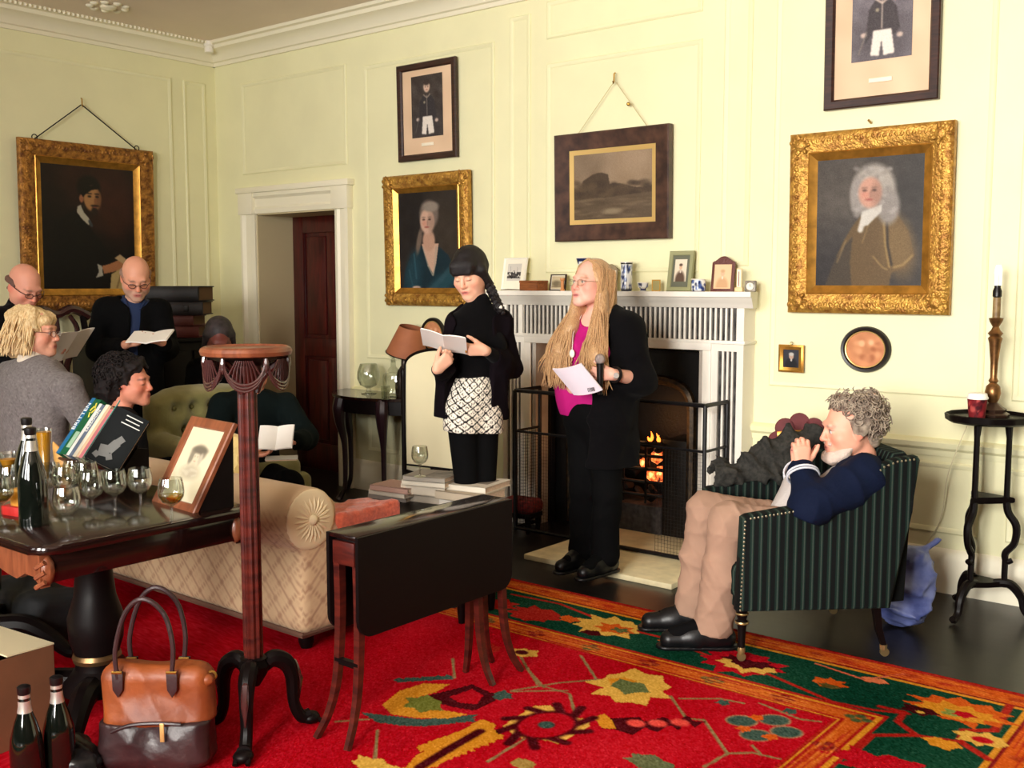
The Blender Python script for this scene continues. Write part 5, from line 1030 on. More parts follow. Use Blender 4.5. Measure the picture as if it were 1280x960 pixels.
# ================================================================ striped armchair
A0, A1 = fl(920, 830), fl(1103, 825); am = (A0 + A1) / 2; ay = (A1 - A0)[:2] / np.linalg.norm((A1 - A0)[:2]); ax_ = np.array([ay[1], -ay[0]])   # ay: towards the chair's back, ax_: towards us
AW = .66; ac = am[:2] - ax_ * (AW / 2 - .03); arz = math.atan2(ax_[1], ax_[0])
ch = thing('striped_armchair', 'dark green striped armchair with brass nails and turned front legs', 'armchair', (ac[0], ac[1], .0095), arz)
def stripes(axis_):
    m, t, b = _nodes('green and black striped cloth'); tc_ = t.nodes.new('ShaderNodeTexCoord'); sx = t.nodes.new('ShaderNodeSeparateXYZ'); t.links.new(tc_.outputs['Object'], sx.inputs[0])
    mu = t.nodes.new('ShaderNodeMath'); mu.operation = 'MULTIPLY'; mu.inputs[1].default_value = 28; t.links.new(sx.outputs[axis_], mu.inputs[0]); fr = t.nodes.new('ShaderNodeMath'); fr.operation = 'FRACT'; t.links.new(mu.outputs[0], fr.inputs[0])
    r = t.nodes.new('ShaderNodeValToRGB'); r.color_ramp.interpolation = 'CONSTANT'; e = r.color_ramp.elements; e[0].position = 0; e[0].color = (*lin((11, 14, 14)), 1); e[1].position = .42; e[1].color = (*lin((22, 42, 36)), 1); q = e.new(.62); q.color = (*lin((58, 70, 62)), 1); q = e.new(.78); q.color = (*lin((20, 36, 32)), 1); q = e.new(.9); q.color = (*lin((9, 12, 11)), 1)
    t.links.new(fr.outputs[0], r.inputs[0]); n = t.nodes.new('ShaderNodeTexNoise'); n.inputs['Scale'].default_value = 180; t.links.new(tc_.outputs['Object'], n.inputs['Vector']); mx_ = t.nodes.new('ShaderNodeMix'); mx_.data_type = 'RGBA'; mx_.blend_type = 'MULTIPLY'; mx_.inputs[0].default_value = .5
    t.links.new(r.outputs[0], mx_.inputs[6]); t.links.new(n.outputs['Color'], mx_.inputs[7]); t.links.new(mx_.outputs[2], b.inputs['Base Color']); b.inputs['Roughness'].default_value = .85; b.inputs['Specular IOR Level'].default_value = .15; return m
M_sy, M_sx = stripes('Y'), stripes('X')
side = [(-.315, .215), (-.30, .60), (-.28, .612), (-.08, .64), (.08, .672), (.17, .715), (.235, .775), (.28, .815), (.335, .835), (.42, .845), (.43, .83), (.40, .62), (.325, .215)]
inner_arm = MB
for s in (1, -1):
    part('side_panel', MB().prism(side, .075, R=np.array(rotm(0, 0, PI / 2)) @ np.array(rotm(PI / 2)), t=(AW / 2 - .075 if s > 0 else -AW / 2, 0, 0), b=.016), M_sy, ch)
    nb = MB(); xx = s * (AW / 2 + .0005)
    path = [(-.305, .225), (-.292, .59), (-.27, .602), (-.08, .63), (.08, .662), (.165, .705), (.23, .765), (.275, .805), (.33, .826), (.415, .836)]
    for a, b in zip(path[:-1], path[1:]):
        n = max(1, int(math.dist(a, b) / .016))
        for k in range(n): nb.sph((xx, a[0] + (b[0] - a[0]) * k / n, a[1] + (b[1] - a[1]) * k / n), (.003, .005, .005), 6, 4)
    nt = part('nail_trim', nb, mat('antique brass nails', (150, 140, 116), .3, .8), ch); nt['kind'] = 'stuff'
back = [(.33, .22), (.43, .22), (.44, .7), (.44, .82), (.41, .852), (.36, .845), (.34, .8), (.3, .5), (.27, .4), (.27, .22)]
part('back', MB().prism([(q[0] - .01, q[1]) for q in back], AW - .15, R=np.array(rotm(0, 0, PI / 2)) @ np.array(rotm(PI / 2)), t=(-(AW - .15) / 2, 0, 0), b=.02), M_sx, ch)
part('seat', MB().box((0, -.015, .32), (AW - .14, .6, .16), None, .04, 3), M_sx, ch); part('seat_rail', MB().box((0, -.0, .235), (AW - .08, .6, .05)), M_sx, ch)
M_br2 = mat('old brass castor', (170, 146, 100), .3, .8)
for s in (-1, 1):
    lg = part('front_leg', MB().lathe([(.014, .05), (.016, .12), (.02, .16), (.026, .165), (.018, .175), (.024, .2), (.018, .205), (.026, .225)], 16), M_dark, ch, (s * (AW / 2 - .04), -.285, 0))
    part('brass_ring', MB().lathe([(.027, .158), (.029, .163), (.027, .168)], 16, cap=False).lathe([(.025, .196), (.027, .2), (.025, .204)], 16, cap=False), M_br2, lg); part('castor', MB().lathe([(.014, .03), (.017, .045), (.014, .06)], 12).tube([(-.007, .0, .018), (.007, 0, .018)], .018, 12), M_br2, lg)
    rl = part('rear_leg', MB().tube([(0, 0, .23), (0, .015, .12), (0, .04, .045)], [.022, .018, .014], 4), M_dark, ch, (s * (AW / 2 - .05), .28, 0)); part('castor', MB().tube([(-.008, .045, .018), (.008, .045, .018)], .018, 12).lathe([(.015, .03), (.016, .05)], 10, c=(0, .04, 0)), M_br2, rl)
def chp(u, v, z): return np.array([ac[0] + ax_[0] * u + ay[0] * v, ac[1] + ax_[1] * u + ay[1] * v, z + .0095])
# dark coat heaped over the far arm
S = Sdf(.009)
S.cap(chp(-.3, -.22, .68), chp(-.33, .1, .78), .045, .07, .06).cap(chp(-.33, .08, .76), chp(-.34, .22, .84), .07, .05, .05).cap(chp(-.33, -.24, .645), chp(-.3, .1, .68), .04, .06, .06).cap(chp(-.37, -.26, .68), chp(-.37, -.2, .72), .03, .03, .03).cap(chp(-.27, -.2, .65), chp(-.27, .12, .7), .03, .05, .05).folds(.02, 34, 5)
S.obj('grey_coat', mat('charcoal wool coat', (60, 58, 54), .95, c2=(40, 40, 38), vscale=60, spec=.1)); tag(bpy.data.objects['grey_coat'], 'charcoal grey coat heaped over the far arm of the striped armchair', 'coat')
# scalloped tray
wp = at(1000, 556, 5.05); sc = thing('scalloped_tray', 'maroon scalloped tray with gold band leaning behind the coat', 'tray', tuple(wp), rot=(-.2, 0, arz + PI / 2 - .2))
M_mar = mat('maroon leather', (104, 36, 40), .45, c2=(84, 26, 30), vscale=20)
mb = MB()
for k in range(9): q = 2 * PI * k / 9 + .2; part('scallop', MB().lathe([(.046, 0), (.05, .006), (.046, .012)], 20, R=rotm(PI / 2), c=(.105 * math.cos(q), .0, .105 * math.sin(q))), M_mar, sc)
part('tray_bed', MB().lathe([(.1, 0), (.1, .01)], 28, R=rotm(PI / 2)), M_mar, sc); part('gold_band', MB().box((-.01, -.015, .055), (.2, .008, .03), rotm(0, -.08, 0), .002), M_gilt2, sc)
# blue carrier bag
bp_ = fl(1118, 792); S = Sdf(.01); o0 = np.array([bp_[0] - .02, bp_[1] + .12, 0])
S.ell(o0 + (0, 0, .15), (.15, .12, .16), .04).ell(o0 + (.03, .02, .27), (.1, .08, .12), .05).cap(o0 + (.02, .02, .32), o0 + (.12, .1, .38), .03, .012, .03).cap(o0 + (-.04, .02, .32), o0 + (-.06, .05, .4), .025, .01, .03).folds(.014, 30, 9).half(o0 + (0, 0, .004), (0, 0, -1))
S.obj('carrier_bag', mat('blue plastic bag', (108, 118, 168), .35, c2=(60, 70, 120), vscale=12)); tag(bpy.data.objects['carrier_bag'], 'crumpled pale blue carrier bag on floor behind the striped armchair', 'bag')
# ================================================================ candle-lamp stand
kp = at(1236, 520, 4.82); st = thing('tripod_lamp_stand', 'black three-legged carved stand with scalloped round top by right wall', 'stand', (kp[0], kp[1], 0), .0); KZ = float(kp[2])
NS = 48; pr = [(.0, 0), (.16, 0), (.178, .012), (.186, .02), (.186, -.004), (.17, -.012), (.0, -.014)]
part('top_tray', MB().lathe([(.17, -.03), (.186, -.02), (.19, .006), (.184, .01), (.18, -.006), (.0, -.008)], NS, c=(0, 0, KZ), flute=(12, .035)), M_dark, st)
for k in range(3):
    q = 2 * PI * k / 3 + .25; c, s = math.cos(q), math.sin(q); f = lambda r, z: (c * r, s * r, z)
    part('column', MB().tube([f(.085, KZ - .02), f(.09, KZ - .1), f(.09, .56)], [.02, .013, .014], 8), M_dark, st)
    part('s_scroll', MB().ctube([f(.09, .55), f(.1, .5), f(.135, .44), f(.13, .36), f(.095, .31), f(.1, .27), f(.125, .28)], [.017, .018, .018, .016, .016, .014, .012], 8), M_dark, st)
    part('lower_column', MB().tube([f(.095, .31), f(.095, .15)], .014, 8), M_dark, st)
    part('foot', MB().ctube([f(.05, .165), f(.12, .165), f(.17, .11), f(.185, .05), f(.215, .02), f(.23, .028)], [.018, .022, .02, .017, .017, .016], 8), M_dark, st)
part('middle_platform', MB().prism([(math.cos(2 * PI * k / 6 + .25) * (.125 if k % 2 == 0 else .05), math.sin(2 * PI * k / 6 + .25) * (.125 if k % 2 == 0 else .05)) for k in range(6)], .03, z0=.545, b=.008), M_dark, st)
part('lower_platform', MB().prism([(math.cos(2 * PI * k / 6 + .25) * (.12 if k % 2 == 0 else .05), math.sin(2 * PI * k / 6 + .25) * (.12 if k % 2 == 0 else .05)) for k in range(6)], .025, z0=.15, b=.008), M_dark, st)
lpx = at(1240, 517, 4.86); M_bronze = mat('worn gilt bronze', (150, 106, 62), .35, .7, c2=(96, 66, 38), vscale=30)
cl = thing('candlestick_lamp', 'gilt bronze candlestick lamp with bare bulb on the black stand', 'lamp', (lpx[0], lpx[1], KZ - .006))
part('stepped_base', MB().lathe([(.075, 0), (.078, .012), (.06, .022), (.064, .034), (.04, .05), (.022, .065)], 28, flute=(8, .1)), mat('dark bronze', (66, 46, 36), .35, .5), cl)
part('stem', MB().lathe([(.018, .06), (.03, .085), (.036, .11), (.03, .14), (.016, .155), (.022, .165), (.015, .18), (.017, .25), (.026, .34), (.032, .362), (.024, .372), (.034, .385), (.02, .4), (.014, .415), (.028, .44), (.032, .455), (.018, .458)], 24), M_bronze, cl)
part('candle_tube', MB().lathe([(.017, .455), (.017, .55)], 18), mat('aged ivory tube', (176, 150, 104), .5, c2=(110, 84, 50), vscale=14), cl); part('lamp_holder', MB().lathe([(.015, .55), (.02, .555), (.02, .58), (.014, .595), (.014, .605)], 16), M_black, cl)
blb = MB()
for k in range(3):
    q = 2 * PI * k / 3; c, s = .012 * math.cos(q), .012 * math.sin(q); blb.tube([(c, s, .605), (c, s, .68), (c * .6, s * .6, .695), (c * .1 - s * .5, s * .1 + c * .5, .69), (-c * .2 - s, -s * .2 + c, .66)], .006, 8)
part('bulb', blb, mat('white bulb glass', (252, 250, 244), .2, emit=.25), cl)
cpx = at(1221, 519, 4.76); cp_ = thing('paper_cup', 'red patterned paper coffee cup with white lid on black stand', 'cup', (cpx[0], cpx[1], KZ - .006), .5)
A, I = np.meshgrid(np.linspace(0, 2 * PI, 49), np.linspace(0, 1, 24)); RR = .034 + .009 * I; cv = Canvas(A * .04, .095 * (1 - I), (110, 22, 28)); rr = random.Random(2)
for k in range(46): cv.ell(rr.uniform(0, .25), rr.uniform(.005, .09), rr.uniform(.005, .014), rr.uniform(.006, .014), rr.choice(((60, 10, 18), (170, 70, 66), (140, 34, 40), (84, 14, 22))), .6)
link('cup_wall', grid_mesh('cup_wall', np.stack([RR * np.cos(A), RR * np.sin(A), .095 * I], -1), cv.C, PRINT), cp_); part('bottom', MB().lathe([(.033, 0), (.034, .004)], 24), M_card, cp_)
part('lid', MB().lathe([(.0455, .092), (.0465, .1), (.042, .105), (.04, .117), (.036, .119)], 28), mat('white plastic lid', (246, 242, 236), .4), cp_)
pts = [np.array([lpx[0] - .12, lpx[1] + .1, KZ - .03])] + [on(px, py, 1, YB - d) for px, py, d in ((1186, 590, .16), (1178, 640, .1), (1168, 665, .06), (1152, 688, .05), (1146, 694, .04))]
P_ = [Vector(p) for p in pts]; crv = []
for i in range(len(P_) - 1):
    a, b, c, d = P_[max(i - 1, 0)], P_[i], P_[i + 1], P_[min(i + 2, len(P_) - 1)]
    for q in np.linspace(0, 1, 8, endpoint=False): crv.append(tuple(.5 * ((2 * b) + (c - a) * q + (2 * a - 5 * b + 4 * c - d) * q * q + (-a + 3 * b - 3 * c + d) * q ** 3)))
solo('lamp_flex', MB().tube(crv + [tuple(P_[-1])], .003, 6), mat('cream flex', (206, 196, 160), .6), 'thin cream electric flex hanging from lamp stand down the wall', 'cable')
# ================================================================ bottom left: handbag, box, bottles, bags on the rug
hb = fl(193, 962); hx = RT[:2] * .97 + np.array([0, 0]); hz = math.atan2(RT[1], RT[0]); bag = thing('leather_handbag', 'tan leather handbag with dark brown lower half and long handles on rug', 'handbag', (hb[0], hb[1] + .02, .0095), hz)
M_tan = mat('tan leather', (140, 70, 28), .5, c2=(104, 46, 18), vscale=7, bump=.3, bscale=24); M_brn = mat('dark brown leather', (56, 34, 34), .4, c2=(38, 24, 26), vscale=8, bump=.3, bscale=26)
S = Sdf(.007); S.rbox((0, 0, .19), (.175, .06, .15), .045, .02).ell((0, -.045, .13), (.13, .04, .1), .04).ell((.15, 0, .16), (.04, .05, .12), .04).folds(.006, 22, 4).half((0, 0, .158), (.02, 0, -1)); S.obj('upper_panel', M_tan, bag)
S = Sdf(.007); S.rbox((0, 0, .1), (.18, .075, .1), .045, .02).ell((-.08, -.05, .09), (.08, .035, .07), .04).ell((.09, -.05, .09), (.08, .035, .07), .04).folds(.006, 22, 6).half((0, 0, .165), (-.02, 0, 1)); S.obj('lower_panel', M_brn, bag)
part('seam_flap', MB().ctube([(-.12, -.083, .145), (-.06, -.092, .17), (.02, -.094, .178), (.1, -.088, .172)], .006, 8), M_brn, bag); part('zip_pull', MB().box((.045, -.1, .15), (.014, .004, .06), None, .002), mat('pale brass pull', (206, 170, 104), .35, .5), bag)
for yy in (-.065, .06):
    hd = part('handle', MB().ctube([(-.1, yy, .31), (-.105, yy, .4), (-.07, yy, .52), (-.01, yy - .01, .57), (.05, yy, .52), (.075, yy, .42), (.07, yy, .33)], .008, 8), M_brn, bag)
    for xx in (-.1, .07): part('handle_tab', MB().prism([(-.018, .04), (.018, .04), (.016, -.02), (0, -.045), (-.016, -.02)], .006, R=rotm(PI / 2), t=(xx, yy + (.0 if yy < 0 else .01), .295), b=.002), M_brn, hd)
    for xx in (-.1, .07): part('buckle', MB().tube([(xx - .016, yy - .006, .332), (xx + .016, yy - .006, .332)], .005, 6), M_brass, hd)
part('ring', MB().tube([(.178 + .014 * math.cos(q), -.01, .3 + .014 * math.sin(q)) for q in np.linspace(0, 2 * PI, 13)[:-1]], .004, 6, closed=True), M_brass, bag); part('side_tie', MB().sph((.165, -.02, .29), (.025, .02, .02), 10, 8), M_tan, bag)
M_cb = mat('brown cardboard', (112, 70, 44), .8, var=.08, vscale=10); M_cbi = mat('pale box flap', (214, 198, 160), .8)
cb0 = fl(46, 830, .33); bxq = thing('cardboard_box', 'open brown cardboard box with pale flaps at lower left edge', 'box', (cb0[0] - .36, cb0[1] - .05, .0095), .1); bw, bd_, bh = .42, .34, .31
for nm, c, d in (('side', (bw / 2, 0, bh / 2), (.006, bd_, bh)), ('side', (-bw / 2, 0, bh / 2), (.006, bd_, bh)), ('side', (0, bd_ / 2, bh / 2), (bw, .006, bh)), ('side', (0, -bd_ / 2, bh / 2), (bw, .006, bh)), ('base', (0, 0, .004), (bw, bd_, .006))): part(nm, MB().box(c, d), M_cb, bxq)
part('flap', MB().box((0, bd_ / 2 - .08, bh + .004), (bw, .17, .005), rotm(-.03)), M_cbi, bxq); part('flap', MB().box((-.02, -bd_ / 2 + .08, bh + .006), (bw - .04, .17, .005), rotm(.02)), M_cbi, bxq)
p = fl(76, 985); bottle('dark wine bottle on floor right of the cardboard box', p[0], p[1], .0095, s=1.05, group='bottles on the floor')
p = fl(36, 1000); bottle('dark wine bottle on floor close against the cardboard box', p[0] , p[1], .0095, s=1.05, group='bottles on the floor')
M_blk = mat('black leather', (14, 14, 16), .32, bump=.3, bscale=30)
p = fl(58, 958); S = Sdf(.009); o0 = np.array([p[0] + .12, p[1] - .0, 0]); S.ell(o0 + (0, 0, .06), (.13, .09, .07), .03).folds(.012, 34, 2).half(o0 + (0, 0, .01), (0, 0, -1)); S.obj('black_pouch', M_blk); tag(bpy.data.objects['black_pouch'], 'crumpled shiny black leather pouch on rug left of the handbag', 'pouch')
p = fl(30, 812); S = Sdf(.012); o0 = np.array([p[0] - .1, p[1] + .1, 0]); S.rbox(o0 + (0, 0, .13), (.26, .14, .12), .05).cap(o0 + (-.1, 0, .25), o0 + (.1, 0, .25), .03, k=.04).folds(.012, 18, 8).half(o0 + (0, 0, .01), (0, 0, -1)); S.obj('black_holdall', mat('black canvas', (12, 12, 14), .8)); tag(bpy.data.objects['black_holdall'], 'soft black holdall on the rug under the serving table', 'bag')
# ================================================================ people
SKIN = attr_mat('skin', .5, .35, sss=.12)
FWH = np.array([-_sy, _cy, 0.]); ZU = np.array([0, 0, 1.])
def nrm(v): v = np.asarray(v, float); return v / (np.linalg.norm(v) + 1e-12)
def lerp(a, b, t): return np.asarray(a) + (np.asarray(b) - np.asarray(a)) * t
def face_dir(turn): a = math.radians(turn); return -FWH * math.cos(a) + RT * math.sin(a)
def head_frame(turn, pitch, roll):
    f = face_dir(turn); p = math.radians(pitch); x = np.cross(ZU, f); z = ZU * math.cos(p) + f * math.sin(p); f2 = f * math.cos(p) - ZU * math.sin(p)
    r = math.radians(roll); x2 = x * math.cos(r) + z * math.sin(r); z2 = z * math.cos(r) - x * math.sin(r)
    return np.stack([x2, -f2, z2], 1)      # columns: left, back, up
class Person:
    def __init__(s, label, root, J, turn, pitch=0, roll=0, k=1., g=1., vox=.007, name='person', skin=(226, 172, 146)):
        s.J = J; s.Rh = head_frame(turn, pitch, roll); s.hc = np.asarray(J['head']); s.k = k; s.g = g; s.vox = vox; s.root = np.array([root[0], root[1], 0.]); s.skin = np.array(skin, float)
        s.o = thing(name, label, 'person', tuple(s.root))
        s.up = nrm(J['neck'] - J['pelvis']); sd = J['sl'] - J['sr']; s.side = nrm(sd - s.up * (sd @ s.up)); s.fwd = np.cross(s.side, s.up); s.B = np.stack([s.side, -s.fwd, s.up], 1); s.sw = np.linalg.norm(sd)
        s.paint = []
    def H(s, *p): return s.hc + s.Rh @ (np.asarray(p, float) * s.k)
    def T(s, t, x=0, y=0): return lerp(s.J['pelvis'], s.J['neck'], t) + s.side * x + s.fwd * y
    # ---- sculpting pieces, shared by skin and clothes
    def torso(s, S, inf=0, lo=True, k=.05):
        J, g = s.J, s.g; L = np.linalg.norm(J['neck'] - J['pelvis'])
        S.ell(s.T(.68), (s.sw * .5 - .01, .098 * g, L * .36), k, s.B, inf=inf).ell(s.T(.36), (s.sw * .36 * (g ** .6), .1 * g, L * .3), k, s.B, inf=inf)
        if lo: S.ell(s.T(.06), (s.sw * .43 * (g ** .5), .112 * g, .13), k, s.B, inf=inf)
        for q in ('sl', 'sr'): S.cap(lerp(J['neck'], J[q], .25) - s.up * .03, lerp(J['neck'], J[q], .97) - s.up * .008, .05, .05, .04, inf=inf)
        return S
    def bust(s, S, inf=0, r=.075):
        for x in (-.075, .075): S.ell(s.T(.6, x, .075 * s.g), (r, r * .9, r), .04, s.B, inf=inf)
        return S
    def arm(s, S, q, inf=0, f0=0., f1=1., k=.025, up=1.):
        J = s.J; a, b, c = J['s' + q], J['e' + q], J['w' + q]; th = (s.g ** .7) * up
        S.cap(a, b, .048 * th, .039 * th, k, inf=inf)
        if f1 > 0: S.cap(b, lerp(b, c, f1), .038 * th, (.038 + (.026 - .038) * f1) * th, k, inf=inf)
        return S
    def leg(s, S, q, inf=0, end=1., k=.03, flare=0):
        J = s.J; a, b, c = J['h' + q], J['k' + q], J['a' + q]; th = s.g ** .6
        S.cap(a, b, .082 * th, .056 * th, k, inf=inf)
        if end > 0: S.cap(b, lerp(b, c, .35 * min(1, end / .35)), .055 * th, .054 * th, k, inf=inf)
        if end > .35: e = lerp(b, c, end); S.cap(lerp(b, c, .35), e, .054 * th, .036 + flare, k, inf=inf)
        return S
    def hand(s, S, q, d, n, curl=(.35, .5, .4), spread=.1, thumb=(.7, .5), sc=1.):
        W = np.asarray(s.J['w' + q]); d = nrm(d); n = nrm(np.asarray(n) - d * (np.asarray(n) @ d)); t = np.cross(n, d) if q == 'l' else np.cross(d, n)
        h = .93 * sc
        for x, l in ((.026, .082), (.009, .088), (-.009, .085), (-.025, .076)): S.cap(W + d * .01 * h + t * x * .6 * h, W + (d * l + t * x) * h, .0155 * h, .0125 * h, .012)
        for x, l, L, sp in ((.027, .084, .070, 1), (.009, .09, .078, .35), (-.009, .087, .073, -.35), (-.026, .077, .058, -1)):
            p = W + (d * l + t * x) * h; a = 0; r = .0092 * h
            for f, c in zip((.46, .3, .24), curl):
                a += c; v = d * math.cos(a) + n * math.sin(a) + t * spread * sp * math.cos(a); v = nrm(v); e = p + v * L * f * h; S.cap(p, e, r, r * .9, .004); p = e; r *= .92
        p = W + (d * .022 + t * .022 + n * .006) * h; v = nrm(d * math.cos(thumb[0]) + t * math.sin(thumb[0]) + n * thumb[1]); e = p + v * .04 * h; S.cap(p, e, .0155 * h, .0115 * h, .012); v2 = nrm(v + d * .35 + n * .3 * thumb[1]); e2 = e + v2 * .03 * h; S.cap(e, e2, .011 * h, .0098 * h, .005); S.cap(e2, e2 + nrm(v2 + d * .2) * .02 * h, .0098 * h, .0078 * h, .004)
    def head(s, S, fem=False, ears=True, jaw=1., nose=1., mouth_open=0):
        H, k, R = s.H, s.k, s.Rh; w = .94 if fem else 1.
        E = lambda p, r, b, op='+', RR=None: S.ell(H(*p), tuple(np.asarray(r) * k), b, R if RR is None else RR, op)
        C = lambda a, b, ra, rb, bl, op='+': S.cap(H(*a), H(*b), ra * k, rb * k, bl, op)
        E((0, .018, .04), (.077 * w, .097, .088), .02); E((0, -.035, -.022), (.063 * w, .055, .085), .03)
        for x in (-1, 1):
            C((x * .05 * w, .0, -.05), (x * .016, -.07, -.094), .024 * jaw, .02 * jaw, .03)
            E((x * .043, -.056, -.026), (.025, .026, .023), .025)
            E((x * .05 * w, -.02, -.045), (.022, .04, .04), .03)
        E((0, -.08, -.099), (.02 * jaw, .016, .015), .02); C((-.034, -.082, .026), (.034, -.082, .026), .011 if fem else .014, .011 if fem else .014, .016)
        for x in (-1, 1): E((x * .032, -.1, .003), (.0185, .014, .012), .014, '-')
        for x in (-1, 1): E((x * .0315, -.0785, .002), (.0145, .0125, .0125), .003)
        C((0, -.088, .014), (0, -.108 * nose, -.026), .0085, .0115, .01); E((0, -.109 * nose, -.03), (.0125, .011, .010), .006)
        for x in (-1, 1): E((x * .0125, -.097, -.033), (.0085, .0095, .0075), .005)
        E((0, -.086, -.062), (.028, .016, .02), .015); C((-.018, -.092, -.0595), (.018, -.092, -.0595), .0055, .0055, .006); C((-.015, -.0925, -.0715 - mouth_open), (.015, -.0925, -.0715 - mouth_open), .0065, .0065, .006)
        E((0, -.106, -.0655 - mouth_open / 2), (.022, .0085, .0022 + mouth_open * .5), .003, '-')
        if ears:
            for x in (-1, 1): E((x * .079 * w, .014, -.008), (.009, .02, .03), .008); E((x * .09 * w, .006, -.004), (.006, .009, .016), .004, '-')
        S.cap(H(0, .026, -.05), s.J['neck'] - s.up * .01, .05 * k * w, .056 * k * w, .03)
    def skin_colour(s, lips=(186, 96, 92), brow=(90, 70, 60), eyes='open', blush=.5, stubble=None, iris=(70, 80, 86), shadow=None, nail=None):
        def f(V):
            q = ((V - s.hc) @ s.Rh) / s.k; x, y, z = q.T; C = np.tile(s.skin, (len(V), 1)); fr = y < -.03
            def mix(m, c, a=1.): C[:] += (np.array(c, float) - C) * (np.clip(m, 0, 1) * a)[:, None]
            G = lambda cx, cy_, cz, r: np.exp(-(((np.abs(x) - cx) / r[0]) ** 2 + ((y - cy_) / r[1]) ** 2 + ((z - cz) / r[2]) ** 2))
            red = np.array(s.skin) * np.array([1., .78, .76]); mix(G(.045, -.07, -.03, (.025, .03, .022)), red, blush); mix(G(0, -.11, -.03, (.014, .02, .014)), red, blush); mix(G(.082, .01, -.01, (.015, .03, .03)), red, blush)
            if stubble: mix(((z < -.03) & (y < .0) & (z > -.14)) * np.clip((-.028 - z) / .02, 0, 1) * (1 - G(0, -.09, -.066, (.026, .03, .008))), stubble, .75)
            mix(fr * np.exp(-((np.abs(x) - .034) / .017) ** 4 - ((z - .0265 + 1.2 * (np.abs(x) - .03) ** 2 * 10) / .0045) ** 2) * (y < -.06), brow, .8)
            mix(fr * np.exp(-(x / .021) ** 4 - ((z + .0655) / .0105) ** 4) * (y < -.085), lips, .85); mix(fr * np.exp(-(x / .021) ** 4 - ((z + .0655) / .0022) ** 2) * (y < -.082), (96, 40, 40), .8)
            ex = np.abs(x) - .0315
            if eyes == 'open':
                m = ((ex / .0125) ** 2 + ((z - .002) / .0062) ** 2 < 1) & (y < -.075); mix(m * 1., (226, 220, 214)); mix((((ex / .0056) ** 2 + ((z - .002) / .0058) ** 2) < 1) & (y < -.075), iris); mix((((ex / .0028) ** 2 + ((z - .002) / .003) ** 2) < 1) & (y < -.075), (20, 16, 16))
            mix(fr * np.exp(-(ex / .0145) ** 4 - ((z - (.0085 if eyes == 'open' else -.004)) / .0022) ** 2) * (y < -.068), (60, 42, 38), .85)
            return lin(C)
        return f
    def build_body(s, colour, hands=(), legs=True, arms=True, headkw={}, bust=False):
        S = Sdf(s.vox); s.torso(S)
        for q in 'lr':
            s.arm(S, q)
            s.leg(S, q); S.cap(s.J['a' + q], s.J['t' + q], .034, .026, .03)
        s.head(S, **headkw)
        for q, kw in hands: s.hand(S, q, **kw)
        return S.obj('body', SKIN, s.o, colour, s.root)
    def wear(s, name, S, m, colour=None): return S.obj(name, m, s.o, colour, s.root)
    def shoes(s, m, sole=None, r=.043):
        for q in 'lr':
            a, t = s.J['a' + q], s.J['t' + q]; d = nrm((t - a) * [1, 1, 0]); g = np.array([0, 0, 1.]); base = lambda p, z: np.array([p[0], p[1], z])
            S = Sdf(.006); z0 = min(a[2], t[2]) ; zf = max(0.0, s.foot_z)
            h, tp = base(a - d * .045, zf + .045), base(t + d * .02, zf + .036); S.cap(h, lerp(h, tp, .55), r, r * 1.0, .03).cap(lerp(h, tp, .5), tp, r, r * .85, .03).cap(base(a, zf + .06), base(a, zf + .11), .05, .046, .03).cap(base(a, zf + .1), base(lerp(a, t, .6), zf + .062), .043, .034, .03)
            S.half(base(a, zf), (0, 0, -1)); o = s.wear('shoe', S, m)
            S = Sdf(.006); S.cap(base(a - d * .05, zf + .008), base(t + d * .03, zf + .008), r * 1.06, r * .98, .01).half(base(a, zf + .016), (0, 0, 1)).half(base(a, zf), (0, 0, -1)); so_ = S.obj('sole', m if sole is None else sole, o, None, s.root)
    foot_z = 0.
    def glasses(s, rim=(60, 40, 40), r=.019, metal=.5, thick=.0016, z=.0):
        M = mat('spectacle rim', rim, .3, metal); g = MB()
        for x in (-1, 1):
            g.tube([s.H(x * .034 + r * 1.15 * math.cos(q), -.108 + .01 * abs(math.cos(q)) * (1 if x * math.cos(q) > 0 else 0), z - .002 + r * .82 * math.sin(q)) for q in np.linspace(0, 2 * PI, 21)[:-1]], thick, 5, closed=True)
            g.tube([s.H(x * .055, -.1, z + .004), s.H(x * .076, -.07, z + .008), s.H(x * .083, .01, z + .01), s.H(x * .08, .03, z - .006)], thick, 5)
        g.tube([s.H(-.013, -.108, z), s.H(0, -.113, z + .005), s.H(.013, -.108, z)], thick, 5)
        o = part('spectacles', g, M, s.o, tuple(-s.root))
        for x in (-1, 1):
            q_ = [s.H(x * .034 + r * 1.13 * math.cos(q), -.107, z - .002 + r * .8 * math.sin(q)) - s.root for q in np.linspace(0, 2 * PI, 17)[:-1]]; ln = MB(); ln.add(q_, [tuple(range(16))]); part('lens', ln, M_glass, o, tuple(s.root))
def locks(s, name, roots, m, r=.004, n=5):
    """hair strands: list of point lists in world space"""
    mb = MB()
    for pts in roots: mb.tube([tuple(np.asarray(p) - s.root) for p in pts], [r] * (len(pts) - 1) + [r * .25] if np.isscalar(r) else r, n)
    return part(name, mb, m, s.o, ang=80)
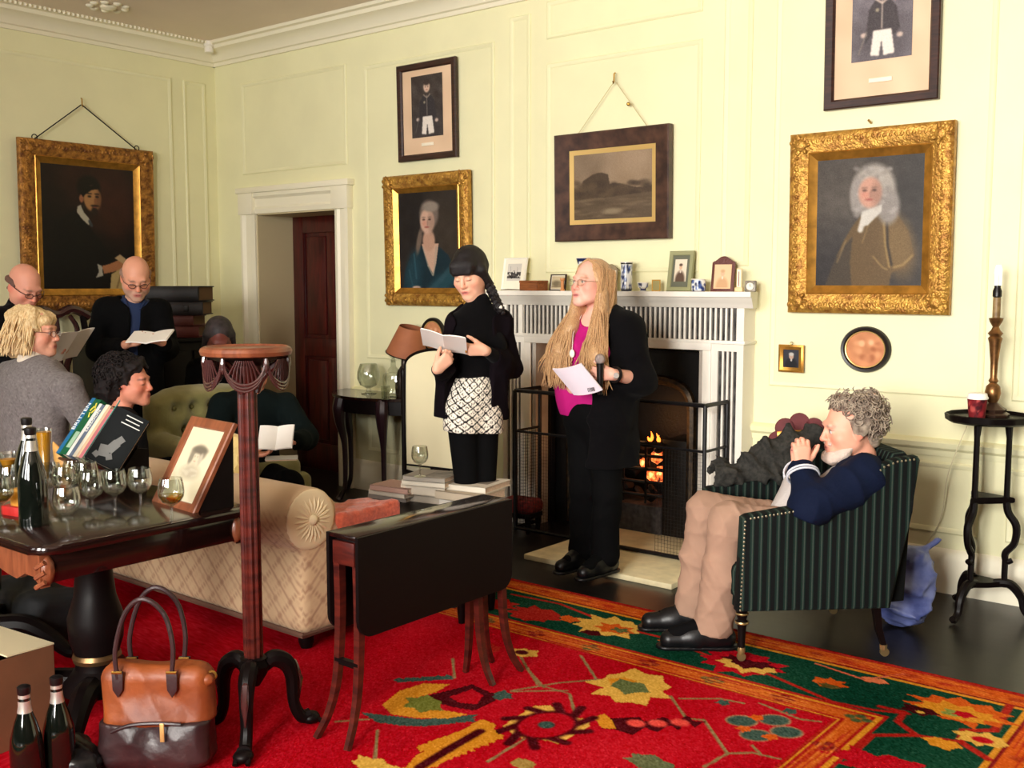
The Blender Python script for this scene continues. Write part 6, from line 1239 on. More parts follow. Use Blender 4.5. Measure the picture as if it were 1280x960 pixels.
def open_book(label, c, u, v, n, w, h, name='booklet', cover=(236, 230, 224), bend=.35, cat='book', th=.006):
    """open booklet: u across, v up the page, n towards the reader"""
    t = thing(name, label, cat, tuple(c)); u, v, n = nrm(u), nrm(v), nrm(n); P = lambda a, b, q: u * a + v * b + n * q
    prof = lambda k, off: [(k * w * f, off + bend * w * (.35 * f - .5 * f * f + .5 * f) * .9) for f in np.linspace(0, 1, 9)]
    for k in (-1, 1):
        for nm, o0, o1, c_ in (('cover', -.001, 0, cover), ('pages', .0, th, (240, 236, 228))):
            a, b = prof(k, o0), prof(k, o1); sc_ = 1 if nm == 'cover' else .97; hh = h / 2 * sc_
            rings = [[P(x * sc_, -hh, y), P(x * sc_, hh, y), P(x2 * sc_, hh, y2), P(x2 * sc_, -hh, y2)] for (x, y), (x2, y2) in zip(a, b)]
            part(nm, MB().loft(rings), mat('paper', c_, .75), t)
    return t
def seat_legs(J, fwd, side, lift=.0, foot=0., L=.43):
    for q, s_ in (('l', 1), ('r', -1)):
        h = J['pelvis'] + side * s_ * .085 - ZU * .03; k = h + fwd * L + side * s_ * .03 + ZU * .03; a = np.array([k[0], k[1], foot + .09]) - fwd * .04
        J['h' + q], J['k' + q], J['a' + q], J['t' + q] = h, k, a, np.array([a[0], a[1], foot + .04]) + fwd * .15
    return J
def stand_legs(J, fwd, side, foot=0.):
    for q, s_ in (('l', 1), ('r', -1)):
        h = J['pelvis'] + side * s_ * .085 - ZU * .04; a = np.array([h[0], h[1], foot + .09]); k = lerp(h, a, .5) + fwd * .02
        J['h' + q], J['k' + q], J['a' + q], J['t' + q] = h, k, a, np.array([a[0], a[1], foot + .04]) + nrm(fwd * [1, 1, 0]) * .15 + side * s_ * .02
    return J
def frame_of(J):
    up = nrm(J['neck'] - J['pelvis']); sd = J['sl'] - J['sr']; side = nrm(sd - up * (sd @ up)); f = np.cross(side, up); f = nrm(f * [1, 1, 0]); return f, nrm(side * [1, 1, 0])
def pts(**k): return {a: at(*b) for a, b in k.items()}
M_blackknit = mat('black knit', (10, 9, 11), .95, bump=.2, bscale=300, spec=.1, sheen=.02); M_blackcloth = mat('black cloth', (8, 8, 9), .9, spec=.1); M_shoe = mat('black shoe leather', (9, 9, 11), .38, spec=.4)
M_cardi = mat('plum black cardigan', (15, 9, 14), .95, bump=.25, bscale=260, spec=.1)
# ---------------------------------------------------------------- young woman reading, patterned shorts
J = pts(head=(587, 342, 5.2), neck=(598, 382, 5.23), sl=(627,403,5.31), sr=(571,405,5.15), pelvis=(590,502,5.26), el=(641,460,5.36), wl=(607,438,5.06), er=(555, 462, 5.14), wr=(546, 462, 4.97),
        hl=(605, 512, 5.27), hr=(577, 512, 5.2), kl=(605, 615, 5.2), kr=(584, 615, 5.15), al=(607, 720, 5.28), ar=(584, 720, 5.2))
for q, dx in (('l', .05), ('r', -.05)): J['t' + q] = J['a' + q] + nrm(face_dir(-20) * [1, 1, 0]) * .15 + [0, 0, -.05]
p = Person('dark-haired young woman in black cardigan and patterned shorts reading from booklet', J['al'], J, -24, 24, 4, .95, .86, .0055, skin=(232, 178, 150)); p.foot_z = max(0, J['al'][2] - .09)
bk = at(555, 430, 4.98)
p.build_body(p.skin_colour(lips=(190, 100, 96), brow=(60, 40, 36), eyes='closed', blush=.55), headkw=dict(fem=True), hands=(('l', dict(d=-RT + ZU * .05 - FWH * .2, n=ZU * .5 + FWH * .8, curl=(.5, .7, .5), thumb=(.5, .5))), ('r', dict(d=ZU * .6 + RT * .6 + FWH * .1, n=FWH * .8 + ZU * .4, curl=(.9, 1.1, .7), spread=.04, thumb=(.5, .6)))))
S = Sdf(.006); p.torso(S, .008); p.bust(S, .0, .06); S.cap(p.J['neck'] - p.up * .03, p.J['neck'] + p.up * .012, .066, .06, .02); [p.arm(S, q, .006, f1=.9) for q in 'lr']; S.half(p.T(.12), -p.up); p.wear('black_top', S, M_blackknit)
S = Sdf(.006)
for x in (-.09, .09): pass
S.ell(p.T(.06), (p.sw * .42, .115, .15), .04, p.B, inf=.012)
for q in 'lr': S.cap(p.J['h' + q], lerp(p.J['h' + q], p.J['k' + q], .30), .092, .098, .04)
S.half(lerp(p.J['hl'], p.J['kl'], .27), -p.up).half(p.T(.33), p.up).folds(.003, 20, 2)
def shorts(V):
    q = (V - p.T(0)) @ p.B; a = np.arctan2(q[:, 0], -q[:, 1]) * .13; b = q[:, 2]; s_ = .049; i = ((a + b * 1.1) / s_) % 1 - .5; j = ((a - b * 1.1) / s_) % 1 - .5; d = np.maximum(np.abs(i), np.abs(j))
    w = (d < .4) & ~((d > .12) & (d < .19)); return lin(np.where(w[:, None], (244., 234., 218.), (14., 12., 14.)))
p.wear('patterned_shorts', S, attr_mat('printed shorts', .85, .2), shorts)
S = Sdf(.007); [p.leg(S, q, .006, .97) for q in 'lr']; [S.cap(p.J['a' + q], lerp(p.J['a' + q], p.J['t' + q], .6), .04, .035, .03) for q in 'lr']; p.wear('black_tights', S, M_blackcloth); p.shoes(M_shoe)
S = Sdf(.006); p.torso(S, .02, k=.05); [p.arm(S, q, .014, f1=.8, up=1.05) for q in 'lr']; S.rbox(p.T(.12), (.19, .12, .24), .1, .06, p.B)
S.rbox(p.T(.35, -.075, .2), (.1, .2, .62), .05, .015, p.B, '-'); S.cap(p.J['neck'] - p.up * .02, p.J['neck'] + p.up * .2, .075, .09, .02, '-'); S.half(p.T(-.17), -p.up).folds(.006, 18, 7); p.wear('cardigan', S, M_cardi)
M_hair = mat('near black brown hair', (20, 10, 13), .55, c2=(9, 5, 7), vscale=60, stretch=(8, 8, 1), bump=.4, bscale=120)
S = Sdf(.0055); S.ell(p.H(0, .024, .043), (.085, .105, .096), .02, p.Rh).cap(p.H(-.038, -.06, .066), p.H(.038, -.06, .066), .03, .03, .03).cap(p.H(-.04, -.085, .038), p.H(.042, -.085, .038), .012, .012, .02).cap(p.H(-.06, -.06, .04), p.H(-.066, -.04, .02), .014, .012, .02)
S.cap(p.H(.078, -.01, .02), p.H(.075, .03, -.08), .026, .026, .03).cap(p.H(-.074, -.01, .02), p.H(-.066, .03, -.06), .02, .018, .03).cap(p.H(0, .09, .0), p.H(0, .08, -.07), .06, .045, .04)
S.ell(p.H(0, -.085, -.05), (.06, .05, .072), .008, p.Rh, '-').folds(.0008, 120, 3); p.wear('hair', S, M_hair)
br = MB(); b0 = p.H(.075, .03, -.06); b1 = p.T(.93, .075, .1)
for st_ in range(3): br.tube([tuple(lerp(b0, b1, q) + p.side * .013 * math.sin(q * 16 + st_ * 2.1) + p.fwd * .011 * math.sin(q * 32 + st_ * 4.2) - p.root) for q in np.linspace(0, 1, 26)], [.015] * 22 + [.013, .011, .008, .004], 7)
part('plait', br, M_hair, p.o); part('hair_bobble', MB().sph(tuple(lerp(b0, b1, .8) + p.fwd * .012 - p.root), .012, 10, 8), M_white, p.o); part('earring', MB().sph(tuple(p.H(.077, -.004, -.045) - p.root), .008, 10, 8), M_white, p.o)
part('ring', MB().tube([tuple(p.J['wl'] + (-RT * .93 - FWH * .2) * .1 + FWH * -.012 + (ZU * math.cos(q) + RT * .2 * math.sin(q)) * .011 - p.root) for q in np.linspace(0, 2 * PI, 13)[:-1]], .0025, 6, closed=True), M_gilt2, p.o)
open_book('white open booklet held by the young woman', bk, RT * .95 - ZU * .2, ZU * .5 - FWH * .86, ZU * .86 + FWH * .5, .11, .17)
# ---------------------------------------------------------------- long-haired woman with microphone
J = pts(head=(738, 355, 5.4), neck=(749, 391, 5.46), sl=(783, 410, 5.36), sr=(714, 406, 5.6), pelvis=(744, 520, 5.52), el=(799, 474, 5.36), wl=(766, 468, 5.2), er=(699, 470, 5.7), wr=(716, 486, 5.42),
        hl=(758, 530, 5.46), hr=(731, 530, 5.58), kl=(758, 615, 5.42), kr=(732, 612, 5.54), al=(757, 693, 5.45), ar=(729, 688, 5.57))
for q in 'lr': J['t' + q] = J['a' + q] + nrm(face_dir(-45) * [1, 1, 0]) * .15 + [0, 0, -.05]
p = Person('woman with very long fair hair in magenta top talking beside the fire', J['al'], J, -50, -5, 0, 1.0, 1.16, .0055, skin=(236, 178, 158)); p.foot_z = max(0, J['al'][2] - .1)
mic = at(750, 468, 5.165)
p.build_body(p.skin_colour(lips=(198, 110, 108), brow=(176, 130, 100), blush=.8, iris=(90, 110, 120)), headkw=dict(fem=True, jaw=1.1, mouth_open=.006), hands=(('l', dict(d=-RT - FWH * .25 + ZU * .02, n=ZU * .15 + FWH, curl=(.95, 1.0, .7), thumb=(.6, .5))), ('r', dict(d=RT * .6 + ZU * .2 - FWH * .2, n=-FWH, curl=(.3, .4, .3)))))
S = Sdf(.006); p.torso(S, .014); p.bust(S, .02, .085); S.ell(p.T(.3, 0, .06), (.16, .1, .15), .05, p.B).ell(p.T(.22, -.09, .06), (.11, .1, .16), .05, p.B); S.half(p.T(-.02) , -p.up + p.fwd * .1); S.cap(p.T(1.0, 0, .06), p.T(1.15, 0, .1), .075, .1, .02, '-').folds(.003, 24, 3)
p.wear('magenta_top', S, mat('magenta jersey', (178, 24, 112), .7, spec=.2))
S = Sdf(.007); [p.leg(S, q, .02, .98, flare=.03) for q in 'lr']; S.ell(p.T(.04), (p.sw * .46, .15, .14), .05, p.B, inf=.012).folds(.006, 16, 5); p.wear('black_trousers', S, M_blackcloth); S = Sdf(.007); [S.cap(p.J['a' + q] + ZU * .06, p.J['a' + q], .046, .044).cap(p.J['a' + q], p.J['t' + q], .043, .034) for q in 'lr']; p.wear('black_stockings', S, M_blackcloth); p.shoes(M_shoe)
S = Sdf(.007); p.torso(S, .045, k=.06); p.arm(S, 'l', .035, f1=.16, up=1.2); p.arm(S, 'r', .03, f1=.8, up=1.2); S.rbox(p.T(.0), (.23, .17, .36), .12, .06, p.B)
S.rbox(p.T(.35, -.11, .2), (.19, .24, .8), .06, .015, p.B, '-'); S.cap(p.T(.97, 0, .03), p.T(1.3, 0, .05), .09, .1, .02, '-'); S.half(p.T(-.45), -p.up).folds(.008, 15, 9); p.wear('black_cardigan', S, M_blackknit)
HB_ = mat('fair long hair', (208, 168, 120), .5, c2=(150, 108, 70), vscale=30, stretch=(14, 14, 1.2), sheen=.2)
S = Sdf(.0055); S.ell(p.H(0, .03, .045), (.088, .098, .092), .02, p.Rh).cap(p.H(.075, .01, .01), p.H(.085, .02, -.14), .025, .035, .03).cap(p.H(-.075, .01, .01), p.H(-.085, .015, -.14), .024, .03, .03).cap(p.H(0, .1, .0), p.H(0, .1, -.2), .07, .08, .04)
for sd_ in (-1, 1): S.chain([p.H(sd_ * .085, .0, -.06), p.T(.86, sd_ * .085, .12), p.T(.62, sd_ * .12, .16), p.T(.46, sd_ * .15, .17)], [.03, .034, .045, .02], .03)
S.ell(p.H(0, -.075, .0), (.064, .075, .12), .01, p.Rh, '-').folds(.0015, 90, 4); p.wear('hair', S, HB_)
r = np.random.default_rng(5); st_ = []
for k in range(620):
    sd_ = 1 if k % 2 else -1; a = r.uniform(0, 1); back_ = r.uniform(0, .11)
    top_ = p.H(sd_ * .004 + r.normal(0, .004), -.03 + back_ * 1.1, .128 - back_ * .35); m1 = p.H(sd_ * (.083 + r.uniform(0, .012)), -.02 + back_ * .9, .03 + r.uniform(-.02, .02)); m2 = p.H(sd_ * (.088 + r.uniform(-.01, .015)), -.03 + back_ * .8, -.1)
    dn = p.T(.72, sd_ * (.05 + .12 * a), .15 + r.uniform(-.0, .035)); e = p.T(.42 + r.uniform(-.16, .12), sd_ * (.05 + .14 * a) + r.normal(0, .02), .185 + r.uniform(-.01, .02)); wv = r.uniform(0, 6)
    path = []
    ctrl = [top_, lerp(top_, m1, .5) + nrm(p.H(sd_ * .8, .2, .5) - p.hc) * .022, m1, m2, dn, e]
    for i in range(5):
        a_, b_, c_, d_ = ctrl[max(i - 1, 0)], ctrl[i], ctrl[i + 1], ctrl[min(i + 2, 5)]
        for q in np.linspace(0, 1, 4, endpoint=False): path.append(.5 * (2 * b_ + (c_ - a_) * q + (2 * a_ - 5 * b_ + 4 * c_ - d_) * q * q + (3 * b_ - a_ - 3 * c_ + d_) * q ** 3) + p.side * (.002 + .0025 * i) * math.sin(wv + i * 1.7 + q * 1.7) + p.fwd * (.002 * i) * math.sin(wv * 2 + i * 1.9 + q * 1.9))
    st_.append(path + [e])
locks(p, 'long_locks', st_, HB_, .0036, 4); p.glasses((196, 170, 150), .02, .8, .0014)
part('pendant', MB().sph(tuple(p.T(.62, -.02, .19) - p.root), (.016, .008, .022), 10, 8).tube([tuple(p.T(.98, -.06, .07) - p.root), tuple(p.T(.8, -.05, .15) - p.root), tuple(p.T(.63, -.02, .19) - p.root)], .002, 5), M_white, p.o)
wv = p.J['wl'] - nrm(p.J['wl'] - p.J['el']) * .02; ax = nrm(p.J['wl'] - p.J['el']); u1 = nrm(np.cross(ax, ZU)); u2 = np.cross(ax, u1)
part('watch_strap', MB().tube([tuple(wv + (u1 * math.cos(q) + u2 * math.sin(q)) * .036 - p.root) for q in np.linspace(0, 2 * PI, 21)[:-1]], .008, 6, closed=True, flat=(tuple(ax), 1)), M_black, p.o); dcen = wv - FWH * .04
part('watch_dial', MB().lathe([(.015, -.003), (.016, .0), (.013, .004)], 18, R=np.stack([RT, ZU, -FWH], 1), c=tuple(dcen - p.root)), mat('silver dial', (214, 206, 200), .3, .6), p.o)
mt = thing('microphone', 'silver-headed microphone gripped by the long-haired woman', 'microphone', tuple(mic))
part('grille', MB().sph((0, 0, .075), (.026, .026, .028), 16, 12), mat('silver mesh', (176, 160, 156), .4, .7, bump=.6, bscale=400), mt); part('handle', MB().lathe([(.012, -.1), (.014, -.09), (.018, .04), (.02, .055)], 16), M_black, mt)
u_, w_ = RT * .138 + ZU * .03 - FWH * .05, RT * .108 - ZU * .132 + FWH * .03; c_ = at(722, 474, 5.13)
bkt = thing('booklet', 'pale lilac booklet held up by the long-haired woman', 'book', tuple(c_)); n_ = nrm(np.cross(u_, w_)); n_ = n_ if n_ @ FWH < 0 else -n_
for nm, off, cc in (('cover', .002, (226, 214, 226)), ('pages', -.001, (240, 236, 228)), ('cover', -.004, (220, 208, 220))):
    mb = MB(); vs = [a * u_ / 2 + b * w_ / 2 + n_ * (off + e) + n_ * .02 * (1 - a * a) for e in (-.0015, .0015) for b in (-1, 1) for a in np.linspace(-1, 1, 7)]
    mb.add(vs, [(j, j + 1, j + 8, j + 7) for j in range(6)] + [(14 + j, 21 + j, 22 + j, 15 + j) for j in range(6)] + [(j, 14 + j, 15 + j, j + 1) for j in range(6)] + [(7 + j, 8 + j, 22 + j, 21 + j) for j in range(6)] + [(0, 7, 21, 14), (6, 20, 27, 13)]); part(nm, mb, mat('lilac paper', cc, .7), bkt)
bar_ = MB()
for k in range(7): bar_.box(tuple(u_ * (.12 + .035 * k) * 1.0 + w_ * .36 + n_ * .022), (.0025, .0008, .022), np.stack([nrm(u_), n_, nrm(np.cross(u_, n_))], 1))
part('barcode', bar_, M_black, bkt)
# ---------------------------------------------------------------- grey curly-haired man in the armchair
J = pts(head=(1061, 536, 4.47), neck=(1085, 580, 4.48), sl=(1080, 596, 4.3), sr=(1074, 594, 4.66), pelvis=(1052, 662, 4.5), el=(1013, 636, 4.24), wl=(1002, 586, 4.37), er=(1004, 630, 4.7), wr=(998, 584, 4.5),
        hl=(1040, 668, 4.41), hr=(1038, 666, 4.58), kl=(910, 653, 4.38), kr=(882, 637, 4.62), al=(893, 779, 4.44), ar=(866, 762, 4.68))
for q in 'lr': J['t' + q] = J['a' + q] - RT * .17 + [0, 0, -.05]
p = Person('curly grey-haired bearded man in navy jacket sitting in striped armchair', J['pelvis'], J, -88, 6, 0, 1.06, 1.18, .0055, skin=(232, 166, 140))
p.build_body(p.skin_colour(lips=(196, 120, 112), brow=(170, 150, 136), blush=.7, eyes='open'), headkw=dict(ears=True), hands=(('l', dict(d=ZU * .95 - RT * .02, n=FWH, curl=(.55, 1.0, .8), thumb=(.75, .1), sc=1.08)), ('r', dict(d=ZU, n=-FWH, curl=(.5, .9, .7), thumb=(.7, .1), sc=1.05))))
S = Sdf(.006); p.torso(S, .014); S.ell(p.T(.25, 0, .07), (.16, .12, .16), .05, p.B).cap(at(1000, 606, 4.46), at(984, 640, 4.45), .075, .075, .05).cap(p.J['neck'] - p.up * .03 + p.fwd * .02, p.J['neck'] + p.fwd * .02, .066, .06, .02).folds(.005, 26, 4); p.wear('grey_shirt', S, mat('light grey shirt', (176, 168, 164), .85, bump=.2, bscale=160))
M_navy = mat('navy jacket cloth', (10, 19, 42), .85, spec=.15, bump=.15, bscale=150)
S = Sdf(.006); p.torso(S, .034, k=.06); [p.arm(S, q, .026, f1=.93, up=1.18) for q in 'lr']; S.rbox(p.T(.35, 0, .2), (.06, .22, .6), .05, .02, p.B, '-'); S.cap(p.J['neck'] - p.up * .02 + p.fwd * .03, p.J['neck'] + p.up * .16 + p.fwd * .05, .07, .1, .02, '-'); S.half(p.T(.02), -p.up).folds(.008, 18, 5); p.wear('navy_jacket', S, M_navy)
S = Sdf(.006); cpt = p.J['neck'] - p.up * .005; S.chain([cpt + p.side * .07 * math.cos(q) - p.fwd * (.06 * math.sin(q)) + p.up * (.02 + .02 * math.sin(q)) for q in np.linspace(-.6, PI + .6, 9)], [.02] * 9, .02); p.wear('jacket_collar', S, M_navy)
for q in 'lr':
    a, b = p.J['e' + q], p.J['w' + q]; axs = nrm(b - a); u1 = nrm(np.cross(axs, ZU + RT * .1)); u2 = np.cross(axs, u1)
    for f, c in ((.80, (206, 206, 214)), (.87, (206, 206, 214))):
        cc = lerp(a, b, f); rr_ = (.038 + (.026 - .038) * f) * 1.18 * p.g ** .7 + .0275; part('cuff_stripe', MB().tube([tuple(cc + (u1 * math.cos(t) + u2 * math.sin(t)) * rr_ - p.root) for t in np.linspace(0, 2 * PI, 25)[:-1]], .0045, 6, closed=True), mat('white cuff stripe', c, .8), p.o)
S = Sdf(.006); [p.leg(S, q, .018, 0) for q in 'lr']; S.ell(p.T(.02), (p.sw * .46, .14, .13), .05, p.B, inf=.012)
for q in 'lr': S.cap(p.J['k' + q], lerp(p.J['k' + q], p.J['a' + q], .45), .083, .08, .03).cap(lerp(p.J['k' + q], p.J['a' + q], .45), p.J['a' + q], .08, .086, .03)
S.folds(.0045, 36, 6).half((0, 0, float(p.J['al'][2]) + .1), (-.12, -.1, -1)); p.wear('tan_trousers', S, mat('tan cotton twill', (156, 124, 104), .9, var=.05, vscale=12, bump=.1, bscale=200)); S = Sdf(.007); [S.cap(lerp(p.J['k' + q], p.J['a' + q], .7), p.J['a' + q], .05, .047).cap(p.J['a' + q], p.J['t' + q], .045, .034) for q in 'lr']; p.wear('dark_socks', S, M_blackcloth)
p.foot_z = .01; p.shoes(M_shoe, r=.048)
GREY = mat('curly grey hair', (176, 160, 140), .7, c2=(96, 78, 68), vscale=26)
S = Sdf(.0055); S.ell(p.H(0, .035, .052), (.088, .1, .092), .02, p.Rh).ell(p.H(0, .09, -.01), (.075, .05, .075), .03, p.Rh)
for x in (-1, 1): S.ell(p.H(x * .078, .03, .02), (.018, .05, .05), .02, p.Rh)
S.ell(p.H(0, -.1, -.012), (.085, .072, .082), .012, p.Rh, '-').folds(.006, 60, 5); p.wear('hair', S, GREY)
r = np.random.default_rng(11); cur = []
for k in range(760):
    a, b = r.uniform(-PI, PI), r.uniform(-.75, 1.0); dv = np.array([math.cos(a) * math.cos(b), math.sin(a) * math.cos(b), math.sin(b)])
    if (dv[1] < -.62 and dv[2] < .5) or (dv[1] < -.25 and dv[2] < .2) or (dv[2] < -.2 and dv[1] < .25): continue
    base_ = p.H(*(np.array([0, .035, .045]) + dv * np.array([.086, .1, .094]))); ow = nrm(p.Rh @ dv); t1 = nrm(np.cross(ow, r.normal(size=3))); t2 = np.cross(ow, t1); R_c = r.uniform(.009, .02); L_ = r.uniform(.014, .046); tw_ = r.uniform(1.0, 1.8)
    cur.append([base_ + ow * (L_ * q) + (t1 * math.cos(q * tw_ * 2 * PI) + t2 * math.sin(q * tw_ * 2 * PI)) * R_c for q in np.linspace(0, 1, 13)])
locks(p, 'curls', cur, GREY, .0026, 5)
S = Sdf(.005); S.chain([p.H(x, y, z) for x, y, z in ((-.062, -.01, -.05), (-.05, -.045, -.09), (-.02, -.082, -.108), (.02, -.082, -.108), (.05, -.045, -.09), (.062, -.01, -.05))], [.018, .025, .027, .027, .025, .018], .02).cap(p.H(-.028, -.088, -.05), p.H(.028, -.088, -.05), .009, .009, .015).ell(p.H(0, -.105, -.066), (.022, .02, .006), .004, p.Rh, '-').folds(.0018, 120, 3); p.wear('beard', S, mat('short white beard', (206, 184, 170), .9, bump=.4, bscale=200))
# ---------------------------------------------------------------- standing bald man in black jacket, navy shirt
def fringe(p, m, r0=.084):
    S = Sdf(.006)
    for x in (-1, 1): S.chain([p.H(x * .073, -.01, .012), p.H(x * .074, .03, .02), p.H(x * .056, .08, .01), p.H(0, .102, .0)], [.008, .011, .013, .014], .02).cap(p.H(x * .064, .05, -.03), p.H(0, .092, -.035), .012, .018, .02)
    [S.cap(p.H(x * .072, .015, .03), p.H(x * .066, .065, .02), .014, .02, .02) for x in (-1, 1)]; S.folds(.0015, 90, 2); p.wear('hair', S, m)
J = pts(head=(170, 348, 6.4), neck=(168, 378, 6.47), sl=(197, 388, 6.52), sr=(134, 388, 6.42), pelvis=(166, 488, 6.55), el=(207, 436, 6.5), wl=(203, 428, 6.22), er=(122, 438, 6.42), wr=(157, 431, 6.2))
f_, s_ = frame_of(J); stand_legs(J, f_, s_)
p = Person('bald man in black jacket and navy shirt standing reading before the dark portrait', J['pelvis'], J, 26, 26, 0, 1.02, 1.05, .0075, skin=(222, 158, 130))
p.build_body(p.skin_colour(stubble=(196, 160, 140), brow=(120, 96, 84), eyes='closed', blush=.6), hands=(('r', dict(d=RT * .95 + ZU * .12, n=ZU * .9 - FWH * .2, curl=(.3, .4, .3), thumb=(.8, .6))), ('l', dict(d=-RT * .5 - FWH * .4 + ZU * .1, n=ZU, curl=(.4, .6, .4)))))
S = Sdf(.008); p.torso(S, .012); p.wear('navy_shirt', S, mat('navy shirt', (20, 40, 78), .8)); S = Sdf(.006); cpt = p.J['neck'] + p.up * .0
for x in (-1, 1): S.chain([cpt + p.side * x * .062 - p.fwd * .02 + p.up * .03, cpt + p.side * x * .055 + p.fwd * .045 + p.up * .012, cpt + p.side * x * .035 + p.fwd * .085 - p.up * .03], [.012, .013, .01], .01)
p.wear('shirt_collar', S, mat('navy collar', (18, 36, 72), .8))
S = Sdf(.009); p.torso(S, .034, k=.06); [p.arm(S, q, .026, f1=.85, up=1.15) for q in 'lr']; S.rbox(p.T(.0), (.19, .14, .25), .1, .06, p.B); S.rbox(p.T(.5, 0, .2), (.032, .2, .55), .04, .02, p.B, '-'); S.cap(p.T(.97, 0, .02), p.T(1.2, 0, .04), .07, .1, .02, '-'); S.half(p.T(-.3), -p.up).folds(.006, 16, 3); p.wear('black_jacket', S, M_blackcloth)
S = Sdf(.01); [p.leg(S, q, .02, .96, flare=.02) for q in 'lr']; p.wear('trousers', S, M_blackcloth); p.shoes(M_shoe); p.glasses((60, 36, 36), .017, .2, .002); fringe(p, mat('cropped grey fringe', (150, 118, 100), .8))
open_book('white open booklet held by the standing bald man', at(188, 423, 6.08), RT * .95 + ZU * .05, ZU * .3 + FWH * .8, ZU * .9 - FWH * .3, .12, .16)
# ---------------------------------------------------------------- second balding man at the left edge
J = pts(head=(31, 359, 6.2), neck=(22, 388, 6.25), sl=(44, 398, 6.42), sr=(-2, 400, 6.08), pelvis=(14, 492, 6.3), el=(60, 446, 6.5), wl=(84, 432, 6.3), er=(4, 456, 6.0), wr=(58, 446, 6.0)); f_, s_ = frame_of(J); stand_legs(J, f_, s_)
p = Person('balding man in black jumper and spectacles reading at the left frame edge', J['pelvis'], J, 58, 28, 0, 1.04, 1.12, .008, skin=(222, 156, 132))
p.build_body(p.skin_colour(brow=(130, 100, 86), eyes='closed', blush=.7), hands=(('l', dict(d=RT * .6 - FWH * .5, n=ZU * .8 - RT * .2, curl=(.4, .5, .4))), ('r', dict(d=RT * .9 + ZU * .1, n=ZU * .9 + FWH * .2, curl=(.3, .5, .4)))))
S = Sdf(.009); p.torso(S, .026); [p.arm(S, q, .02, f1=.9, up=1.1) for q in 'lr']; S.cap(p.J['neck'] - p.up * .03, p.J['neck'] + p.up * .03, .08, .066, .02); S.half(p.T(-.08), -p.up).folds(.005, 20, 2); p.wear('black_jumper', S, M_blackknit)
S = Sdf(.01); [p.leg(S, q, .02, .96, flare=.02) for q in 'lr']; S.ell(p.T(.02), (.17, .14, .13), .05, p.B); p.wear('trousers', S, M_blackcloth); p.shoes(M_shoe); p.glasses((56, 40, 40), .018, .3, .002); fringe(p, mat('grey brown fringe', (104, 76, 66), .8))
open_book('white booklet held by the balding man beside the blonde woman', at(87, 433, 5.98), RT * .5 + FWH * .6 + ZU * .1, ZU * .6 + RT * .4, ZU * .5 - RT * .7, .11, .2)
# ---------------------------------------------------------------- blonde woman in grey, seated
J = pts(head=(45, 416, 5.5), neck=(40, 452, 5.5), sl=(14, 472, 5.62), sr=(82, 486, 5.36), pelvis=(44, 590, 5.5), el=(10, 530, 5.75), wl=(60, 545, 5.95), er=(112, 535, 5.42), wr=(128, 560, 5.65)); f_, s_ = frame_of(J); seat_legs(J, f_, s_)
p = Person('blonde woman in grey cardigan and glasses seated behind the serving table', J['pelvis'], J, 90, 2, 0, 1.03, 1.2, .007, skin=(226, 164, 138))
p.build_body(p.skin_colour(lips=(186, 90, 88), brow=(150, 110, 80), blush=.7), headkw=dict(fem=True))
def greyknit(V): n = RNG.normal(0, 8, len(V)); return lin(np.clip(np.stack([118 + n, 112 + n, 112 + n], 1), 0, 255))
S = Sdf(.008); p.torso(S, .028, k=.07); [p.arm(S, q, .022, f1=.95, up=1.2) for q in 'lr']; S.folds(.007, 17, 4); p.wear('grey_cardigan', S, attr_mat('heather grey knit', .95, .1, bump=.3, bscale=260, sheen=.1), greyknit)
S = Sdf(.007); S.cap(p.J['neck'] - p.up * .015, p.J['neck'] + p.up * .02, .078, .07, .02); p.wear('white_collar', S, mat('white roll collar', (226, 214, 196), .85)); S = Sdf(.01); [p.leg(S, q, .02, .97) for q in 'lr']; S.ell(p.T(0), (.18, .15, .14), .05, p.B); p.wear('trousers', S, M_blackcloth); p.shoes(M_shoe)
BL_ = mat('pale blonde hair', (240, 216, 168), .5, c2=(200, 160, 106), vscale=26, stretch=(5, 5, 1), bump=.4, bscale=60)
S = Sdf(.006); S.ell(p.H(0, .035, .048), (.1, .115, .1), .02, p.Rh).ell(p.H(0, .085, -.04), (.1, .075, .1), .05, p.Rh)
for x in (-1, 1): S.cap(p.H(x * .08, .0, .02), p.H(x * .085, .02, -.075), .032, .034, .03)
S.cap(p.H(-.04, -.07, .068), p.H(.04, -.07, .068), .03, .03, .03).ell(p.H(0, -.1, -.035), (.062, .075, .075), .01, p.Rh, '-').folds(.006, 46, 6); p.wear('hair', S, BL_)
r = np.random.default_rng(3); cur = []
for k in range(480):
    a, b = r.uniform(-PI, PI), r.uniform(-.5, 1.3); dv = np.array([math.cos(a) * math.cos(b), math.sin(a) * math.cos(b), math.sin(b)])
    if dv[1] < -.55 and dv[2] < .55: continue
    q0 = np.array([0, .035, .03]) + dv * np.array([.1, .115, .108]); q1 = q0 + dv * .012 + np.array([dv[0] * .02, .01, -.05]); q2 = q1 + np.array([dv[0] * .006 + r.normal(0, .008), r.normal(0, .01), -.045]); cur.append([p.H(*lerp(lerp(q0, q1, t), lerp(q1, q2, t), t)) for t in np.linspace(0, 1, 7)])
locks(p, 'hair_locks', cur, BL_, .0038, 5); p.glasses((90, 60, 50), .018, .3, .0016)
st_ = thing('upholstered_stool', 'dark upholstered stool under the blonde woman in grey', 'stool', (p.root[0], p.root[1], .0095)); SZ = float(J['pelvis'][2] - .16)
S = Sdf(.014); S.rbox((0, 0, SZ - .05), (.24, .24, .06), .04); S.obj('cushion', mat('dark olive velvet', (40, 36, 26), .9), st_)
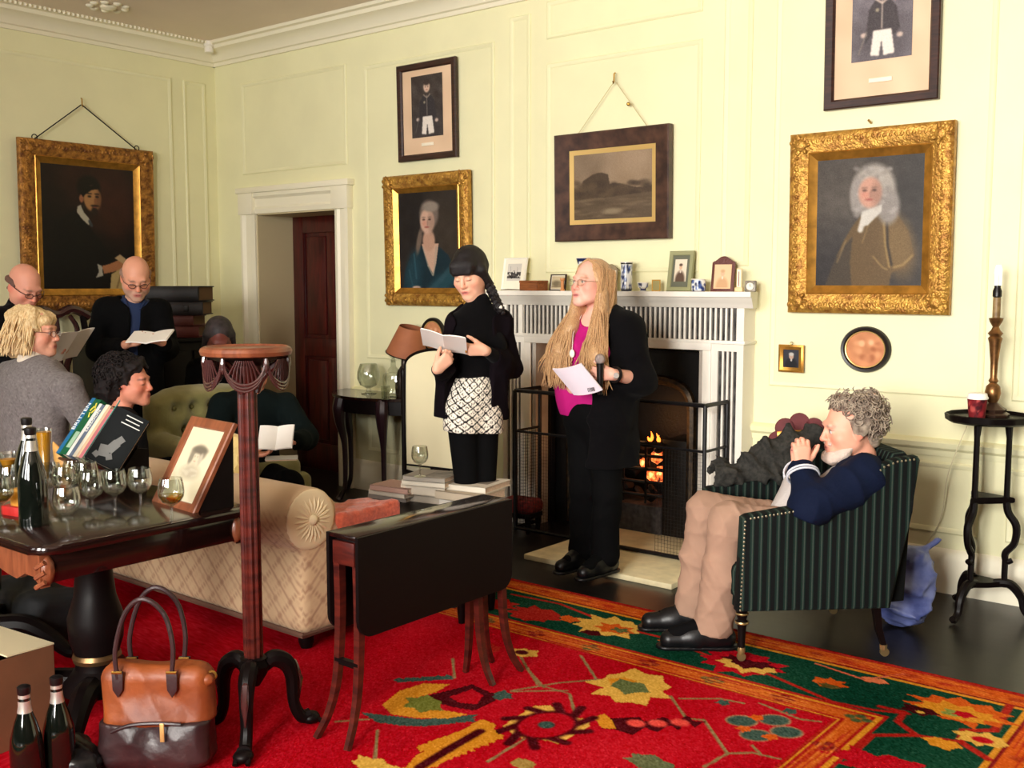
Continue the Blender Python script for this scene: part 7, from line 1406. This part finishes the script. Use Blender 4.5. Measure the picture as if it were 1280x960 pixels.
for sx in (-1, 1):
    for sy in (-1, 1): part('leg', MB().lathe([(.015, 0), (.022, .1), (.024, SZ - .08)], 10), M_dark, st_, (sx * .18, sy * .18, 0))
# ---------------------------------------------------------------- dark curly-haired woman, seated low
J = pts(head=(163, 479, 5.5), neck=(151, 514, 5.5), sl=(140, 532, 5.66), sr=(163, 538, 5.34), pelvis=(138, 600, 5.5), el=(150, 590, 5.75), wl=(190, 596, 5.75), er=(172, 596, 5.3), wr=(210, 600, 5.4)); f_, s_ = frame_of(J); seat_legs(J, f_, s_)
p = Person('dark curly-haired woman in profile sitting low between the blonde woman and green sofa', J['pelvis'], J, 86, 0, 0, 1.0, 1.05, .007, skin=(214, 140, 114))
p.build_body(p.skin_colour(lips=(170, 84, 80), brow=(60, 36, 30), eyes='closed', blush=.7), headkw=dict(fem=True)); S = Sdf(.009); p.torso(S, .025); [p.arm(S, q, .02, f1=.95, up=1.1) for q in 'lr']; S.folds(.006, 18, 3); p.wear('dark_jumper', S, M_blackknit); S = Sdf(.01); [p.leg(S, q, .02, .97) for q in 'lr']; S.ell(p.T(0), (.17, .14, .13), .05, p.B); p.wear('trousers', S, M_blackcloth); p.shoes(M_shoe)
DKC = mat('very dark red brown curls', (22, 8, 8), .8, c2=(10, 4, 4), vscale=40)
S = Sdf(.006); S.ell(p.H(0, .055, .05), (.118, .125, .112), .02, p.Rh).ell(p.H(0, .1, -.03), (.1, .075, .09), .04, p.Rh).cap(p.H(-.04, -.05, .095), p.H(.04, -.05, .095), .03, .03, .03).ell(p.H(0, -.105, -.02), (.1, .085, .085), .01, p.Rh, '-').folds(.008, 70, 4); p.wear('hair', S, DKC)
cur = []
for k in range(260):
    a, b = r.uniform(-PI, PI), r.uniform(-.6, 1.3); dv = np.array([math.cos(a) * math.cos(b), math.sin(a) * math.cos(b), math.sin(b)])
    if dv[1] < -.4 and dv[2] < .6: continue
    base_ = p.H(*(np.array([0, .055, .045]) + dv * np.array([.114, .122, .11]))); ow = nrm(p.Rh @ dv); t1 = nrm(np.cross(ow, r.normal(size=3))); t2 = np.cross(ow, t1); cur.append([base_ + ow * (.02 * q) + (t1 * math.cos(q * 9) + t2 * math.sin(q * 9)) * .012 for q in np.linspace(0, 1, 11)])
locks(p, 'curls', cur, DKC, .0032, 5)
# ---------------------------------------------------------------- man in dark sweater on the green sofa, head bowed behind the stand
J = pts(head=(316, 464, 6.0), neck=(318, 494, 6.05), sl=(357, 508, 6.12), sr=(278, 506, 5.95), pelvis=(312, 592, 6.15), el=(384, 548, 5.98), wl=(370, 552, 5.74), er=(268, 566, 5.86), wr=(312, 568, 5.62)); f_, s_ = frame_of(J); seat_legs(J, f_, s_, L=.45)
p = Person('man in dark green sweater reading on green sofa, head hidden by torchere top', J['pelvis'], J, 28, 40, 0, 1.0, 1.05, .0085, skin=(206, 140, 112))
p.build_body(p.skin_colour(eyes='closed'), hands=(('l', dict(d=-RT * .6 + ZU * .3 - FWH * .3, n=-RT * .3 - ZU * .5 + FWH * .5, curl=(.6, .8, .5))), ('r', dict(d=RT * .9, n=ZU, curl=(.4, .5, .4)))))
S = Sdf(.009); p.torso(S, .028); [p.arm(S, q, .022, f1=.9, up=1.15) for q in 'lr']; S.folds(.006, 18, 3); p.wear('dark_sweater', S, mat('dark green black knit', (12, 20, 20), .95, bump=.25, bscale=220, spec=.1)); S = Sdf(.01); [p.leg(S, q, .022, .97) for q in 'lr']; S.ell(p.T(0), (.18, .14, .13), .05, p.B); p.wear('trousers', S, M_blackcloth); p.shoes(M_shoe)
S = Sdf(.008); S.ell(p.H(0, .03, .05), (.086, .1, .088), .02, p.Rh).ell(p.H(0, -.1, -.01), (.07, .07, .1), .01, p.Rh, '-'); p.wear('hair', S, mat('short dark hair', (30, 24, 22), .8))
open_book('white open booklet held by the man on the green sofa', at(346, 548, 5.55), RT * .9 + FWH * .2, ZU * .75 + FWH * .5, ZU * .5 - FWH * .8, .09, .14, bend=.7)
fb = at(352, 573, 5.6); tb_ = thing('booklet', 'pale grey booklet lying on the lap of the sofa man', 'book', tuple(fb), math.atan2(RT[1], RT[0]) + .2); part('cover', MB().box((0, 0, .004), (.17, .13, .002)), mat('pale grey cover', (196, 196, 190), .7), tb_); part('pages', MB().box((0, 0, 0), (.165, .126, .006)), M_page, tb_)
# ---------------------------------------------------------------- person in the far corner
J = pts(head=(274, 424, 7.0), neck=(271, 450, 7.08), sl=(297, 462, 7.1), sr=(247, 462, 7.02), pelvis=(271, 530, 7.15), el=(304, 505, 7.1), wl=(285, 520, 6.85), er=(240, 505, 7.0), wr=(262, 520, 6.8)); f_, s_ = frame_of(J); seat_legs(J, f_, s_)
p = Person('dark-clothed person with head bowed, seated in the far corner by door', J['pelvis'], J, 18, 36, 0, 1.0, 1.0, .0085, skin=(120, 62, 52)); p.build_body(p.skin_colour(lips=(110, 54, 50), brow=(40, 26, 24), eyes='closed'))
S = Sdf(.009); p.torso(S, .028); [p.arm(S, q, .022, f1=.9, up=1.1) for q in 'lr']; S.cap(p.J['neck'] - p.up * .03, p.J['neck'] + p.up * .03, .085, .07, .02).folds(.006, 18, 6); p.wear('dark_coat', S, M_blackcloth); S = Sdf(.01); [p.leg(S, q, .022, .97) for q in 'lr']; S.ell(p.T(0), (.18, .14, .13), .05, p.B); p.wear('trousers', S, M_blackcloth); p.shoes(M_shoe)
S = Sdf(.007); S.ell(p.H(0, .035, .05), (.092, .106, .092), .02, p.Rh).cap(p.H(-.08, .01, .03), p.H(-.085, .03, -.1), .026, .03, .03).cap(p.H(.08, .01, .03), p.H(.085, .03, -.1), .026, .03, .03).ell(p.H(0, -.1, -.02), (.064, .07, .1), .01, p.Rh, '-'); p.wear('hair', S, mat('black hair grey streaked', (26, 22, 24), .6, c2=(70, 60, 62), vscale=18))
st2 = thing('wooden_stool', 'dark stool under the dark-clothed person in the corner', 'stool', (p.root[0], p.root[1], 0)); SZ = float(J['pelvis'][2] - .16); part('seat', MB().lathe([(.17, SZ - .03), (.18, SZ - .015), (.17, SZ)], 20), M_dark, st2)
for k in range(4): a = PI / 4 + k * PI / 2; part('leg', MB().tube([(.12 * math.cos(a), .12 * math.sin(a), SZ - .02), (.17 * math.cos(a), .17 * math.sin(a), 0)], [.018, .014], 8), M_dark, st2)
# ================================================================ green buttoned sofa along the left, dark furniture by the left wall
gs = thing('green_sofa', 'pale green deep-buttoned sofa under the man in dark sweater', 'sofa', (-5.1, 3.56, 0)); go = np.array([-5.1, 3.56, 0])
M_green = mat('sage green velvet', (150, 146, 92), .8, c2=(126, 122, 72), vscale=9, sheen=.3, bump=.15, bscale=120)
bx_ = -5.42; y0, y1 = 3.36, 4.08
S = Sdf(.014); S.rbox((-5.12, (y0 + y1) / 2, .3), (.3, (y1 - y0) / 2, .13), .05, .02)
topz = lambda y: .94 - .10 * ((y - (y0 + y1) / 2) / ((y1 - y0) / 2)) ** 4 - .03 * (y - y0)
ys_ = np.linspace(y0 + .06, y1 - .06, 9); S.chain([(bx_ - .02 + .12 * abs((y - 3.72) / .42) ** 4, y, topz(y) - .06) for y in ys_], [.07] * 9, .03)
for y in ys_: S.rbox((bx_ + .04 + .08 * abs((y - 3.72) / .42) ** 4, y, .58), (.07, .12, .32), .06, .06)
btn = []
for i, z in enumerate((.56, .70, .83)):
    for k in range(7):
        y = y0 + .1 + (k + .5 * (i % 2)) * .125
        if y < y1 - .1: q = (bx_ + .125 + .08 * abs((y - 3.72) / .42) ** 4, y, z); S.ell(q, (.045, .03, .03), .05, op='-'); btn.append((q[0] - .035, y, z))
S.rbox((-5.1, y0 - .02, .38), (.3, .07, .24), .05, .03).cap((-5.4, y0 - .02, .64), (-4.85, y0 - .02, .60), .08, .075, .03)
S.obj('upholstery', M_green, gs, None, go)
for q in btn: part('button', MB().sph((q[0] - go[0], q[1] - go[1], q[2]), (.012, .014, .014), 8, 6), mat('button velvet', (110, 106, 60), .8), gs)
for x in (-5.35, -4.88):
    for y in (y0 + .05, y1 - .05): part('foot', MB().lathe([(.02, 0), (.032, .06), (.035, .17)], 12), M_dark, gs, (x - go[0], y - go[1], 0))
S = Sdf(.014); S.rbox((-5.1, (y0 + y1) / 2, .46), (.28, (y1 - y0) / 2 - .08, .07), .05); S.obj('seat_cushion', M_green, gs, None, go)
# low dark cabinet and big old books by the left wall
q0 = at(216, 420, 7.6); cb = thing('low_cabinet', 'dark low cabinet behind standing men carrying four old folios', 'cabinet', (q0[0], q0[1], 0)); CZ = float(at(225, 421, 7.6)[2])
part('body', MB().box((0, -.2, CZ / 2), (.46, .9, CZ - .03), None, .006), M_dark, cb); part('top', MB().box((0, -.2, CZ - .015), (.52, .96, .03), None, .008), M_dark, cb)
for s in (-1, 1): dr_ = part('door', MB().box((.235, s * .12, CZ / 2 - .02), (.014, .22, CZ - .14), None, .004), M_dark, cb); part('knob', MB().sph((.25, s * .03, CZ / 2), .012, 8, 6), M_brass, dr_)
z = CZ; FS = 1.09
for k, (c, th, w, d, rz, lab) in enumerate((((96, 44, 40), .075, .34, .26, .1, 'red-brown leather folio lowest in the pile on the dark cabinet'), ((92, 46, 40), .07, .32, .25, -.05, 'reddish folio second from bottom in the pile on the cabinet'), ((30, 24, 22), .09, .42, .3, .06, 'large near-black folio with clasp, third up on the cabinet'), ((24, 20, 20), .1, .42, .3, -.06, 'large near-black folio topping the pile on the cabinet'))):
    th *= FS; w *= FS; d *= FS; t = thing('folio', lab, 'book', (q0[0] + .02, q0[1] + .02, z), rz + math.atan2(RT[1], RT[0]), group='old folios on the dark cabinet'); mc = mat('old leather', c, .6, var=.15, vscale=14)
    part('cover', MB().box((0, 0, .005), (w, d, .008), None, .002).box((0, 0, th - .005), (w, d, .008), None, .002), mc, t); part('spine', MB().tube([(-w / 2, -d / 2 + .004, th / 2), (w / 2, -d / 2 + .004, th / 2)], th / 2, 12, flat=((0, 1, 0), .35)), mc, t); part('page_block', MB().box((0, .01, th / 2), (w - .02, d - .03, th - .016)), mat('aged pages', (110, 84, 60), .9), t)
    if k == 2: part('clasp', MB().box((w / 4, -d / 2 - .012, th / 2), (.04, .01, .05), None, .003), M_iron2, t)
    z += th + .001
# carved dark hall chair against the left wall
hc_ = on(90, 420, 0, XL + .35); hcr = thing('carved_hall_chair', 'dark carved openwork chair back below the left wall portrait', 'chair', (XL + .42, hc_[1], 0), PI / 2)
z1 = float(on(90, 392, 0, XL + .3)[2]); part('seat', MB().box((0, 0, .45), (.5, .44, .05), None, .01), M_dark, hcr)
for sx in (-1, 1): part('front_leg', MB().lathe([(.018, 0), (.026, .1), (.02, .2), (.03, .42)], 12), M_dark, hcr, (sx * .2, -.18, 0)); part('back_post', MB().ctube([(sx * .2, .22, 0), (sx * .2, .2, .45), (sx * .23, .24, .9), (sx * .2, .28, z1)], .024, 8), M_dark, hcr)
part('crest_rail', MB().ctube([(-.25, .28, z1 - .03), (-.12, .28, z1 + .03), (0, .28, z1 - .01), (.12, .28, z1 + .03), (.25, .28, z1 - .03)], .034, 8), M_swag, hcr)
for x in (-.1, 0, .1): part('carved_splat', MB().ctube([(x * .6, .21, .5), (x * 1.5, .23, .7), (x * .4, .25, .9), (x * 1.5, .27, z1 - .15), (x, .28, z1 - .02)], [.016, .02, .026, .02, .016], 8), M_swag, hcr)
for zq in (.72, .92): part('carved_boss', MB().sph((0, .25, zq), (.035, .02, .035), 10, 8), M_swag, hcr)
